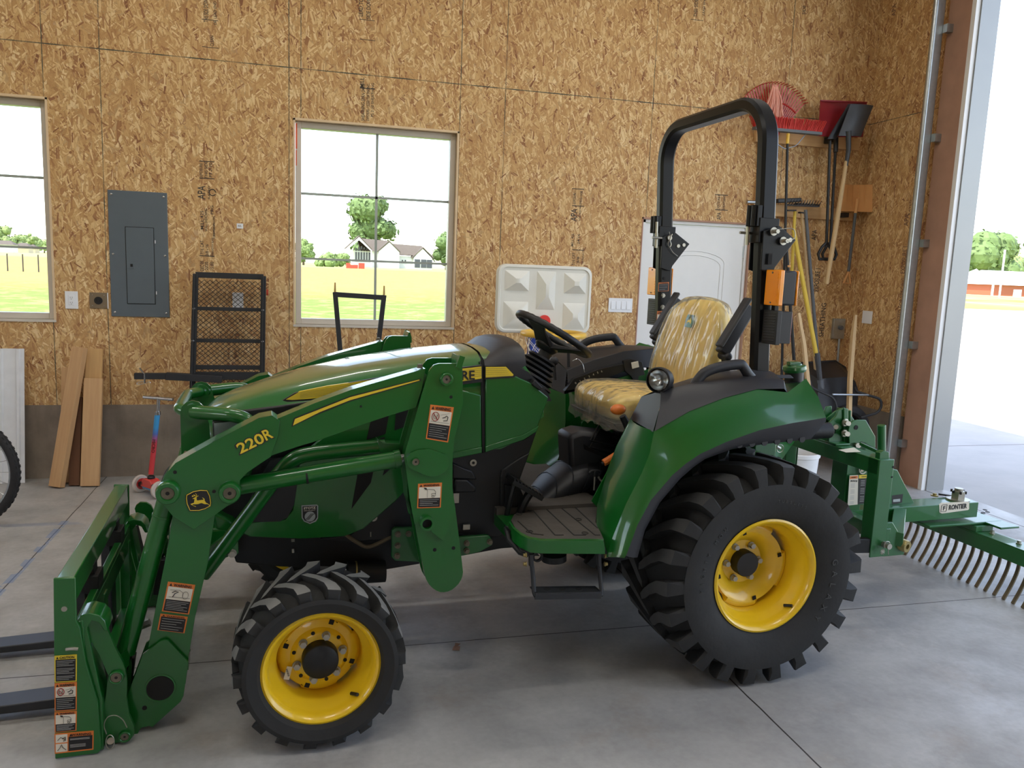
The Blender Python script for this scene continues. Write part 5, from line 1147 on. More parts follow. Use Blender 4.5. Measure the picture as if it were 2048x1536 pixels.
# ================================================================ LABEL MAKER
def quadmap(q):     # q: tl,tr,br,bl pixel corners -> function (u right 0..1, v down 0..1) -> pixel
    (ax_, ay_), (bx_, by_), (cx_, cy_), (dx_, dy_) = q
    return lambda u, v: (ax_ * (1 - u) * (1 - v) + bx_ * u * (1 - v) + cx_ * u * v + dx_ * (1 - u) * v, ay_ * (1 - u) * (1 - v) + by_ * u * (1 - v) + cy_ * u * v + dy_ * (1 - u) * v)
def label(name, q, y, parent, border='lbl_orange', head='WARNING', pict=.45, lines=7, fn=None, kind='loader', side=False):
    f = quadmap(q); PT = fn or T
    b = B(border)
    def panel(u0, v0, u1, v1, d, mat): b.m(mat); b.prism([PT(*f(u, v), y) + YV(-d) for u, v in ((u0, v0), (u1, v0), (u1, v1), (u0, v1))], (0, .0006, 0))
    def txt(s, u, v, hv, wv, mat, d=.0022):
        b.m(mat); c = PT(*f(u, v), y) + YV(-d); r_ = PT(*f(u + .1, v), y) - PT(*f(u - .1, v), y); up = PT(*f(u, v - .1), y) - PT(*f(u, v + .1), y)
        b.text(s, c, r_, up, up.length * hv / .2, None if wv is None else r_.length * wv / .2, ex=.0003, bold=.02)
    def ln(pts, r_=.0008, mat='lbl_black', d=.0024): b.m(mat); b.tube([PT(*f(u, v), y) + YV(-d) for u, v in pts], r_, 4, caps=False)
    panel(0, 0, 1, 1, .0008, border)
    hv = .15 if pict < .6 else .13
    if not side:
        txt(head, .56, hv * .55, hv * .62, .66, 'lbl_black')
        b.m('lbl_black'); b.prism([PT(*f(u, v), y) + YV(-.002) for u, v in ((.08, hv * .85), (.13, hv * .2), (.18, hv * .85))], (0, .0004, 0))
        v0 = hv
        if pict: 
            panel(.05, v0, .95, v0 + pict, .0014, 'lbl_white'); v1 = v0 + pict
            def P_(u, v): return (.05 + .9 * u, v0 + pict * v)
            if kind == 'nobucket':
                b.m('red_dark'); ln([P_(.26 + .17 * math.cos(R(a)), .45 + .34 * math.sin(R(a))) for a in range(0, 361, 24)], .0012, 'red_dark'); ln([P_(.14, .2), P_(.38, .7)], .0012, 'red_dark')
                ln([P_(.16, .35), P_(.2, .62), P_(.32, .62), P_(.34, .3)]); ln([P_(.6, .5), P_(.7, .45), P_(.78, .3), P_(.86, .4), P_(.84, .65), P_(.66, .7)], .0014); ln([P_(.05, .85), P_(.95, .85)], .0005); ln([P_(.5, .3), P_(.9, .1)], .0004)
            elif kind == 'reach':
                ln([P_(.25, .05), P_(.33, .2), P_(.45, .2), P_(.7, .25), P_(.78, .45), P_(.76, .65)], .0006); ln([P_(.24, .06), P_(.34, .1), P_(.36, .22), P_(.3, .2), P_(.24, .06)], .0014); ln([P_(.6, .6), P_(.78, .58), P_(.78, .8), P_(.6, .8), P_(.6, .6)], .0006); ln([P_(.4, .25), P_(.4, .95)], .0004); ln([P_(.66 + .06 * math.cos(R(a)), .86 + .1 * math.sin(R(a))) for a in range(0, 361, 45)], .0005)
            else:
                ln([P_(.2, .45), P_(.32, .3), P_(.45, .35), P_(.32, .5), P_(.25, .8)], .0014); ln([P_(.75 + .12 * math.cos(R(a)), .55 + .3 * math.sin(R(a))) for a in range(0, 361, 30)], .0005); ln([P_(.1, .25), P_(.5, .2), P_(.65, .4), P_(.65, .7)], .0005); ln([P_(.1, .8), P_(.95, .75)], .0005)
        else: v1 = v0
        panel(.05, v1 + .005, .95, .965, .0014, 'lbl_black')
        n = lines
        for i in range(n):
            vv = v1 + .03 + (.92 - v1 - .03) * (i + .5) / n
            if n > 9 and i % 5 == 4: continue
            w_ = [.8, .72, .55, .78, .66][i % 5]; ln([(.1, vv), (.1 + w_, vv)], .0006, 'lbl_grey')
    else:
        panel(.03, .07, .33, .47, .0014, 'lbl_white'); panel(.03, .53, .33, .93, .0014, 'lbl_white'); panel(.36, .22, .97, .93, .0014, 'lbl_black')
        txt(head, .69, .13, .12, .5, 'lbl_black'); b.m('lbl_black'); b.prism([PT(*f(u, v), y) + YV(-.002) for u, v in ((.38, .19), (.42, .06), (.46, .19))], (0, .0004, 0))
        ln([(.08, .35), (.16, .2), (.25, .3), (.24, .42)], .0008); ln([(.2, .28), (.28, .2), (.28, .38)], .0014); ln([(.08, .85), (.15, .7), (.18, .55), (.22, .72), (.3, .85)], .0008)
        for vv in (.32, .37, .62, .68, .74): ln([(.4, vv), (.9 - .1 * (vv > .6), vv)], .0006, 'lbl_grey')
    ob = b.build(name, parent, smooth=0)
    return ob

# ================================================================ LOADER
YM = .50
def holes(b, pts, y, r=.006):
    b.m('dark_gap')
    for px, py in pts: p = T(px, py, y); b.cyl(p + YV(.004), p + YV(-.0008), r, 14)
def boss(b, px, py, y, ro, ri, dep=.02):
    p = T(px, py, y); b.m('green'); b.lathe(p, (0, -1, 0), [(ro * 1.08, 0), (ro * 1.08, dep * .2), (ro, dep * .9), (ro * .93, dep), (ri * 1.1, dep), (ri, dep * .9), (ri, dep * .3)], 32)
    b.m('old_bolt'); b.cyl(p, p + YV(-dep * .7), ri * .98, 20); b.m('dark_gap'); b.cyl(p + YV(-dep * .7), p + YV(-dep * .74), ri * .3, 10)
mast_o = [(924.8, 727), (925.8, 806), (917, 845), (908.5, 876), (905, 924.5), (905, 976.6), (911, 1019), (886.7, 1082), (863.6, 1064), (862, 1058), (828.8, 1047.5), (820, 1000), (811, 930), (808.6, 915), (812, 898), (854.8, 752), (860, 739), (868, 730), (878, 727)]
post_o = [(828, 1040), (843.5, 1119.8), (850, 1150.7), (853, 1160), (858, 1169), (865, 1176), (872, 1181), (880, 1184), (888, 1184.5), (896, 1183), (904, 1179.5), (911, 1174), (917, 1168), (922, 1160), (925, 1152), (926, 1144), (923, 1116.5), (911, 1020), (900, 960), (830, 960)]
MC = []
b = B('green')
b.prism(TP(mast_o, -.56), (0, .012, 0)); b.prism([p + YV(.10) + Vector((-.004, 0, .008)) for p in TP(mast_o[:9] + mast_o[10:], -.56)], (0, .012, 0)); b.prism(TP(post_o, -.545), (0, .018, 0))
b.prism([p + YV(.085) for p in TP(post_o, -.545)], (0, .012, 0))
P0 = TP([(858, 752), (812, 915), (816, 1000), (830, 1045)], -.55); b.grid([P0, [p + YV(.10) for p in P0]])
p = TP([(918, 712), (921, 712), (925, 726), (925, 740), (913, 740), (915, 720)], -.55); b.prism(p, (0, .1, 0)); q0 = TP([(916, 735), (924, 712)], -.556); b.beam(q0[0], q0[1], .02, .02)
plate_o = [(812, 915)] + [(812 + 20 * (1 - math.cos(R(a))), 920 + 20 * math.sin(R(a))) for a in range(20, 81, 20)] + [(850, 950), (866, 952), (880, 948), (893, 938), (897, 926), (896, 916), (890, 908), (858, 897), (835, 899), (820, 905)]
b.prism(TP(plate_o, -.561), (0, -.009, 0))
boss(b, 892, 758, -.56, .023, .015, .014); boss(b, 831, 923, -.567, .014, .0135, .01)
p = T(852.6, 1045, -.56); b.m('green'); b.lathe(p, (0, -1, 0), [(.026, -.08), (.026, .02), (.018, .02), (.018, -.08)], 28); b.m('dark_gap'); b.cyl(p + YV(.03), p + YV(-.004), .0178, 20)
holes(b, [(902, 794)], -.56); holes(b, [(869.5, 1099.6), (907, 1096)], -.545, .007)
mast = b.build('loader_mast', TR, bevel=.0015); MC.append(mast)
label('warning_label', [(860.7, 809), (907.6, 814.5), (896, 885), (851.5, 877.5)], -.5605, mast, kind='nobucket', lines=6, pict=.38)
label('warning_label', [(836, 967.5), (884, 965), (881.5, 1015), (834, 1016.5)], -.5605, mast, kind='reach', lines=4, pict=.45)
# mount plates with bolts
b = B('green_rough'); PR([(784, 1062), (790, 1056), (850, 1056), (862, 1110), (850, 1125), (790, 1122), (783, 1115)], -.36, -.34, b); PR([(905, 1076), (978, 1071), (985, 1080), (985, 1090), (960, 1104), (925, 1112), (905, 1112)], -.36, -.34, b); b.cyl(T(858, 1100, -.36), T(858, 1100, -.46), .045, 16); 
mp_ = b.build('mount_plate', TR, bevel=.003); MC.append(mp_)
for px, py in ((795.5, 1068), (817, 1067), (795, 1090.5), (794, 1111), (933, 1086), (933, 1101), (979, 1083)): b = B('old_bolt'); b.bolt(T(px, py, -.36), (0, -1, 0), .0095, .016); o_ = b.build('bolt', mp_)
# arm, upper box section
b = B('green')
up_o = [(851, 737), (780, 757), (703.6, 779), (630, 806), (558.6, 836), (520, 850), (505, 930), (541, 912), (600, 892), (640, 880), (700, 858), (770, 834), (832, 815), (843, 780)]
b.prism(TP(up_o, -.545), (0, .075, 0))
kn = [(336, 943), (351, 926), (430, 882), (517.5, 836), (543.9, 831), (559.7, 842), (556, 870), (541.4, 914), (520, 928), (495, 945), (480, 960), (478, 990), (470, 1005), (455, 1012), (431, 1029), (388.4, 1059), (346, 1033), (325, 1006), (319, 998), (317, 980), (322, 965)]
kp = TP(kn, -.56); b.prism(kp, (0, .01, 0)); b.prism([p + YV(.085) for p in kp], (0, .01, 0)); b.grid([kp[:6], [p + YV(.09) for p in kp[:6]]])
lw = [(347, 1020), (338, 1083), (320.5, 1169), (297, 1289), (290, 1340), (377, 1340), (377, 1314), (390, 1235), (415.6, 1126), (431, 1020), (400, 1000)]
b.prism(TP(lw, -.545), (0, .075, 0))
ft = [(285.6, 1308.6), (320.5, 1283), (330, 1280), (336, 1281), (376.8, 1324), (367, 1392), (361, 1403.6), (305, 1454), (298, 1452), (281.7, 1456), (270, 1477), (262, 1470), (250.7, 1401.7)]
fp = TP(ft, -.56); b.prism(fp, (0, .01, 0)); b.prism([p + YV(.085) for p in fp], (0, .01, 0))
p = T(320.5, 1376.5, -.561); b.lathe(p, (0, -1, 0), [(.05, -.095), (.05, .0015), (.044, .0015), (.042, -.095)], 36); b.m('dark_gap'); b.cyl(p + YV(.03), p + YV(-.0012), .043, 30); b.m('green')
boss(b, 459.6, 983.5, -.56, .034, .021, .03); boss(b, 336.3, 983.5, -.56, .036, .021, .03)
b.m('old_bolt'); p = T(839.5, 736, -.52); b.bolt(p, (0, 0, 1), .009, .014); holes(b, [(350, 944.5), (428, 983)], -.561, .006); holes(b, [(722, 813)], -.546, .004); holes(b, [(289, 1416)], -.561, .008)
arm = b.build('loader_arm', TR, bevel=.003); MC.append(arm)
b = B('lbl_black'); PR([(583, 854), (588, 836), (700, 792), (842, 757), (842, 762), (700, 803), (640, 827)], -.5465, -.5445, b); b.m('decal_yellow'); PR([(586, 851), (590, 838), (700, 794.5), (839, 759), (839, 761), (700, 800.5), (640, 824)], -.5475, -.5445, b); b.build('stripe_decal', arm, smooth=0)
b = B('lbl_black'); c = T(510.5, 881, -.5607); q = T(540, 866, -.5607) - T(480, 895.5, -.5607); b.text('220', T(501, 886.5, -.5607), q, (-.2, 0, 1), .044, .100, ex=.0004, bold=.06); b.text('R', T(535, 868.5, -.5607), q, (-.2, 0, 1), .044, .034, ex=.0004, bold=.06)
b.m('decal_yellow'); b.text('220', T(501, 886.5, -.5613), q, (-.2, 0, 1), .037, .090, ex=.0004, bold=.02); b.text('R', T(535, 868.5, -.5613), q, (-.2, 0, 1), .037, .027, ex=.0004, bold=.02); b.build('model_lettering', arm, smooth=0)
# leaping deer badge
def outline(q, y, r_=5): 
    return rounded_px(q, y)
def rpoly(q, k=.18, n=4):
    o = []; m_ = len(q)
    for i in range(m_):
        a = Vector((*q[i - 1], 0)); p_ = Vector((*q[i], 0)); c_ = Vector((*q[(i + 1) % m_], 0)); p0 = p_.lerp(a, k); p1 = p_.lerp(c_, k)
        for j in range(n + 1): t_ = j / n; w_ = p0 * (1 - t_) ** 2 + p_ * 2 * t_ * (1 - t_) + p1 * t_ * t_; o.append((w_.x, w_.y))
    return o
bq = [(371.5, 988), (397, 979.5), (416, 981), (422.5, 1011), (417, 1015), (398, 1022.5), (380, 1022), (376, 1013)]
b = B('lbl_black'); b.prism(TP([(360 + x / 15.87, 970 + y / 15.87) for x, y in [(185, 310), (400, 195), (640, 145), (875, 158), (965, 340), (998, 560), (980, 675), (800, 778), (600, 838), (298, 838), (195, 620), (165, 430)]], -.561), (0, -.0008, 0)); DQ = lambda l: [(360 + x / 15.87, 970 + y / 15.87) for x, y in l]
b.m('decal_yellow'); b.tube(TP(DQ([(215, 325), (420, 215), (650, 172), (855, 182), (940, 350), (972, 560), (955, 665), (790, 755), (600, 808), (320, 808), (225, 600), (203, 430)]), -.5622), .0013, 4, closed=True)
# deer drawn from zoom 2 coordinates (2.5775 px per photo px)
dz = [(776, 182), (786, 171), (800, 167), (794, 158), (790, 145), (786, 137), (792, 137), (798, 150), (806, 154), (810, 146), (806, 132), (814, 148), (822, 150), (816, 158), (826, 160), (838, 158), (846, 154), (838, 143), (850, 152), (852, 162), (862, 170), (874, 178), (876, 184), (862, 178), (846, 176), (826, 175), (812, 176), (800, 180), (806, 186), (798, 186), (788, 180)]
dp = DQ([(398, 440), (440, 405), (475, 392), (495, 375), (520, 370), (530, 385), (525, 430), (535, 480), (560, 492), (620, 482), (700, 472), (750, 470), (735, 430), (700, 398), (728, 405), (778, 440), (784, 465), (778, 485), (800, 520), (830, 565), (880, 585), (965, 660), (935, 655), (890, 612), (850, 605), (790, 605), (740, 590), (690, 570), (640, 580), (580, 602), (520, 608), (455, 610), (400, 612), (388, 618), (400, 640), (450, 660), (508, 675), (500, 692), (440, 670), (370, 632), (335, 605), (350, 595), (400, 580), (440, 565), (450, 530), (460, 450), (445, 435), (410, 445)]); b.prism(TP(dp, -.5618), (0, -.0008, 0))
for seg in (((512, 375), (527, 320), (490, 268)), ((515, 345), (440, 345), (380, 378)), ((475, 342), (432, 305)), ((420, 350), (378, 338)), ((528, 372), (585, 343))): b.tube(TP(DQ(seg), -.5623), .0010, 4)
b.build('deer_badge', arm, smooth=0)
label('warning_label', [(336, 1163), (390.5, 1169.7), (378, 1229), (323.6, 1222.4)], -.5455, arm, kind='crush', lines=6, pict=.42)
label('warning_label', [(321, 1227), (375.6, 1233.5), (369, 1266.5), (314.7, 1260)], -.5455, arm, kind='none', lines=5, pict=0)
# torque tube between the arms
b = B('green'); p = T(320.5, 1376.5, -.47); b.cyl(p, (p.x, .47, p.z), .045, 24); p = T(405, 912, -.47); b.cyl((p.x, -.47, p.z), (p.x, .47, p.z), .03, 16) if False else None
b.build('torque_tube', TR)
# lift cylinder
b = B('green'); a_ = T(478, 972, -.50); c_ = T(797, 918, -.50); m_ = T(613, 950, -.50); b.cyl(a_, c_, .0305, 28); b.cyl(a_.lerp(c_, .97), c_ + (c_ - a_) * .012, .034, 28)
p = T(459.6, 983.5, -.50); b.cyl(p + YV(-.04), p + YV(.04), .032, 20)
b.m('dark_gap'); d_ = _u(c_ - a_); b.cyl(m_ - d_ * .004, m_ + d_ * .004, .0312, 28); b.m('chrome'); b.cyl(c_, T(826, 914, -.5), .017, 16); b.m('engine_black'); p = T(829, 921, -.5); b.cyl(p + YV(-.035), p + YV(.035), .03, 18)
MC.append(b.build('lift_cylinder', TR, smooth=40, bevel=.0012))
# tilt cylinder
b = B('green'); a_ = T(334, 998, -.50); c_ = T(251, 1305, -.50); b.cyl(a_, c_, .0315, 28); p = T(336.3, 983.5, -.5); b.cyl(p + YV(-.04), p + YV(.04), .033, 20); b.cyl(a_.lerp(c_, .10), a_.lerp(c_, .115), .0335, 28); b.m('engine_black'); b.cyl(c_, T(240, 1345, -.5), .024, 18); p = T(262, 1310, -.47); b.beam(p, T(250, 1400, -.47), .03, .05, (0, 1, 0))
MC.append(b.build('tilt_cylinder', TR, smooth=40, bevel=.0012))
b = B('chrome'); b.cyl(T(336, 1120, -.44), T(303, 1295, -.44), .008, 10); b.cyl(T(350, 1010, -.44), T(338, 1100, -.44), .007, 10); MC.append(b.build('hydraulic_line', TR))
b = B('zinc'); a_ = T(280, 1252, -.46); b.cyl(a_, T(300, 1244, -.46), .014, 6); MC.append(b.build('line_fitting', TR))
# brace tube from mast to front bracket
b = B('green'); path = smoothp([T(770, 893, -.43), T(690, 900, -.43), T(620, 908, -.43), T(585, 920, -.43), T(556, 950, -.42), T(500, 1025, -.40), T(430, 1118, -.37), T(405, 1150, -.36)], 8); b.tube(path, .0275, 18)
PR([(755, 878), (765, 886), (810, 888), (850, 880), (850, 925), (800, 915), (760, 905)], -.46, -.40, b); PR([(455, 1068), (468, 1064), (476, 1072), (477, 1106), (470, 1113), (440, 1112), (400, 1120), (392, 1112)], -.38, -.36, b)
fb_ = b.build('loader_brace', TR, bevel=.002); MC.append(fb_)
for px, py in ((464.5, 1076), (464.5, 1106)): b = B('zinc'); b.bolt(T(px, py, -.38), (0, -1, 0), .0125, .018); b.build('bolt', fb_)
# bell link and carrier (attaches the pallet frame)
b = B('green')
l1 = [(155.6, 1246), (160, 1236), (171, 1228), (190, 1228), (204, 1235), (212, 1250), (216, 1262), (232, 1300), (246, 1325), (251, 1340), (250, 1356), (242, 1366), (228, 1366), (216, 1350), (200, 1312), (178, 1275), (172, 1258), (160, 1262)]
l2 = [(216, 1350), (222, 1336), (240, 1334), (252, 1342), (254, 1362), (253, 1395), (258, 1430), (268, 1452), (268, 1470), (258, 1482), (240, 1488), (228, 1494), (226, 1508), (212, 1510), (202, 1490), (200, 1455), (206, 1420), (212, 1390)]
CL = lambda P: [Vector((p.x, p.y, max(.006, p.z))) for p in P]
b.prism(TP(l1, -.625), (0, .016, 0)); b.prism(CL(TP(l2, -.61)), (0, .014, 0)); b.prism([p + YV(.10) for p in CL(TP(l2, -.61))], (0, .014, 0)); b.prism([p + YV(.09) for p in TP(l1[8:14], -.625)], (0, .014, 0))
boss(b, 233, 1353, -.625, .022, .017, .012); boss(b, 250, 1471, -.61, .019, .013, .012)
p_ = TP([(163, 1250), (185, 1330), (205, 1420), (212, 1505)], -.50); 
b.prism(CL(TP([(176, 1262), (212, 1400), (205, 1490), (200, 1505), (186, 1440), (178, 1340)], -.57)), (0, .10, 0)); 
MC.append(b.build('carrier_link', TR, bevel=.002))
b = B('zinc'); 
b.tube(smoothp([T(213, 1468, -.63), T(208, 1450, -.635), T(216, 1434, -.64), T(232, 1431, -.64), T(246, 1440, -.635), T(254, 1455, -.63)], 6), .0016, 6)
b.tube([p for p in arc(T(220, 1484, -.635), (.5, 0, 0), (0, 0, 1), .0245, 0, 360, 24)][:-1], .0018, 6, closed=True); b.cyl(T(221, 1482, -.605), T(221, 1482, -.635), .011, 12)
MC.append(b.build('hitch_pin', TR))
# hoses at the arm front
b = B('hose'); b.tube(smoothp([T(375, 905, -.40), T(362, 925, -.40), T(345, 938, -.42), T(334, 955, -.44), T(332, 975, -.44)], 6), .011, 10); b.m('engine_black'); b.tube(smoothp([T(352, 930, -.41), T(338, 945, -.43), T(330, 965, -.45)], 5), .0135, 10); MC.append(b.build('hydraulic_hose', TR))
mirror_copy(MC)
# ================================================================ FENDERS, PLATFORM
YI = -.385
def fender(s):
    """s=-1 near side, +1 far side (mirrored)"""
    def V(pts): return [Vector((p.x, p.y * -s, p.z)) for p in pts]
    L = TP([(1275, 1115), (1290, 1060), (1320, 1005), (1360, 958), (1386, 935), (1410, 918), (1465, 898), (1530, 888), (1590, 882), (1622, 878), (1645, 848)], -.75)
    G = TP([(1252, 1112), (1275, 1050), (1302, 1000), (1345, 950), (1372, 927), (1400, 908), (1452, 884), (1520, 860), (1585, 846), (1630, 839), (1652, 835)], -.778)
    Cc = TP([(1215, 1110), (1225, 1075), (1252, 1008), (1284, 945), (1300, 905), (1308, 862), (1376, 823), (1445, 796), (1513, 778), (1575, 785), (1612, 757)], -.72)
    Mid = [g.lerp(c, .5) + Vector((0, -.012, .006)) for g, c in zip(G, Cc)]
    I = [T(1211, 1085, -.66), T(1192, 1052, -.55), T(1194, 1010, -.44), T(1214, 945, YI), T(1234, 893, YI), T(1262, 838, YI)]
    if s > 0: I = [Vector((p.x, -p.y, p.z)) for p in (T(1050, 962, .50), T(1080, 958, .43), T(1108, 938, .385), T(1124, 895, .385), T(1130, 845, .385), T(1130, 788, .385))]
    b = B('green'); rows = [[Cc[i].lerp(I[i], t) + (Vector((-.02, 0, 0)) * math.sin(math.pi * t) if i > 0 else Vector()) for t in (0, .25, .5, .75, 1)] for i in range(6)]
    b.grid([V(r) for r in rows]); rows = [[G[i], Mid[i], Cc[i]] for i in range(11)]; b.grid([V(r) for r in rows])
    b.grid([V([p + Vector((0, .01, -.012)) for p in r]) for r in rows])
    # rear shoulder and inner wall
    R0 = [Cc[8], Cc[9], Cc[10]]; R1 = [T(1540, 757, YI - .02), T(1570, 768, YI - .02), T(1603, 764, YI - .02)]
    b.grid([V(R0), V(R1)]); b.add(V([G[10], Cc[10], R1[2], Vector((R1[2].x + .06, R1[2].y, 1.0))]), [(0, 1, 2, 3)])
    iw = [Vector((p.x, YI, p.z)) for p in I[2:]] + [Vector((.24, YI, 1.17)), Vector((.30, YI, .95)), Vector((.1, YI, .62)), Vector((-.5, YI, .60))]
    b.prism(V(iw), (0, .006 * -s, 0))
    f = b.build('fender', TR, smooth=38)
    b = B('cover_black')
    b.grid([V([L[i] + Vector((0, 0, 0)), L[i].lerp(G[i], .5) + Vector((0, -.01, 0)), G[i]]) for i in range(11)])
    b.grid([V([L[i], L[i] + Vector((0, .33 if s < 0 or i > 6 else .10, .02))]) for i in range(11)])
    for k in range(6):
        px = 1478 + 25 * k; py = 889 - 2.2 * k; p = T(px, py, -.752); b.cyl(V([p])[0], V([p + Vector((0, -.006, 0))])[0], .013, 14)
    b.build('fender_lip', TR, smooth=40)
    # moulded black console
    K0 = TP([(1322, 782), (1376, 768), (1445, 757), (1513, 752), (1558, 756)], -.62)
    J0 = [T(px, py, YI - .03) for px, py in ((1283, 793), (1345, 768), (1420, 745), (1500, 738), (1540, 742))]
    lowc = [Cc[5], Cc[6], Cc[7], Cc[8], T(1568, 777, -.72)]
    mid = [c.lerp(k, .55) + Vector((0, -.015, .012)) for c, k in zip(lowc, K0)]
    b = B('cover_black'); n = 5
    b.grid([V([lowc[i] + Vector((0, -.004, 0)), mid[i], K0[i], K0[i].lerp(J0[i], .5) + Vector((0, 0, .006)), J0[i], Vector((J0[i].x, YI, J0[i].z - .09))]) for i in range(n)])
    fi = I[5] + Vector((-.004, 0, 0)); b.add(V([lowc[0] + Vector((-.006, -.004, -.003)), fi, J0[0], K0[0], mid[0]]), [(0, 1, 2, 3, 4)])
    e = n - 1; b.add(V([lowc[e], mid[e], K0[e], J0[e], Vector((J0[e].x, YI, J0[e].z - .09)), Vector((J0[e].x + .05, YI, 1.12)), T(1575, 786, -.70)]), [(0, 1, 2, 3, 4, 5, 6)])
    b.m('dark_gap'); q = T(1530, 752, -.5); b.box(V([q + Vector((-.05, -.06, -.0))])[0], V([q + Vector((.07, .06, .004))])[0])
    b.m('cover_black'); b.prism(V([q + Vector((-.06, -.07, 0)), q + Vector((-.05, -.06, .012)), q + Vector((.08, -.06, .012)), q + Vector((.09, -.07, 0))]), (0, .01 * -s, 0))
    cons = b.build('fender_console', TR, smooth=38, bevel=.006)
    b = B('cover_black'); hp = [T(1384, 779, -.60), T(1398, 757, -.60), T(1412, 744, -.60), T(1440, 734, -.60), T(1478, 729, -.60), T(1486, 733, -.60), T(1496, 748, -.60), T(1508, 762, -.60)]
    b.tube(V(smoothp(hp, 5)), .0165, 14, sy=1.25); b.lathe(V([hp[0]])[0], (0, 0, 1), [(.045, -.012), (.03, .0), (.018, .02)], 16); b.lathe(V([hp[-1]])[0], (0, 0, 1), [(.045, -.012), (.03, .0), (.018, .02)], 16)
    b.build('grab_handle', cons, smooth=60)
    return f, cons
for s in (-1, 1): fender(s)
# far console: quadrant with numbers, levers
b = B('panel_black'); A0 = TX(1140, 772, -.47); 
def far(px, py, y=.365): return T(px, py, y)
strip = [far(1130, 782), far(1148, 758), far(1200, 738), far(1248, 728), far(1262, 736), (far(1235, 748)), far(1190, 763), far(1150, 778)]
b.prism(strip, (0, .03, 0)); b.prism([far(1096, 780, .52), far(1100, 766, .52), far(1145, 758, .52), far(1131, 789, .40)], (0, -.004, .0)); qd = b.build('lever_quadrant', TR, bevel=.002)
b = B('lbl_white')
for i, (px, py) in enumerate(((1151, 766), (1160, 762), (1169, 757.5), (1178, 753), (1186.5, 749), (1195, 745), (1203, 742.5))):
    c = far(px, py) + Vector((0, -.002, 0)); b.text(str(i), c, (1, 0, .42), (-.2, 0, 1), .0105, None, ex=.0004)
b.build('scale_numbers', qd, smooth=0)
b = B('cover_black'); cpts = [far(1145, 735, .58), far(1150, 722, .60), far(1258, 696, .60), far(1288, 704, .58), far(1292, 745, .42), far(1250, 742, .42), far(1205, 742, .44)]
b.grid([[far(1146, 757, .42), far(1200, 740, .42), far(1252, 728, .42), far(1290, 725, .42)], [far(1152, 735, .56), far(1190, 722, .56), far(1240, 712, .56), far(1290, 708, .56)], [far(1156, 718, .66), far(1190, 708, .66), far(1240, 700, .66), far(1290, 700, .66)]])
b.prism([far(1152, 730, .50), far(1165, 715, .5), far(1245, 705, .5), far(1245, 718, .5)], (0, .05, 0)); b.prism([far(1254, 706, .42), far(1292, 703, .42), far(1292, 720, .42), far(1254, 724, .42)], (0, .05, 0)); b.build('console_tray', TR, smooth=40, bevel=.004)
b = B('cover_black'); bt = far(1138, 775, .44); tp_ = far(1136, 722, .44)
for k in range(6): b.lathe(bt.lerp(tp_, .05 + .085 * k), (0, 0, 1), [(.002, .008), (.045 - .005 * k, .006), (.047 - .005 * k, 0), (.04 - .005 * k, -.006), (.002, -.007)], 20)
b.cyl(bt.lerp(tp_, .4), far(1137, 700, .44), .008, 10); b.sphere(far(1137, 694, .44), .02, 12, 8); b.sphere(far(1108, 722, .46), .024, 12, 8); b.cyl(far(1108, 722, .46), far(1110, 760, .46), .008, 8); b.build('control_lever', TR)
b = B('panel_black'); b.prism([far(1247, 722, .36), far(1262, 718, .36), (far(1284, 724, .36)), far(1290, 750, .36), far(1278, 752, .36), far(1276, 762, .36), far(1268, 762, .36), far(1262, 752, .36), far(1250, 742, .36)], (0, .02, 0)); b.m('tag_white'); b.prism([far(1262, 725, .358), far(1276, 722, .358), far(1278, 734, .358), far(1264, 738, .358)], (0, -.003, 0)); b.build('lever_cover', TR, bevel=.003)
b = B('chrome'); b.tube(smoothp([far(1145, 722, .38), far(1155, 718, .38), far(1165, 728, .38), far(1169, 745, .38)], 5), .0018, 6); b.build('wire_tie', TR)
# ---------- platform
ZP = .632
b = B('green'); sk_t = [(1018, 1044), (1026, 1057), (1042, 1070), (1057, 1077), (1082, 1081.5), (1207, 1082)]; sk_b = [(1013, 1062), (1024, 1082), (1040, 1095), (1060, 1105), (1085, 1107), (1210, 1108)]
ys_ = [-.56, -.63, -.68, -.715, -.735, -.755]
top = [T(x, y, d) for (x, y), d in zip(sk_t, ys_)]; bot = [T(x, y, d) for (x, y), d in zip(sk_b, ys_)]
b.grid([top, bot]); b.grid([[p + Vector((.01, .02, 0)) for p in top], [p + Vector((.01, .02, 0)) for p in bot]]); b.grid([bot, [p + Vector((.01, .02, 0)) for p in bot]]); b.grid([top, [p + Vector((.01, .02, 0)) for p in top]])
b.box((-.96, -.60, ZP - .06), (-.60, .60, ZP - .012)); b.build('platform_skirt', TR, smooth=40)
b = B('mat_rubber'); mp2 = [(1022, 1040), (1030, 1055), (1045, 1067), (1060, 1075), (1082, 1080), (1208, 1080), (1200, 1062), (1191, 1044), (1194, 1012), (1172, 1008), (1045, 1015), (1028, 1030)]
mt = [TZ(x, y, ZP) for x, y in mp2]; b.prism([p + Vector((0, 0, -.012)) for p in mt], (0, 0, .012)); mf = [Vector((p.x, -p.y, p.z)) for p in mt]; b.prism([p + Vector((0, 0, -.012)) for p in mf], (0, 0, .012))
b.box((-.96, -.34, ZP - .02), (-.50, .34, ZP + .015))
b.m('dark_gap')
for (x0, y0), (x1, y1) in (((1060, 1014), (1110, 1070)), ((1088, 1013), (1148, 1070)), ((1118, 1012), (1190, 1070)), ((1148, 1012), (1195, 1056)), ((1036, 1042), (1062, 1066)), ((1110, 1070), (1127, 1070)), ((1148, 1070), (1172, 1070)), ((1190, 1070), (1200, 1070)), ((1062, 1067), (1087, 1070))):
    a_ = TZ(x0, y0, ZP + .001); c_ = TZ(x1, y1, ZP + .001); b.beam(a_, c_, .004, .002)
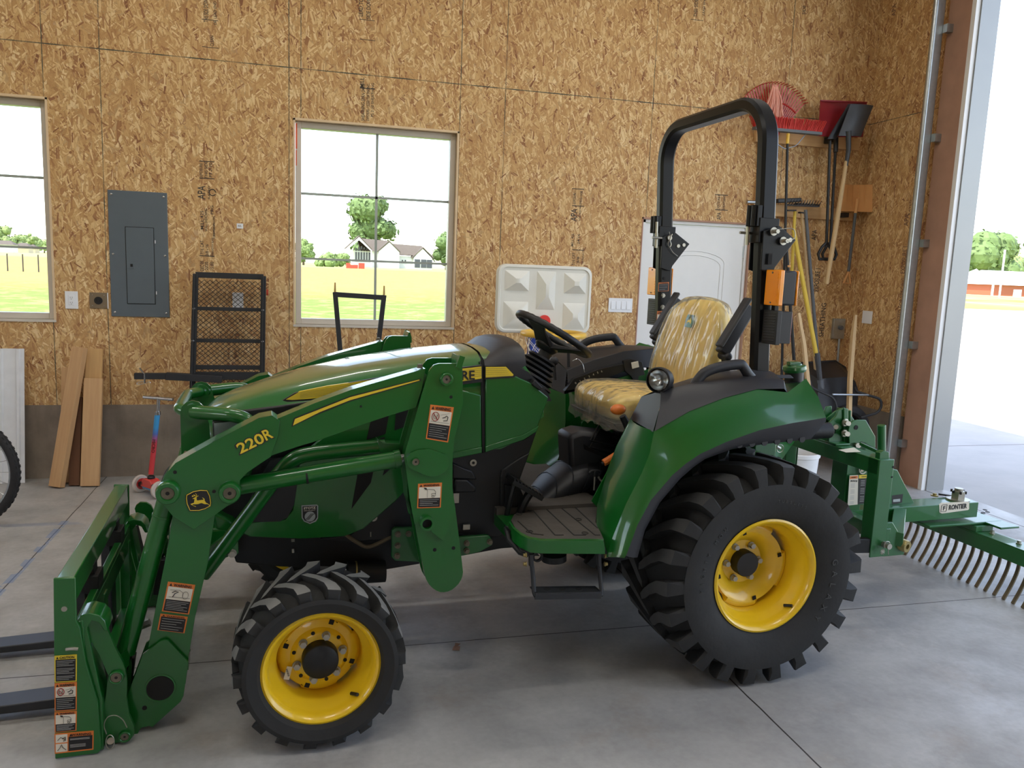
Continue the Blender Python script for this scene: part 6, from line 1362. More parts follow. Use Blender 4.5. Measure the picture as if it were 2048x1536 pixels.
for x, y in ((1061, 1020), (1157, 1039), (1059, 1063), (1170, 1066), (1038, 1028)):
    p = TZ(x, y, ZP + .001); b.tube(arc(p, (1, 0, 0), (0, 1, 0), .012, 0, 360, 16)[:-1], .0016, 4, closed=True)
b.build('floor_mat', TR, smooth=30)
b = B('engine_black'); b.prism(TP([(1010, 1050), (1026, 1096), (1055, 1112), (1080, 1112), (1015, 1055)], -.60), (0, .02, 0)); b.tube([T(1012, 1055, -.58), T(1018, 1080, -.62), T(1040, 1105, -.66), T(1055, 1110, -.68)], .010, 8)
b.lathe(T(1074, 1112, -.60), (0, -1, 0), [(.013, 0), (.013, .01), (.021, .01), (.021, 0)], 20, True); b.cyl(T(1108, 1108, -.5), T(1108, 1120, -.5), .05, 24); b.build('underfloor', TR)
# boarding step
b = B('black_steel'); st_ = [T(1061, 1108, -.70), T(1066, 1150, -.70), T(1068, 1186, -.72), T(1074, 1196, -.73)]; b.tube(rounded(st_, .02), .0085, 10)
st2 = [T(1197, 1106, -.70), T(1200, 1150, -.70), T(1203, 1182, -.72), T(1202, 1192, -.73)]; b.tube(rounded(st2, .02), .0085, 10)
b.beam(T(1061, 1108, -.70), T(1062, 1132, -.70), .012, .022, (0, 1, 0)); b.beam(T(1197, 1106, -.70), T(1198, 1130, -.70), .012, .022, (0, 1, 0))
a_ = T(1070, 1189, -.735); c_ = T(1203, 1187, -.735); b.beam(a_ + YV(.03) + Vector((0, 0, .004)), c_ + YV(.03) + Vector((0, 0, .004)), .06, .004); b.beam(a_ + Vector((0, 0, -.008)), c_ + Vector((0, 0, -.008)), .006, .022)
b.m('dark_gap'); 
for f in (.22, .45, .7): p = a_.lerp(c_, f) + YV(.03); b.cyl(p + Vector((0, 0, .005)), p + Vector((0, 0, .0075)), .014, 16)
b.m('gold_zinc')
for px, py in ((1050, 1128), (1050, 1110), (1206, 1112), (1206, 1128)): b.bolt(T(px + 3, py, -.70), (-1 if px < 1100 else 1, 0, 0), .007, .012)
b.build('boarding_step', TR, bevel=.001)
# tunnel boot, pedals
b = B('cover_black')
secs = []
for px, py, r_, y in ((1050, 1010, .035, -.16), (1066, 998, .075, -.14), (1090, 978, .10, -.11), (1120, 958, .11, -.08), (1150, 945, .11, -.06), (1175, 935, .10, -.05), (1195, 930, .08, -.04)):
    c = T(px, py, y); secs.append([c + Vector((0, 1, 0)) * r_ * 1.3 * math.cos(R(a)) + Vector((.35, 0, 1)).normalized() * r_ * .72 * (math.sin(R(a)) if math.sin(R(a)) > 0 else math.sin(R(a)) * 1.6) for a in range(0, 360, 24)])
b.loft(secs)
for sc in secs[1:-1]: b.tube([p + (p - sum(sc, Vector()) / len(sc)).normalized() * .001 for p in sc], .003, 5, closed=True)
b.build('tunnel_boot', TR, smooth=50)
b = B('panel_black'); pd = [T(1019, 958, -.36), T(1078, 992, -.36)]; b.beam(pd[0], pd[1], .10, .018, (0, 0, 1)); 
for k in range(9): p = pd[0].lerp(pd[1], (k + .5) / 9); b.box(p + Vector((-.003, -.05, .006)), p + Vector((.004, .05, .018)))
b.build('pedal', TR, bevel=.002)
b = B('panel_black'); b.tube(smoothp([T(1060, 985, -.36), T(1048, 1005, -.36), T(1035, 1035, -.34), T(1015, 1055, -.32)], 5), .018, 8); b.tube(smoothp([T(1028, 970, -.36), T(1020, 1000, -.36), T(1012, 1040, -.34)], 5), .012, 8); b.prism(TP([(1010, 970), (1040, 975), (1050, 1000), (1030, 1045), (1010, 1060)], -.33), (0, .02, 0)); b.build('pedal_arm', TR)
# seat pedestal box, tray, handles
b = B('cover_black'); b.prism(TP([(1138, 872), (1165, 863), (1245, 872), (1262, 905), (1240, 985), (1195, 1000), (1142, 950)], -.14), (0, .16, 0)); b.box((-.36, -.30, .63), (-.1, .30, .78)); b.build('seat_pedestal', TR, bevel=.02)
b = B('black_paint'); tr_ = [T(1180, 895, -.2), T(1200, 858, -.12), T(1242, 873, -.12), T(1228, 905, -.2)]; b.prism([p + Vector((0, 0, -.004)) for p in tr_], (0, 0, .004)); b.tube(tr_ + [tr_[0]], .004, 6); b.tube([p + Vector((0, 0, .03)) for p in tr_] + [tr_[0] + Vector((0, 0, .03))], .004, 6); b.prism([T(1178, 895, -.21), T(1230, 915, -.21), T(1232, 925, -.21), T(1172, 900, -.21), T(1170, 890, -.21)], (0, .02, 0))
b.m('lbl_grey'); q = T(1213, 888, -.16); b.obox(q + Vector((0, 0, .003)), (1, .2, 0), (0, 1, .3), (0, 0, 1), .022, .022, .001); b.build('toolbox_tray', TR)
b = B('zinc'); b.bolt(T(1166, 871, -.12), (0, 0, 1), .012, .01); b.tube(rounded([T(1197, 954, -.22), T(1202, 962, -.22), T(1222, 964, -.22)], .01), .005, 8); b.cyl(T(1225, 928, -.22), T(1225, 945, -.22), .005, 8); b.build('fittings', TR)
b = B('orange_grip'); a_ = T(1207, 926, -.30); c_ = T(1238, 907, -.30); b.cyl(a_, c_, .0165, 8); b.m('panel_black'); b.cyl(a_ + (a_ - c_) * .12, a_, .008, 12); b.cyl(c_, T(1254, 893, -.30), .006, 8); b.build('park_lever', TR, bevel=.002)
b = B('panel_black'); p = T(1190, 942, -.24); b.tube(smoothp([p + Vector((-.026, 0, -.008)), p + Vector((-.015, 0, .0)), p, p + Vector((.015, 0, 0)), p + Vector((.026, 0, -.008))], 4), .006, 8); b.cyl(p, p + Vector((0, 0, -.024)), .008, 10); b.m('zinc'); b.cyl(p + Vector((0, 0, -.02)), p + Vector((0, 0, -.085)), .004, 8); b.build('pull_knob', TR)
b = B('panel_black'); p0 = T(1258, 858, -.33); p1 = T(1245, 832, -.33); b.cyl(p0, p1, .018, 14, .014); b.cyl(T(1275, 885, -.33), p0, .008, 10); rl = b.build('range_lever', TR); b = B('orange_grip'); b.sphere(T(1236, 819, -.33), .030, 18, 12, (1.15, .8, .75)); b.build('lever_knob', rl, smooth=80)
# green inner moulding
b = B('green'); c = T(1177, 845, .0); b.prism(rpoly3([T(1162, 862, .36), T(1163, 842, .36), T(1190, 842, .36), T(1191, 862, .36)]) if False else [T(1162, 866, .36), T(1163, 846, .36), T(1167, 841, .36), T(1187, 841, .36), T(1191, 846, .36), T(1191, 866, .36)], (0, .02, 0)); b.build('inner_moulding', TR, bevel=.004)
# ---------- dash, column and wheel
b = B('cover_black'); dz_ = TP([(955, 692), (975, 676), (992, 671), (1010, 672)], 0) + TP([(1026, 695)], -.12) + TP([(1037, 722), (1052, 742), (1075, 765), (1092, 785), (1098, 800), (1080, 800), (1020, 760), (960, 720)], -.27)
secs = []
for y, k in ((-.30, .30), (-.27, .7), (-.20, .88), (-.1, .98), (0, 1.0), (.1, .98), (.2, .88), (.27, .62), (.30, .30)):
    base = [Vector((p.x, 0, min(p.z, 1.20))) for p in dz_]; secs.append([Vector((p.x, y, q.z + (p.z - q.z) * k)) for p, q in zip(dz_, base)])
b.loft(secs); b.build('dash_cowl', TR, smooth=50)
b = B('panel_black'); p_ = [T(1062, 756, -.30), T(1078, 772, -.30), T(1072, 778, -.30), T(1056, 766, -.30)]; b.prism(p_, (0, -.05, 0)); b.box((-.90, -.2, .65), (-.83, .2, 1.14)); b.build('dash_panel', TR, bevel=.004)
b = B('panel_black'); c0 = Vector((-.74, 0, 1.10)); c1 = Vector((-.64, 0, 1.27)); 
for k in range(7): q = c0.lerp(c1, k / 9); b.lathe(q, c1 - c0, [(.001, .011), (.115 - .009 * k, .010), (.122 - .009 * k, .0), (.110 - .009 * k, -.008), (.001, -.009)], 28)
b.cyl(c0, c1, .03, 16); b.build('steering_column_boot', TR, smooth=40)
SW = Vector((-.622, 0, 1.325)); wn = Vector((math.sin(R(30)), 0, math.cos(R(30)))); wu = Vector((math.cos(R(30)), 0, -math.sin(R(30)))); wy = Vector((0, 1, 0))
sw_ = empty('steering_wheel', (0, 0, 0)); sw_.parent = TR
b = B('black_plastic'); b.tube([q for q in arc(SW, wu, wy, .178, 0, 360, 64)][:-1], [.0155 + .0012 * math.sin(i * 2 * math.pi / 64 * 30) for i in range(64)], 14, closed=True); b.build('rim', sw_, smooth=80)
b = B('black_plastic'); hub = SW - wn * .055
b.lathe(hub, wn, [(.001, -.03), (.04, -.03), (.055, -.01), (.055, .012), (.04, .02), (.001, .022)], 28)
for a in (90, 215, 325):
    d = wu * math.cos(R(a)) + wy * math.sin(R(a)); sp_ = wn.cross(d); b.loft([[hub + d * .03 + sp_ * q[0] + wn * q[1] for q in ((-.045, -.012), (.045, -.012), (.045, .012), (-.045, .012))], [hub + wn * .03 + d * .11 + sp_ * q[0] + wn * q[1] for q in ((-.035, -.006), (.035, -.006), (.035, .006), (-.035, .006))], [SW + d * .172 + sp_ * q[0] + wn * q[1] for q in ((-.05, -.008), (.05, -.008), (.05, .008), (-.05, .008))]])
b.cyl(hub, c1, .022, 14); b.build('hub', sw_, smooth=50, bevel=.003)
# ---------- seat under plastic
ZS0 = .985
def cush(grow=0.0):
    secs = []
    for i, (x, z0, z1, hw) in enumerate(((-.42, .99, 1.035, .19), (-.405, .965, 1.065, .23), (-.35, .955, 1.085, .25), (-.25, .955, 1.088, .255), (-.13, .955, 1.08, .255), (-.03, .96, 1.07, .25), (.03, .97, 1.07, .22))):
        zc_ = (z0 + z1) / 2; hz_ = (z1 - z0) / 2 + grow; w_ = hw + grow; sec = []
        for a in range(0, 360, 15):
            ca_, sa_ = math.cos(R(a)), math.sin(R(a)); sec.append(Vector((x + (grow if i == 6 else (-grow if i == 0 else 0)), w_ * math.copysign(abs(ca_) ** .45, ca_), zc_ + hz_ * math.copysign(abs(sa_) ** .55, sa_) + (.012 if abs(ca_) > .7 and sa_ > 0 else 0))))
        secs.append(sec)
    return secs
def back(grow=0.0):
    secs = []
    d = Vector((.25, 0, .97)).normalized(); nrm = Vector((-.97, 0, .25)).normalized(); base = Vector((.03, 0, 1.03))
    for i, (t_, hw, th) in enumerate(((-.02, .19, .04), (.03, .225, .055), (.12, .25, .062), (.22, .255, .062), (.31, .25, .06), (.38, .23, .056), (.43, .195, .05), (.465, .13, .04), (.48, .05, .02))):
        w_ = hw + grow; h_ = th + grow; c = base + d * (t_ + (grow if i > 6 else 0)); sec = []
        for a in range(0, 360, 15):
            ca_, sa_ = math.cos(R(a)), math.sin(R(a)); wrap = nrm * (.045 * (ca_ ** 4)) * min(1, hw / .22); sec.append(c + Vector((0, 1, 0)) * w_ * math.copysign(abs(ca_) ** .6, ca_) + nrm * h_ * math.copysign(abs(sa_) ** .7, sa_) + wrap)
        secs.append(sec)
    return secs
st_r = empty('seat', (0, 0, 0)); st_r.parent = TR
b = B('seat_yellow'); b.loft(cush()); b.build('cushion', st_r, smooth=60, sub=1)
b = B('seat_yellow'); b.loft(back()); b.build('backrest', st_r, smooth=60, sub=1)
b = B('green'); d = Vector((.25, 0, .97)).normalized(); nrm = Vector((-.97, 0, .25)).normalized(); q = Vector((.03, 0, 1.03)) + d * .36 + nrm * .066
b.prism([q + Vector((0, y, 0)) + d * z for y, z in ((-.03, -.03), (.03, -.03), (.036, .005), (.03, .03), (-.03, .03), (-.036, .005))], nrm * .004); b.m('decal_yellow'); b.prism([q + nrm * .004 + Vector((0, y, 0)) + d * z for y, z in ((-.02, -.014), (-.008, -.006), (.008, -.006), (.02, -.014), (.012, .004), (-.004, .006), (-.010, .018), (-.014, .006), (-.02, 0))], nrm * .001); b.build('seat_emblem', st_r, smooth=0)
def crumple(secs, amp, seed, low=None):
    rnd = random.Random(seed); o = []
    for si, s_ in enumerate(secs):
        c = sum(s_, Vector()) / len(s_); o.append([p + (p - c).normalized() * rnd.uniform(-amp * .4, amp) for p in s_])
    return o
def dense(secs, k=3):
    o = []
    for i in range(len(secs) - 1):
        for j in range(k): o.append([a_.lerp(c_, j / k) for a_, c_ in zip(secs[i], secs[i + 1])])
    o.append(secs[-1]); o2 = []
    for s_ in o:
        r_ = []
        for i in range(len(s_)): r_ += [s_[i], s_[i].lerp(s_[(i + 1) % len(s_)], .5)]
        o2.append(r_)
    return o2
cz = crumple(dense(cush(.010), 2), .010, 4)
b = B('plastic_film'); b.loft(cz); b.build('seat_film', st_r, smooth=50, sub=1)
b = B('plastic_film'); b.loft(crumple(dense(back(.012), 2), .010, 9)); 
b.build('back_film', st_r, smooth=50, sub=1)
# loose hem of the plastic hanging at the front corner
b = B('plastic_film'); rnd = random.Random(12); rows = []
path = [Vector((-.05, -.282, 1.0)), Vector((-.2, -.282, 1.0)), Vector((-.36, -.275, 1.0)), Vector((-.44, -.22, 1.0)), Vector((-.45, 0, 1.0)), Vector((-.45, .2, 1.0))]
pp_ = smoothp(path, 6)
for k, dz1 in enumerate((.03, 0, -.03, -.058)): rows.append([p + Vector((rnd.uniform(-.008, .008), rnd.uniform(-.008, .008), dz1 + rnd.uniform(-.006, .006) + (.0 if k < 3 else rnd.uniform(-.02, .01)))) for p in pp_])
b.grid(rows); b.build('film_hem', st_r, smooth=25)
b = B('cover_black'); b.box((-.38, -.2, .915), (.02, .2, .962)); b.prism([(-.425, -.255, .965), (0, -.255, .955), (0, -.255, .93), (-.40, -.255, .935)], (0, .51, 0)); b.tube([Vector((-.37, -.25, .92)), Vector((-.27, -.265, .89)), Vector((-.15, -.26, .87))], .008, 8); b.build('seat_pan', st_r, bevel=.01)
for s in (-1, 1):
    b = B('cover_black'); q0 = T(1440, 707, -.30); q1 = T(1497, 612, -.30); a0_ = Vector((q0.x, s * .31, q0.z)); a1_ = Vector((q1.x, s * .31, q1.z))
    b.beam(a0_, a1_, .045, .055, (0, 0, 1)); b.beam(a0_ + Vector((-.015, 0, .03)), a1_ + Vector((-.01, 0, .035)), .055, .018, (0, 0, 1)); b.cyl(a0_ + Vector((.02, s * .035, -.01)), a0_ + Vector((.02, -s * .04, -.01)), .018, 14)
    b.beam((.12, s * .285, 1.0), a0_ + Vector((.03, -s * .02, 0)), .03, .03, (1, 0, 0)); b.build('armrest', st_r, bevel=.012)
# ---------- roll bar
b = B('black_paint')
def rsec(c, t, w, h):   # rectangular section, w across (perp to t in path plane), h fore-aft
    pass
tilt = -.05
xb0 = .148; zb0 = 1.10
def rp(y, z): return Vector((xb0 + .0 + tilt * (z - 1.3), y, z))
ztop = 2.325; path2 = []
for (y, z) in ((-.43, zb0), (-.43, 1.75)): path2.append((y, z))
rr = .17
pts2 = [(-.43, zb0), (-.43, ztop - rr)] + [(-.43 + rr - rr * math.cos(R(a)), ztop - rr + rr * math.sin(R(a))) for a in range(10, 91, 10)] + [(.43 - rr + rr * math.sin(R(a)), ztop - rr + rr * math.cos(R(a))) for a in range(0, 81, 10)] + [(.43, ztop - rr), (.43, zb0)]
hw_, hx_ = .028, .038
rows = []
for i, (y, z) in enumerate(pts2):
    a_ = Vector((0, *pts2[max(0, i - 1)])); c_ = Vector((0, *pts2[min(len(pts2) - 1, i + 1)])); t_ = (c_ - a_).normalized(); nn_ = Vector((0, -t_.z, t_.y)); c = rp(y, z); cr_ = .012
    sec = []
    for u_, v_ in ((-1, -1), (1, -1), (1, 1), (-1, 1)):
        for k1, k2 in (((1, 0), (0, 1)) if u_ * v_ < 0 else ((0, 1), (1, 0))):
            sec.append(c + nn_ * (u_ * (hw_ - cr_ * k1)) + Vector((v_ * (hx_ - cr_ * k2), 0, 0)))
    rows.append(sec)
b.loft(rows)
rops = b.build('roll_bar', TR, smooth=40)
for s in (-1, 1):
    b = B('black_paint'); ref = [(1527, 462), (1560, 452), (1592, 480), (1550, 535), (1545, 548), (1522, 540)]
    pts_ = [Vector((p.x, s * .475, p.z)) for p in TP(ref, -.475)]; b.prism(pts_, (0, -s * .008, 0)); b.prism([Vector((p.x, s * .392, p.z)) for p in pts_], (0, -s * .008, 0))
    fr_ = rp(s * .43, 1.86) + Vector((-.045, 0, 0)); b.box(fr_ + Vector((-.012, -.03, -.045)), fr_ + Vector((.01, .03, .04))); b.cyl(fr_ + Vector((-.016, -s * .02, -.045)), fr_ + Vector((-.016, -s * .02, .04)), .012, 12); b.cyl(fr_ + Vector((-.016, s * .012, -.045)), fr_ + Vector((-.016, s * .012, .04)), .012, 12); b.box(rp(s * .43, 1.80) + Vector((-.048, -.034, -.05)), rp(s * .43, 1.80) + Vector((.045, .034, .05)))
    hb_ = b.build('hinge_bracket', rops, bevel=.002)
    b = B('dark_gap'); q = T(1540, 518, -.484); b.obox(Vector((q.x, s * .484, q.z)), (1, 0, 0), (0, 1, 0), (0, 0, 1), .018, .002, .045); b.build('slot', hb_)
    b = B('zinc')
    for px, py in ((1547, 463), (1566, 482)): q = T(px, py, -.484); c = Vector((q.x, s * .484, q.z)); b.cyl(c, c + Vector((0, s * .004, 0)), .017, 20); b.cyl(c, c + Vector((0, s * .022, 0)), .008, 12); b.cyl(c + Vector((.003, s * .018, 0)), c + Vector((.003, s * .026, 0)), .0095, 6)
    q = T(1579, 480, -.484); b.cyl(Vector((q.x, s * .484, q.z)), Vector((q.x, s * .49, q.z)), .009, 14); q0_ = T(1572, 482, -.5); b.tube(smoothp([Vector((q0_.x, s * .51, q0_.z)), Vector((q0_.x + .03, s * .515, q0_.z + .015)), Vector((q0_.x + .02, s * .51, q0_.z + .05)), Vector((q0_.x - .04, s * .505, q0_.z + .045))], 5), .0018, 6)
    b.build('lock_pin', hb_); b = B('zinc'); b.cyl(rp(s * .40, 1.87) + Vector((-.06, 0, .0)), rp(s * .40, 1.76) + Vector((-.06, 0, -.02)), .007, 10); b.cyl(rp(s * .39, 1.79) + Vector((-.09, 0, 0)), rp(s * .39, 1.79) + Vector((.0, 0, 0)), .006, 10); b.build('lock_pin', hb_)
    # lamps
    b = B('black_plastic'); xo = T(1555, 570, -.52).x; yl0 = s * .47; zc_ = 1.565
    b.box((xo - .005, s * .47, 1.50), (xo + .062, s * .56, 1.64)); b.m('black_plastic'); b.build('lamp_housing', rops, bevel=.008)
    b = B('amber'); b.box((xo - .028, s * .475, 1.498), (xo - .004, s * .57, 1.642)); b.box((xo + .063, s * .475, 1.50), (xo + .072, s * .56, 1.64))
    lm = b.build('amber_lens', rops, bevel=.010, seg=3); b = B('amber')
    for k in range(9): b.box((xo - .0295, s * .484, 1.512 + .0135 * k), (xo - .0275, s * .561, 1.519 + .0135 * k))
    b.build('lens_rib', lm)
    b = B('old_bolt'); 
    for zz_ in (1.51, 1.63): b.cyl((xo - .031, s * .522, zz_), (xo - .027, s * .522, zz_), .004, 8)
    b.build('lens_screw', lm)
    b = B('black_plastic'); b.box((xo + .0, s * .465, 1.345), (xo + .058, s * .555, 1.475)); b.box((xo - .02, s * .47, 1.34), (xo + .001, s * .565, 1.478)); b.box((xo + .01, s * .475, 1.47), (xo + .03, s * .50, 1.505))
    for k in range(11): b.box((xo - .0225, s * .482, 1.352 + .0112 * k), (xo - .019, s * .555, 1.357 + .0112 * k))
    b.m('red_dark'); b.box((xo + .059, s * .47, 1.35), (xo + .063, s * .55, 1.47)); b.build('tail_lamp', rops, bevel=.004)
    b = B('black_paint'); b.box((xb0 - .06, s * .36, 1.02), (xb0 + .06, s * .47, 1.12)); b.build('post_foot', rops)
# labels on the far post (inner face looks at the near side)
def TXm(px, py, y): return T(px, py, y)
lp = rops
label('caution_label', [(1317, 565), (1338, 564), (1337, 582), (1316, 583)], .400, lp, pict=0, lines=3, head='WARNING')
label('warning_label', [(1314, 622), (1332, 622), (1330, 668), (1312, 667)], .400, lp, pict=.3, lines=5, kind='reach')
b = B('zinc'); 
for px, py in ((1326, 591), (1325, 614)): b = B('zinc'); b.bolt(T(px, py, .40), (0, -1, 0), .009, .01); b.build('post_bolt', rops)
b = B('dark_gap')
for px, py, r_ in ((1328, 557, .007), (1325, 602, .011)): p = T(px, py, .401); b.cyl(p, p + YV(-.002), r_, 14)
b.build('post_hole', rops)
b = B('zinc'); c = T(1338, 476, .385); b.cyl(c, c + YV(-.012), .012, 14); b.tube(smoothp([c + Vector((-.008, -.012, .03)), c + Vector((.0, -.012, .0)), c + Vector((-.01, -.012, -.03)), c + Vector((.002, -.012, -.045)), c + Vector((.008, -.012, -.03)), c + Vector((.0, -.012, -.01)), c + Vector((.01, -.012, .02))], 5), .0022, 6)
for px, py in ((1356, 492), (1367, 490)): q = T(px, py, .385); b.cyl(q, q + YV(-.006), .009, 14)
b.tube(smoothp([c + Vector((.0, -.012, -.045)), c + Vector((.02, -.012, -.07)), c + Vector((.05, -.012, -.09))], 4), .0015, 5); b.build('spring_clip', rops)
# ---------- work light, fuel cap
b = B('panel_black'); c = T(1318, 760, -.60); d = _u((-1, -.75, .05)); b.lathe(c - d * .03, d, [(.001, -.035), (.03, -.03), (.044, -.01), (.05, .02), (.05, .04), (.045, .042)], 28); b.cyl(c - d * .02 + Vector((0, 0, -.04)), T(1328, 790, -.60), .009, 10); b.tube(arc(T(1334, 775, -.60), (1, 0, 0), (0, 0, 1), .022, 0, 360, 20)[:-1], .006, 8, closed=True); b.box(T(1322, 800, -.61), T(1334, 785, -.59)); wl = b.build('work_light', TR, smooth=50)
b = B('chrome'); b.lathe(c - d * .03, d, [(.001, .015), (.02, .02), (.04, .036)], 28); b.build('reflector', wl, smooth=60); b = B('lens_clear'); b.lathe(c - d * .03, d, [(.001, .048), (.02, .046), (.044, .040)], 28); b.build('lens', wl, smooth=60)
b = B('panel_black'); b.tube([c + Vector((.02, -.02, -.05)), c + Vector((.035, -.02, -.075)), c + Vector((.045, -.02, -.11))], .0015, 5); b.build('cable_tie', wl)
b = B('green_rough'); c = T(1589, 737, -.36); b.lathe(c, (-.12, 0, 1), [(.001, .022), (.03, .022), (.032, .016), (.05, .012), (.052, -.004), (.046, -.014)], 12); b.box(c + Vector((-.035, -.012, .015)), c + Vector((.02, .012, .03))); cp = b.build('fuel_cap', TR, bevel=.002, smooth=30); b = B('panel_black'); b.cyl(c + Vector((.004, 0, -.075)), c + Vector((0, 0, -.012)), .04, 20); b.lathe(c + Vector((.004, 0, -.075)), (0, 0, 1), [(.055, -.01), (.055, .015), (.044, .02)], 20); b.build('filler_neck', cp)
# rear body, drawbar, lower links, top link
b = B('green'); b.box((.18, -.4, .62), (.30, .4, 1.04)); b.prism([(.2, -.3, .5), (.62, -.08, .8), (.7, -.08, .9), (.3, -.3, 1.0)], (0, .1, 0)); b.build('rear_panel', TR, bevel=.01)
b = B('engine_black'); b.box((.25, -.22, .35), (.42, .22, .95))
for s in (-1, 1): b.beam((.2, s * .26, .38), (.90, s * .36, .37), .03, .07); b.beam((.5, s * .3, .40), (.38, s * .30, .80), .025, .025, (0, 1, 0))
b.beam((.4, 0, .86), (.93, 0, .855), .04, .04); b.cyl((.3, 0, .5), (.58, 0, .5), .05, 16); b.cyl((.70, -.05, .86), (.86, -.05, .865), .04, 16); b.build('three_point_linkage', TR, bevel=.004)
b = B('zinc'); c = T(1560, 897, -.3); b.tube([q for q in arc(c, (1, 0, 0), (0, 0, 1), .018, 0, 360, 18)][:-1], .002, 6, closed=True); b.cyl(c + Vector((-.02, .0, .01)), c + Vector((.0, 0, .0)), .008, 8); b.build('linch_pin', TR)
b = B('zinc'); b.tube([T(578, 722, .2), T(590, 714, .2), T(602, 709, .2)], .006, 6); b.build('mirror_rod', TR) if False else None
# ================================================================ PALLET FORK FRAME
PF = empty('pallet_fork_frame', (OX, OY, 0), AN, 'green pallet fork frame on the front of the loader, black forks pointing left', 'pallet forks')
b = B('green'); sp = [(106.5, 1157), (151, 1156), (153, 1243), (160, 1255), (172, 1325), (196, 1405), (202, 1500), (196, 1512), (110, 1522)]
YPF = -.655; YFF = .445
CLP = lambda P: [Vector((p.x, p.y, max(.004, p.z))) for p in P]
near = CLP(TP(sp, YPF)); b.prism(near, (0, .012, 0)); b.prism([Vector((p.x, YFF - .012, p.z)) for p in near], (0, .012, 0)); 
x0, x1 = near[0].x, near[1].x; z1 = near[0].z
b.box((x0 + .006, YPF + .012, z1 - .085), (x1 - .004, YFF - .012, z1 - .003))
b.box((x0 + .07, YPF + .012, .355), (x1 + .015, YFF - .012, .435)); b.box((x0 + .05, YPF + .012, .405), (x0 + .075, YFF - .012, .455))
b.box((x0 + .04, YPF + .012, .04), (x1 + .02, YFF - .012, .11))
for s in (-1, 1):     # hooks for the loader carrier
    y0_ = s * .545 if s > 0 else -.56
    hk = TP([(153, 1243), (160, 1232), (178, 1226), (198, 1231), (210, 1242), (216, 1262), (208, 1262), (198, 1246), (184, 1242), (174, 1256), (190, 1330), (205, 1400), (207, 1500), (200, 1500), (196, 1405), (172, 1325), (158, 1262)], -.64); hk = CLP(hk)
    b.prism([Vector((p.x, -.64 if s < 0 else .33, p.z)) for p in hk], (0, .10, 0))
b.prism([(x1 - .02, -.30, .40), (x1 + .02, -.30, .40), (x1 + .02, -.30, .05), (x1 - .02, -.30, .05)], (0, .05, 0)); b.prism([(x1 - .02, .25, .40), (x1 + .02, .25, .40), (x1 + .02, .25, .05), (x1 - .02, .25, .05)], (0, .05, 0))
fm = b.build('frame', PF, bevel=.003)
b = B('zinc'); 
p = T(128.5, 1218, YPF); b.cyl(p + YV(-.001), p + YV(.002), .0085, 16); b.build('pin', PF); b = B('zinc'); p = T(145, 1296.5, YPF); b.tube([p + Vector((-.018, -.004, 0)), p + Vector((-.006, -.005, .001)), p + Vector((.004, -.004, 0)), p + Vector((.016, -.003, -.003))], .005, 8)
b.build('clip', PF); b = B('zinc'); p = T(253, 998, .43); b.cyl(p, p + YV(-.01), .006, 8); b.build('pin', PF)
label('caution_label', [(109, 1311.5), (154, 1308.5), (153.5, 1362.5), (109.5, 1365)], YPF - .0005, fm, border='lbl_yellow', head='CAUTION', pict=0, lines=13)
label('warning_label', [(109, 1366.5), (154, 1363.5), (153.5, 1420), (109.5, 1423)], YPF - .0005, fm, pict=.36, lines=6, kind='nobucket')
label('warning_label', [(109, 1424.5), (154, 1421.5), (153, 1461), (109.5, 1465)], YPF - .0005, fm, pict=.45, lines=5, kind='reach')
label('warning_label', [(109, 1467), (187.5, 1461), (187, 1499), (109.5, 1507.5)], YPF - .0005, fm, side=True, fn=lambda a_, c_, y: (lambda p: Vector((p.x, p.y, max(p.z, .008))))(T(a_, c_, y)))
plain('fork_steel', (60, 61, 64), .4, .55, var=.2, vs=8)
fk = []
for i, yf in enumerate((-.335, .145)):
    fr_ = empty('fork', (0, 0, 0)); fr_.parent = PF
    b = B('fork_steel'); xh = x0 + .0
    b.hexa([(xh + .0, yf - .05, .032), (xh, yf + .05, .032), (xh - 1.10, yf + .045, .028), (xh - 1.10, yf - .045, .028), (xh + .0, yf - .05, .068), (xh, yf + .05, .068), (xh - 1.10, yf + .045, .036), (xh - 1.10, yf - .045, .036)])
    b.box((xh, yf - .05, .032), (xh + .035, yf + .05, .50)); b.build('blade', fr_, bevel=.004)
    b = B('engine_black'); b.box((xh + .02, yf - .05, .44), (xh + .075, yf + .05, .50)); b.box((xh + .03, yf - .03, .49), (xh + .06, yf + .03, .535)); b.box((xh + .015, yf - .045, .30), (xh + .05, yf + .045, .40)); b.m('zinc'); b.cyl((xh + .045, yf - .01, .52), (xh + .045, yf - .01, .56), .006, 8); b.cyl((xh + .045, yf + .02, .52), (xh + .05, yf + .02, .555), .006, 8); b.build('fork_latch', fr_, bevel=.004)

# ================================================================ QUICK HITCH
QH = empty('quick_hitch', (OX, OY, 0), AN, 'green three point quick hitch frame behind the rear tyre', 'quick hitch')
b = B('green_rough'); xp = .885; zt_ = .79; zb_ = .315
for s in (-1, 1):
    y0_ = s * .375
    b.box((xp, y0_ - .004, zb_), (xp + .085, y0_ + .004, zt_)); b.box((xp, y0_, zb_ + .02), (xp + .008, y0_ - s * .07, zt_)); b.box((xp + .078, y0_, zb_), (xp + .085, y0_ - s * .065, zt_)); b.box((xp + .0, y0_ - s * .07, zb_ + .02), (xp + .07, y0_ - s * .064, zt_))
    b.prism([(xp + .085, y0_ - s * .06, .46), (xp + .11, y0_ - s * .06, .455), (xp + .12, y0_ - s * .06, .40), (xp + .12, y0_ - s * .06, .34), (xp + .10, y0_ - s * .06, .318), (xp + .03, y0_ - s * .06, .318)], (0, s * .008, 0))
b.box((xp, -.371, zt_ - .075), (xp + .085, .371, zt_ - .001))
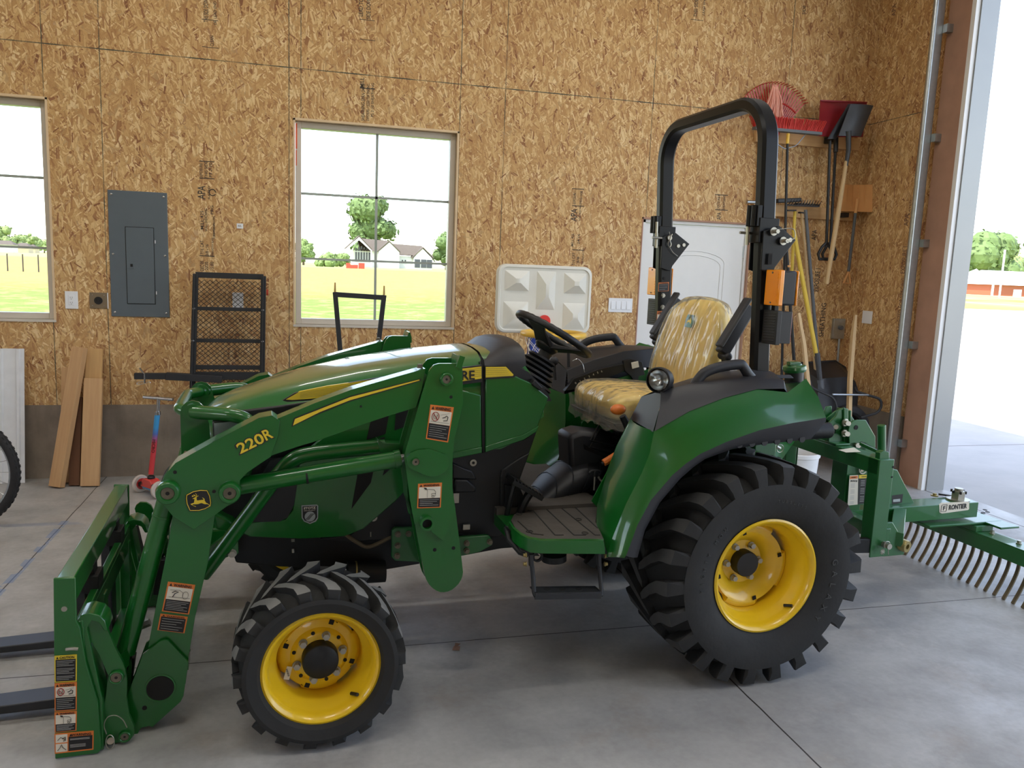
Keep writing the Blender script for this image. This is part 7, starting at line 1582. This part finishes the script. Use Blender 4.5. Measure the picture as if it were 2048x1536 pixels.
hk = TP([(1657, 888), (1659, 845), (1672, 832), (1677, 820), (1688, 818), (1688, 885)], -.02); b.prism(hk, (0, .012, 0)); b.prism([p + YV(.09) for p in hk], (0, .012, 0)); p = T(1675, 886, -.02); b.beam(T(1688, 818, .04), T(1686, 885, .04), .10, .012, (1, 0, 0)); b.box((xp + .0, -.08, zt_), (xp + .085, .10, zt_ + .01)); b.prism(TP([(1688, 816), (1697, 818), (1697, 886), (1688, 886)], -.03), (0, .01, 0))
b.prism(TP([(1652, 838), (1672, 822), (1690, 815), (1700, 850), (1690, 870)], .05), (0, .012, 0))
b.build('hitch_frame', QH, bevel=.003)
b = B('zinc')
for px, py in ((1690, 845), (1688.5, 866), (1710, 889)): b.lathe(T(px, py, -.03), (0, -1, 0), [(.001, .03), (.012, .03), (.012, .008), (.020, .006), (.020, 0)], 18); b.bolt(T(px, py, -.045), (0, -1, 0), .013, .02)
b.cyl(T(1672, 854, -.02), T(1672, 854, -.03), .012, 18); b.build('top_pin', QH)
b = B('tag_white'); b.prism([TZ(x, y, zt_ + .0005) for x, y in ((1677, 900), (1708, 895), (1722, 904), (1692, 905))], (0, 0, .0006)); b.build('paper_sticker', QH, smooth=0)
b = B('green_rough'); b.prism(TP([(1760, 906), (1768, 902), (1778, 904), (1779, 918), (1776, 924), (1759, 921)], -.36), (0, .03, 0)); b.beam(T(1765, 908, -.34), T(1720, 887, -.25), .015, .015); b.build('release_lever', QH, bevel=.002)
b = B('dark_gap'); p0 = T(1764, 907, -.35); p1 = T(1722, 886, -.2); b.cyl(p0, p1, .008, 10); b.build('lever_grip', QH)
b = B('dark_gap'); 
for px, py in ((1786, 934), (1783.5, 954)): p = T(px, py, -.379); b.cyl(p + YV(.002), p + YV(-.0015), .005, 10)
b.build('post_hole', QH)
b = B('zinc'); c = T(1767, 1088, -.379); b.cyl(c + YV(.02), c + YV(-.04), .014, 14); b.cyl(c + YV(-.02) + Vector((-.015, 0, .02)), c + YV(-.02) + Vector((-.012, 0, -.01)), .006, 8); b.tube(smoothp([c + Vector((-.03, -.035, .01)), c + Vector((-.02, -.035, .025)), c + Vector((.0, -.035, .02)), c + Vector((.004, -.035, -.005)), c + Vector((-.002, -.035, -.02)), c + Vector((.002, -.035, -.04))], 4), .002, 6)
for a in range(0, 180, 36): b.cyl(c + Vector((-.03 + .014 * math.cos(R(a)), -.03, -.025 + .014 * math.sin(R(a)))), c + Vector((-.03 - .014 * math.cos(R(a)), -.03, -.025 - .014 * math.sin(R(a)))), .002, 5)
b.build('lower_pin', QH)

# ================================================================ LANDSCAPE RAKE
RK = empty('landscape_rake', (OX, OY, 0), AN, 'green landscape rake with curved steel tines hitched behind the tractor', 'rake')
b = B('green_rough')
zb1 = .44; xb1, xb2 = 1.03, 1.885
b.box((xb1, -.06, zb1 - .085), (xb2, .06, zb1))                                 # main beam
tw = TP([(1697, 860), (1699, 850), (1706, 842), (1714, 840), (1732, 840), (1751, 873), (1751, 905), (1740, 1010), (1690, 1010), (1700, 905)], -.055); b.prism(tw, (0, .012, 0)); b.prism([p + YV(.10) for p in tw], (0, .012, 0))
c0_ = T(1697, 900, 0).x; b.box((c0_ - .045, -.055, .36), (c0_ + .06, .057, .80))
gs = TP([(1795, 940), (1829, 1007), (1792, 1018), (1770, 1018), (1770, 935)], 0); b.prism(gs, (0, .012, 0)); b.beam(T(1794, 938, 0), T(1830, 1008, 0), .05, .01, (1, 0, 0)) if False else None
b.cyl(T(1763, 905, .03), T(1763, 850, .03), .022, 18)
b.beam((.98, -.36, .41), (1.02, .36, .41), .06, .07)                            # cross tube
for s in (-1, 1):
    b.beam((1.06, s * .35, .385), (1.36, s * .05, zb1 - .04), .06, .07); b.prism([(.99, s * .335, .30), (1.12, s * .335, .30), (1.12, s * .335, .36), (1.03, s * .335, .47), (.99, s * .335, .47)], (0, s * .012, 0))
b.box((1.52, -.10, zb1 - .112), (2.02, .14, zb1 - .100)); b.box((1.90, -.20, zb1 - .112), (2.03, .14, zb1 - .101))
b.build('rake_frame', RK, bevel=.003)
b = B('dark_gap'); p = T(1709 + 3, 855, -.056); b.cyl(p + YV(.002), p + YV(-.002), .012, 14)
for x, y in ((1970, 1020), (1975, 1024), (1966, 1026)): p = TZ(x, y, zb1 - .099); b.cyl(p, p + Vector((0, 0, .0015)), .012, 12)
b.build('frame_hole', RK)
b = B('lbl_white'); 
b.prism(TP([(1878, 1008.5), (1882, 1005.5), (1936, 1003), (1938, 1005.5), (1938, 1018), (1936, 1020), (1884, 1027), (1879, 1025)], -.061), (0, -.0008, 0)); b.m('lbl_black'); q = T(1930, 1012, -.062) - T(1890, 1016, -.062)
b.text('RONTIER', T(1916, 1013.3, -.0625), q, (0, 0, 1), .028, .125, ex=.0004, bold=.04); b.text('F', T(1888.5, 1016.4, -.0625), q, (0, 0, 1), .024, .016, ex=.0004, bold=.03)
c = T(1888, 1016.4, -.0625); hh = .019; b.tube([c + Vector((x * hh, -.0005, z * hh)) for x, z in ((1.0, 1), (-.7, 1), (-.95, .75), (-1, -1), (.7, -1), (.95, -.7), (1.0, 1))], .0013, 4); b.build('brand_lettering', RK, smooth=0)
b = B('silver_badge'); b.prism(TP([(1786, 999), (1800, 997.5), (1800, 1003), (1786, 1004)], -.001), (0, -.001, 0)); b.m('lbl_black'); b.prism(TP([(1784, 991), (1806, 988), (1804, 1005), (1784, 1010)], -.0005), (0, -.0004, 0)); b.build('rating_plate', RK, smooth=0)
# paper labels on the upright
f_ = c0_ - .046
b = B('lbl_orange'); 
yf_ = -.0675 + .011
b = B('lbl_white'); b.prism(TP([(1699, 951), (1716.5, 950), (1715, 1009), (1695, 1011)], yf_ - .012), (0, -.0006, 0)); b.m('lbl_orange'); b.prism(TP([(1700, 952.5), (1715.5, 951.5), (1715.2, 957), (1699.6, 958)], yf_ - .013), (0, -.0006, 0)); b.m('lbl_yellow'); b.prism(TP([(1718, 950), (1736.5, 949.5), (1736, 956), (1717.6, 957)], yf_ - .013), (0, -.0006, 0)); b.m('lbl_black'); b.prism(TP([(1717.6, 957), (1736, 956), (1732, 1007), (1715.5, 1008)], yf_ - .013), (0, -.0006, 0))
b.text('WARNING', T(1707.6, 954.8, yf_ - .014), (1, 0, 0), (0, 0, 1), .006, .030, ex=.0003); b.text('CAUTION', T(1728, 953.2, yf_ - .014), (1, 0, 0), (0, 0, 1), .006, .030, ex=.0003)
for k in range(4): p = T(1702.5 + 3.6 * k, 962, yf_ - .0135); b.box(p + Vector((-.0025, -.0008, -.005)), p + Vector((.0025, 0, .005)))
b.m('lbl_grey')
for k in range(14):
    if k % 4 != 3: p = T(1706 - .2 * k, 968 + 3 * k, yf_ - .0135); b.box(p + Vector((-.012, -.0006, -.0012)), p + Vector((.012, 0, .0012))); 
    p = T(1726 - .2 * k, 961 + 3.2 * k, yf_ - .0145)
    if k % 5 != 4: b.box(p + Vector((-.013, -.0008, -.001)), p + Vector((.012, 0, .001)))
b.m('lbl_white'); c = T(1726, 939, yf_ - .013); b.tube(arc(c, (1, 0, 0), (0, 0, 1), .022, 0, 360, 28)[:-1], .0028, 5, closed=True)
for k in (-1, 0, 1): b.tube(smoothp([c + Vector((-.010 + .007 * k, -.001, -.012)), c + Vector((-.003 + .006 * k, -.001, -.002)), c + Vector((.006 + .006 * k, -.001, .012))], 4), .002, 5)
b.build('safety_labels', RK, smooth=0)
b = B('zinc'); c = TZ(1915, 990, zb1 + .001); c = Vector((1.80, 0, zb1)); b.cyl(c, c + Vector((0, 0, .008)), .06, 28); b.cyl(c + Vector((0, 0, .008)), c + Vector((0, 0, .052)), .036, 6); b.cyl(c + Vector((0, 0, .05)), c + Vector((0, 0, .066)), .022, 16)
b.m('dark_gap'); 
for a in range(0, 360, 60): b.obox(c + Vector((.034 * math.cos(R(a)), .034 * math.sin(R(a)), .047)), (math.cos(R(a)), math.sin(R(a)), 0), (-math.sin(R(a)), math.cos(R(a)), 0), (0, 0, 1), .012, .008, .014)
b.build('pivot_nut', RK)
b = B('gold_zinc'); c = TZ(1869, 992, zb1 + .001); b.cyl(c, c + Vector((0, 0, .006)), .02, 18); b.bolt(c, (0, 0, 1), .011, .016); b.m('dark_gap'); b.beam(c + Vector((.02, -.01, .012)), c + Vector((.09, -.03, .004)), .012, .008); b.build('index_pin', RK)
b = B('gold_zinc'); c = T(1797, 1088, -.30); a_ = Vector((.98, -.30, .345)); c = T(1800, 1088, -.335); b.lathe(c, (.25, -1, -.05), [(.013, .04), (.028, .04), (.030, .035), (.030, -.10), (.013, -.10)], 28, True); b.build('hitch_bushing', RK)
# head bar
b = B('green_rough'); XH = 1.88; y0_, y1_ = -.92, .92
b.box((XH - .06, y0_, .285), (XH + .06, y1_, .293)); b.box((XH - .06, y0_, .208), (XH - .052, y1_, .285)); b.box((XH - .06, -.12, .293), (XH + .06, .12, .325)); hb = b.build('rake_bar', RK, bevel=.002)
for i in range(11):
    y = -.8 + i * .16; b = B('zinc'); b.bolt((XH + .01, y, .293), (0, 0, 1), .011, .018); b.build('bar_bolt', hb)
b0 = B('fork_steel'); plain('tine_steel', (112, 100, 78), .5, .4, var=.2, vs=20)
n = 33
for i in range(n):
    y = y0_ + .03 + (y1_ - y0_ - .06) * i / (n - 1); b = B('tine_steel'); pts_ = [Vector((XH - .01, y, .284)), Vector((XH + .012, y, .22)), Vector((XH + .008, y, .15)), Vector((XH - .025, y, .07)), Vector((XH - .065, y, .002))]
    pp = smoothp(pts_, 4); rows = []
    for j, p in enumerate(pp):
        t_ = (pp[min(j + 1, len(pp) - 1)] - pp[max(0, j - 1)]).normalized(); nn_ = t_.cross(Vector((0, 1, 0))); rows.append([p + Vector((0, -.009, 0)) + nn_ * .004, p + Vector((0, .009, 0)) + nn_ * .004, p + Vector((0, .009, 0)) - nn_ * .004, p + Vector((0, -.009, 0)) - nn_ * .004])
    b.loft(rows); b.build('tine', RK, smooth=40)
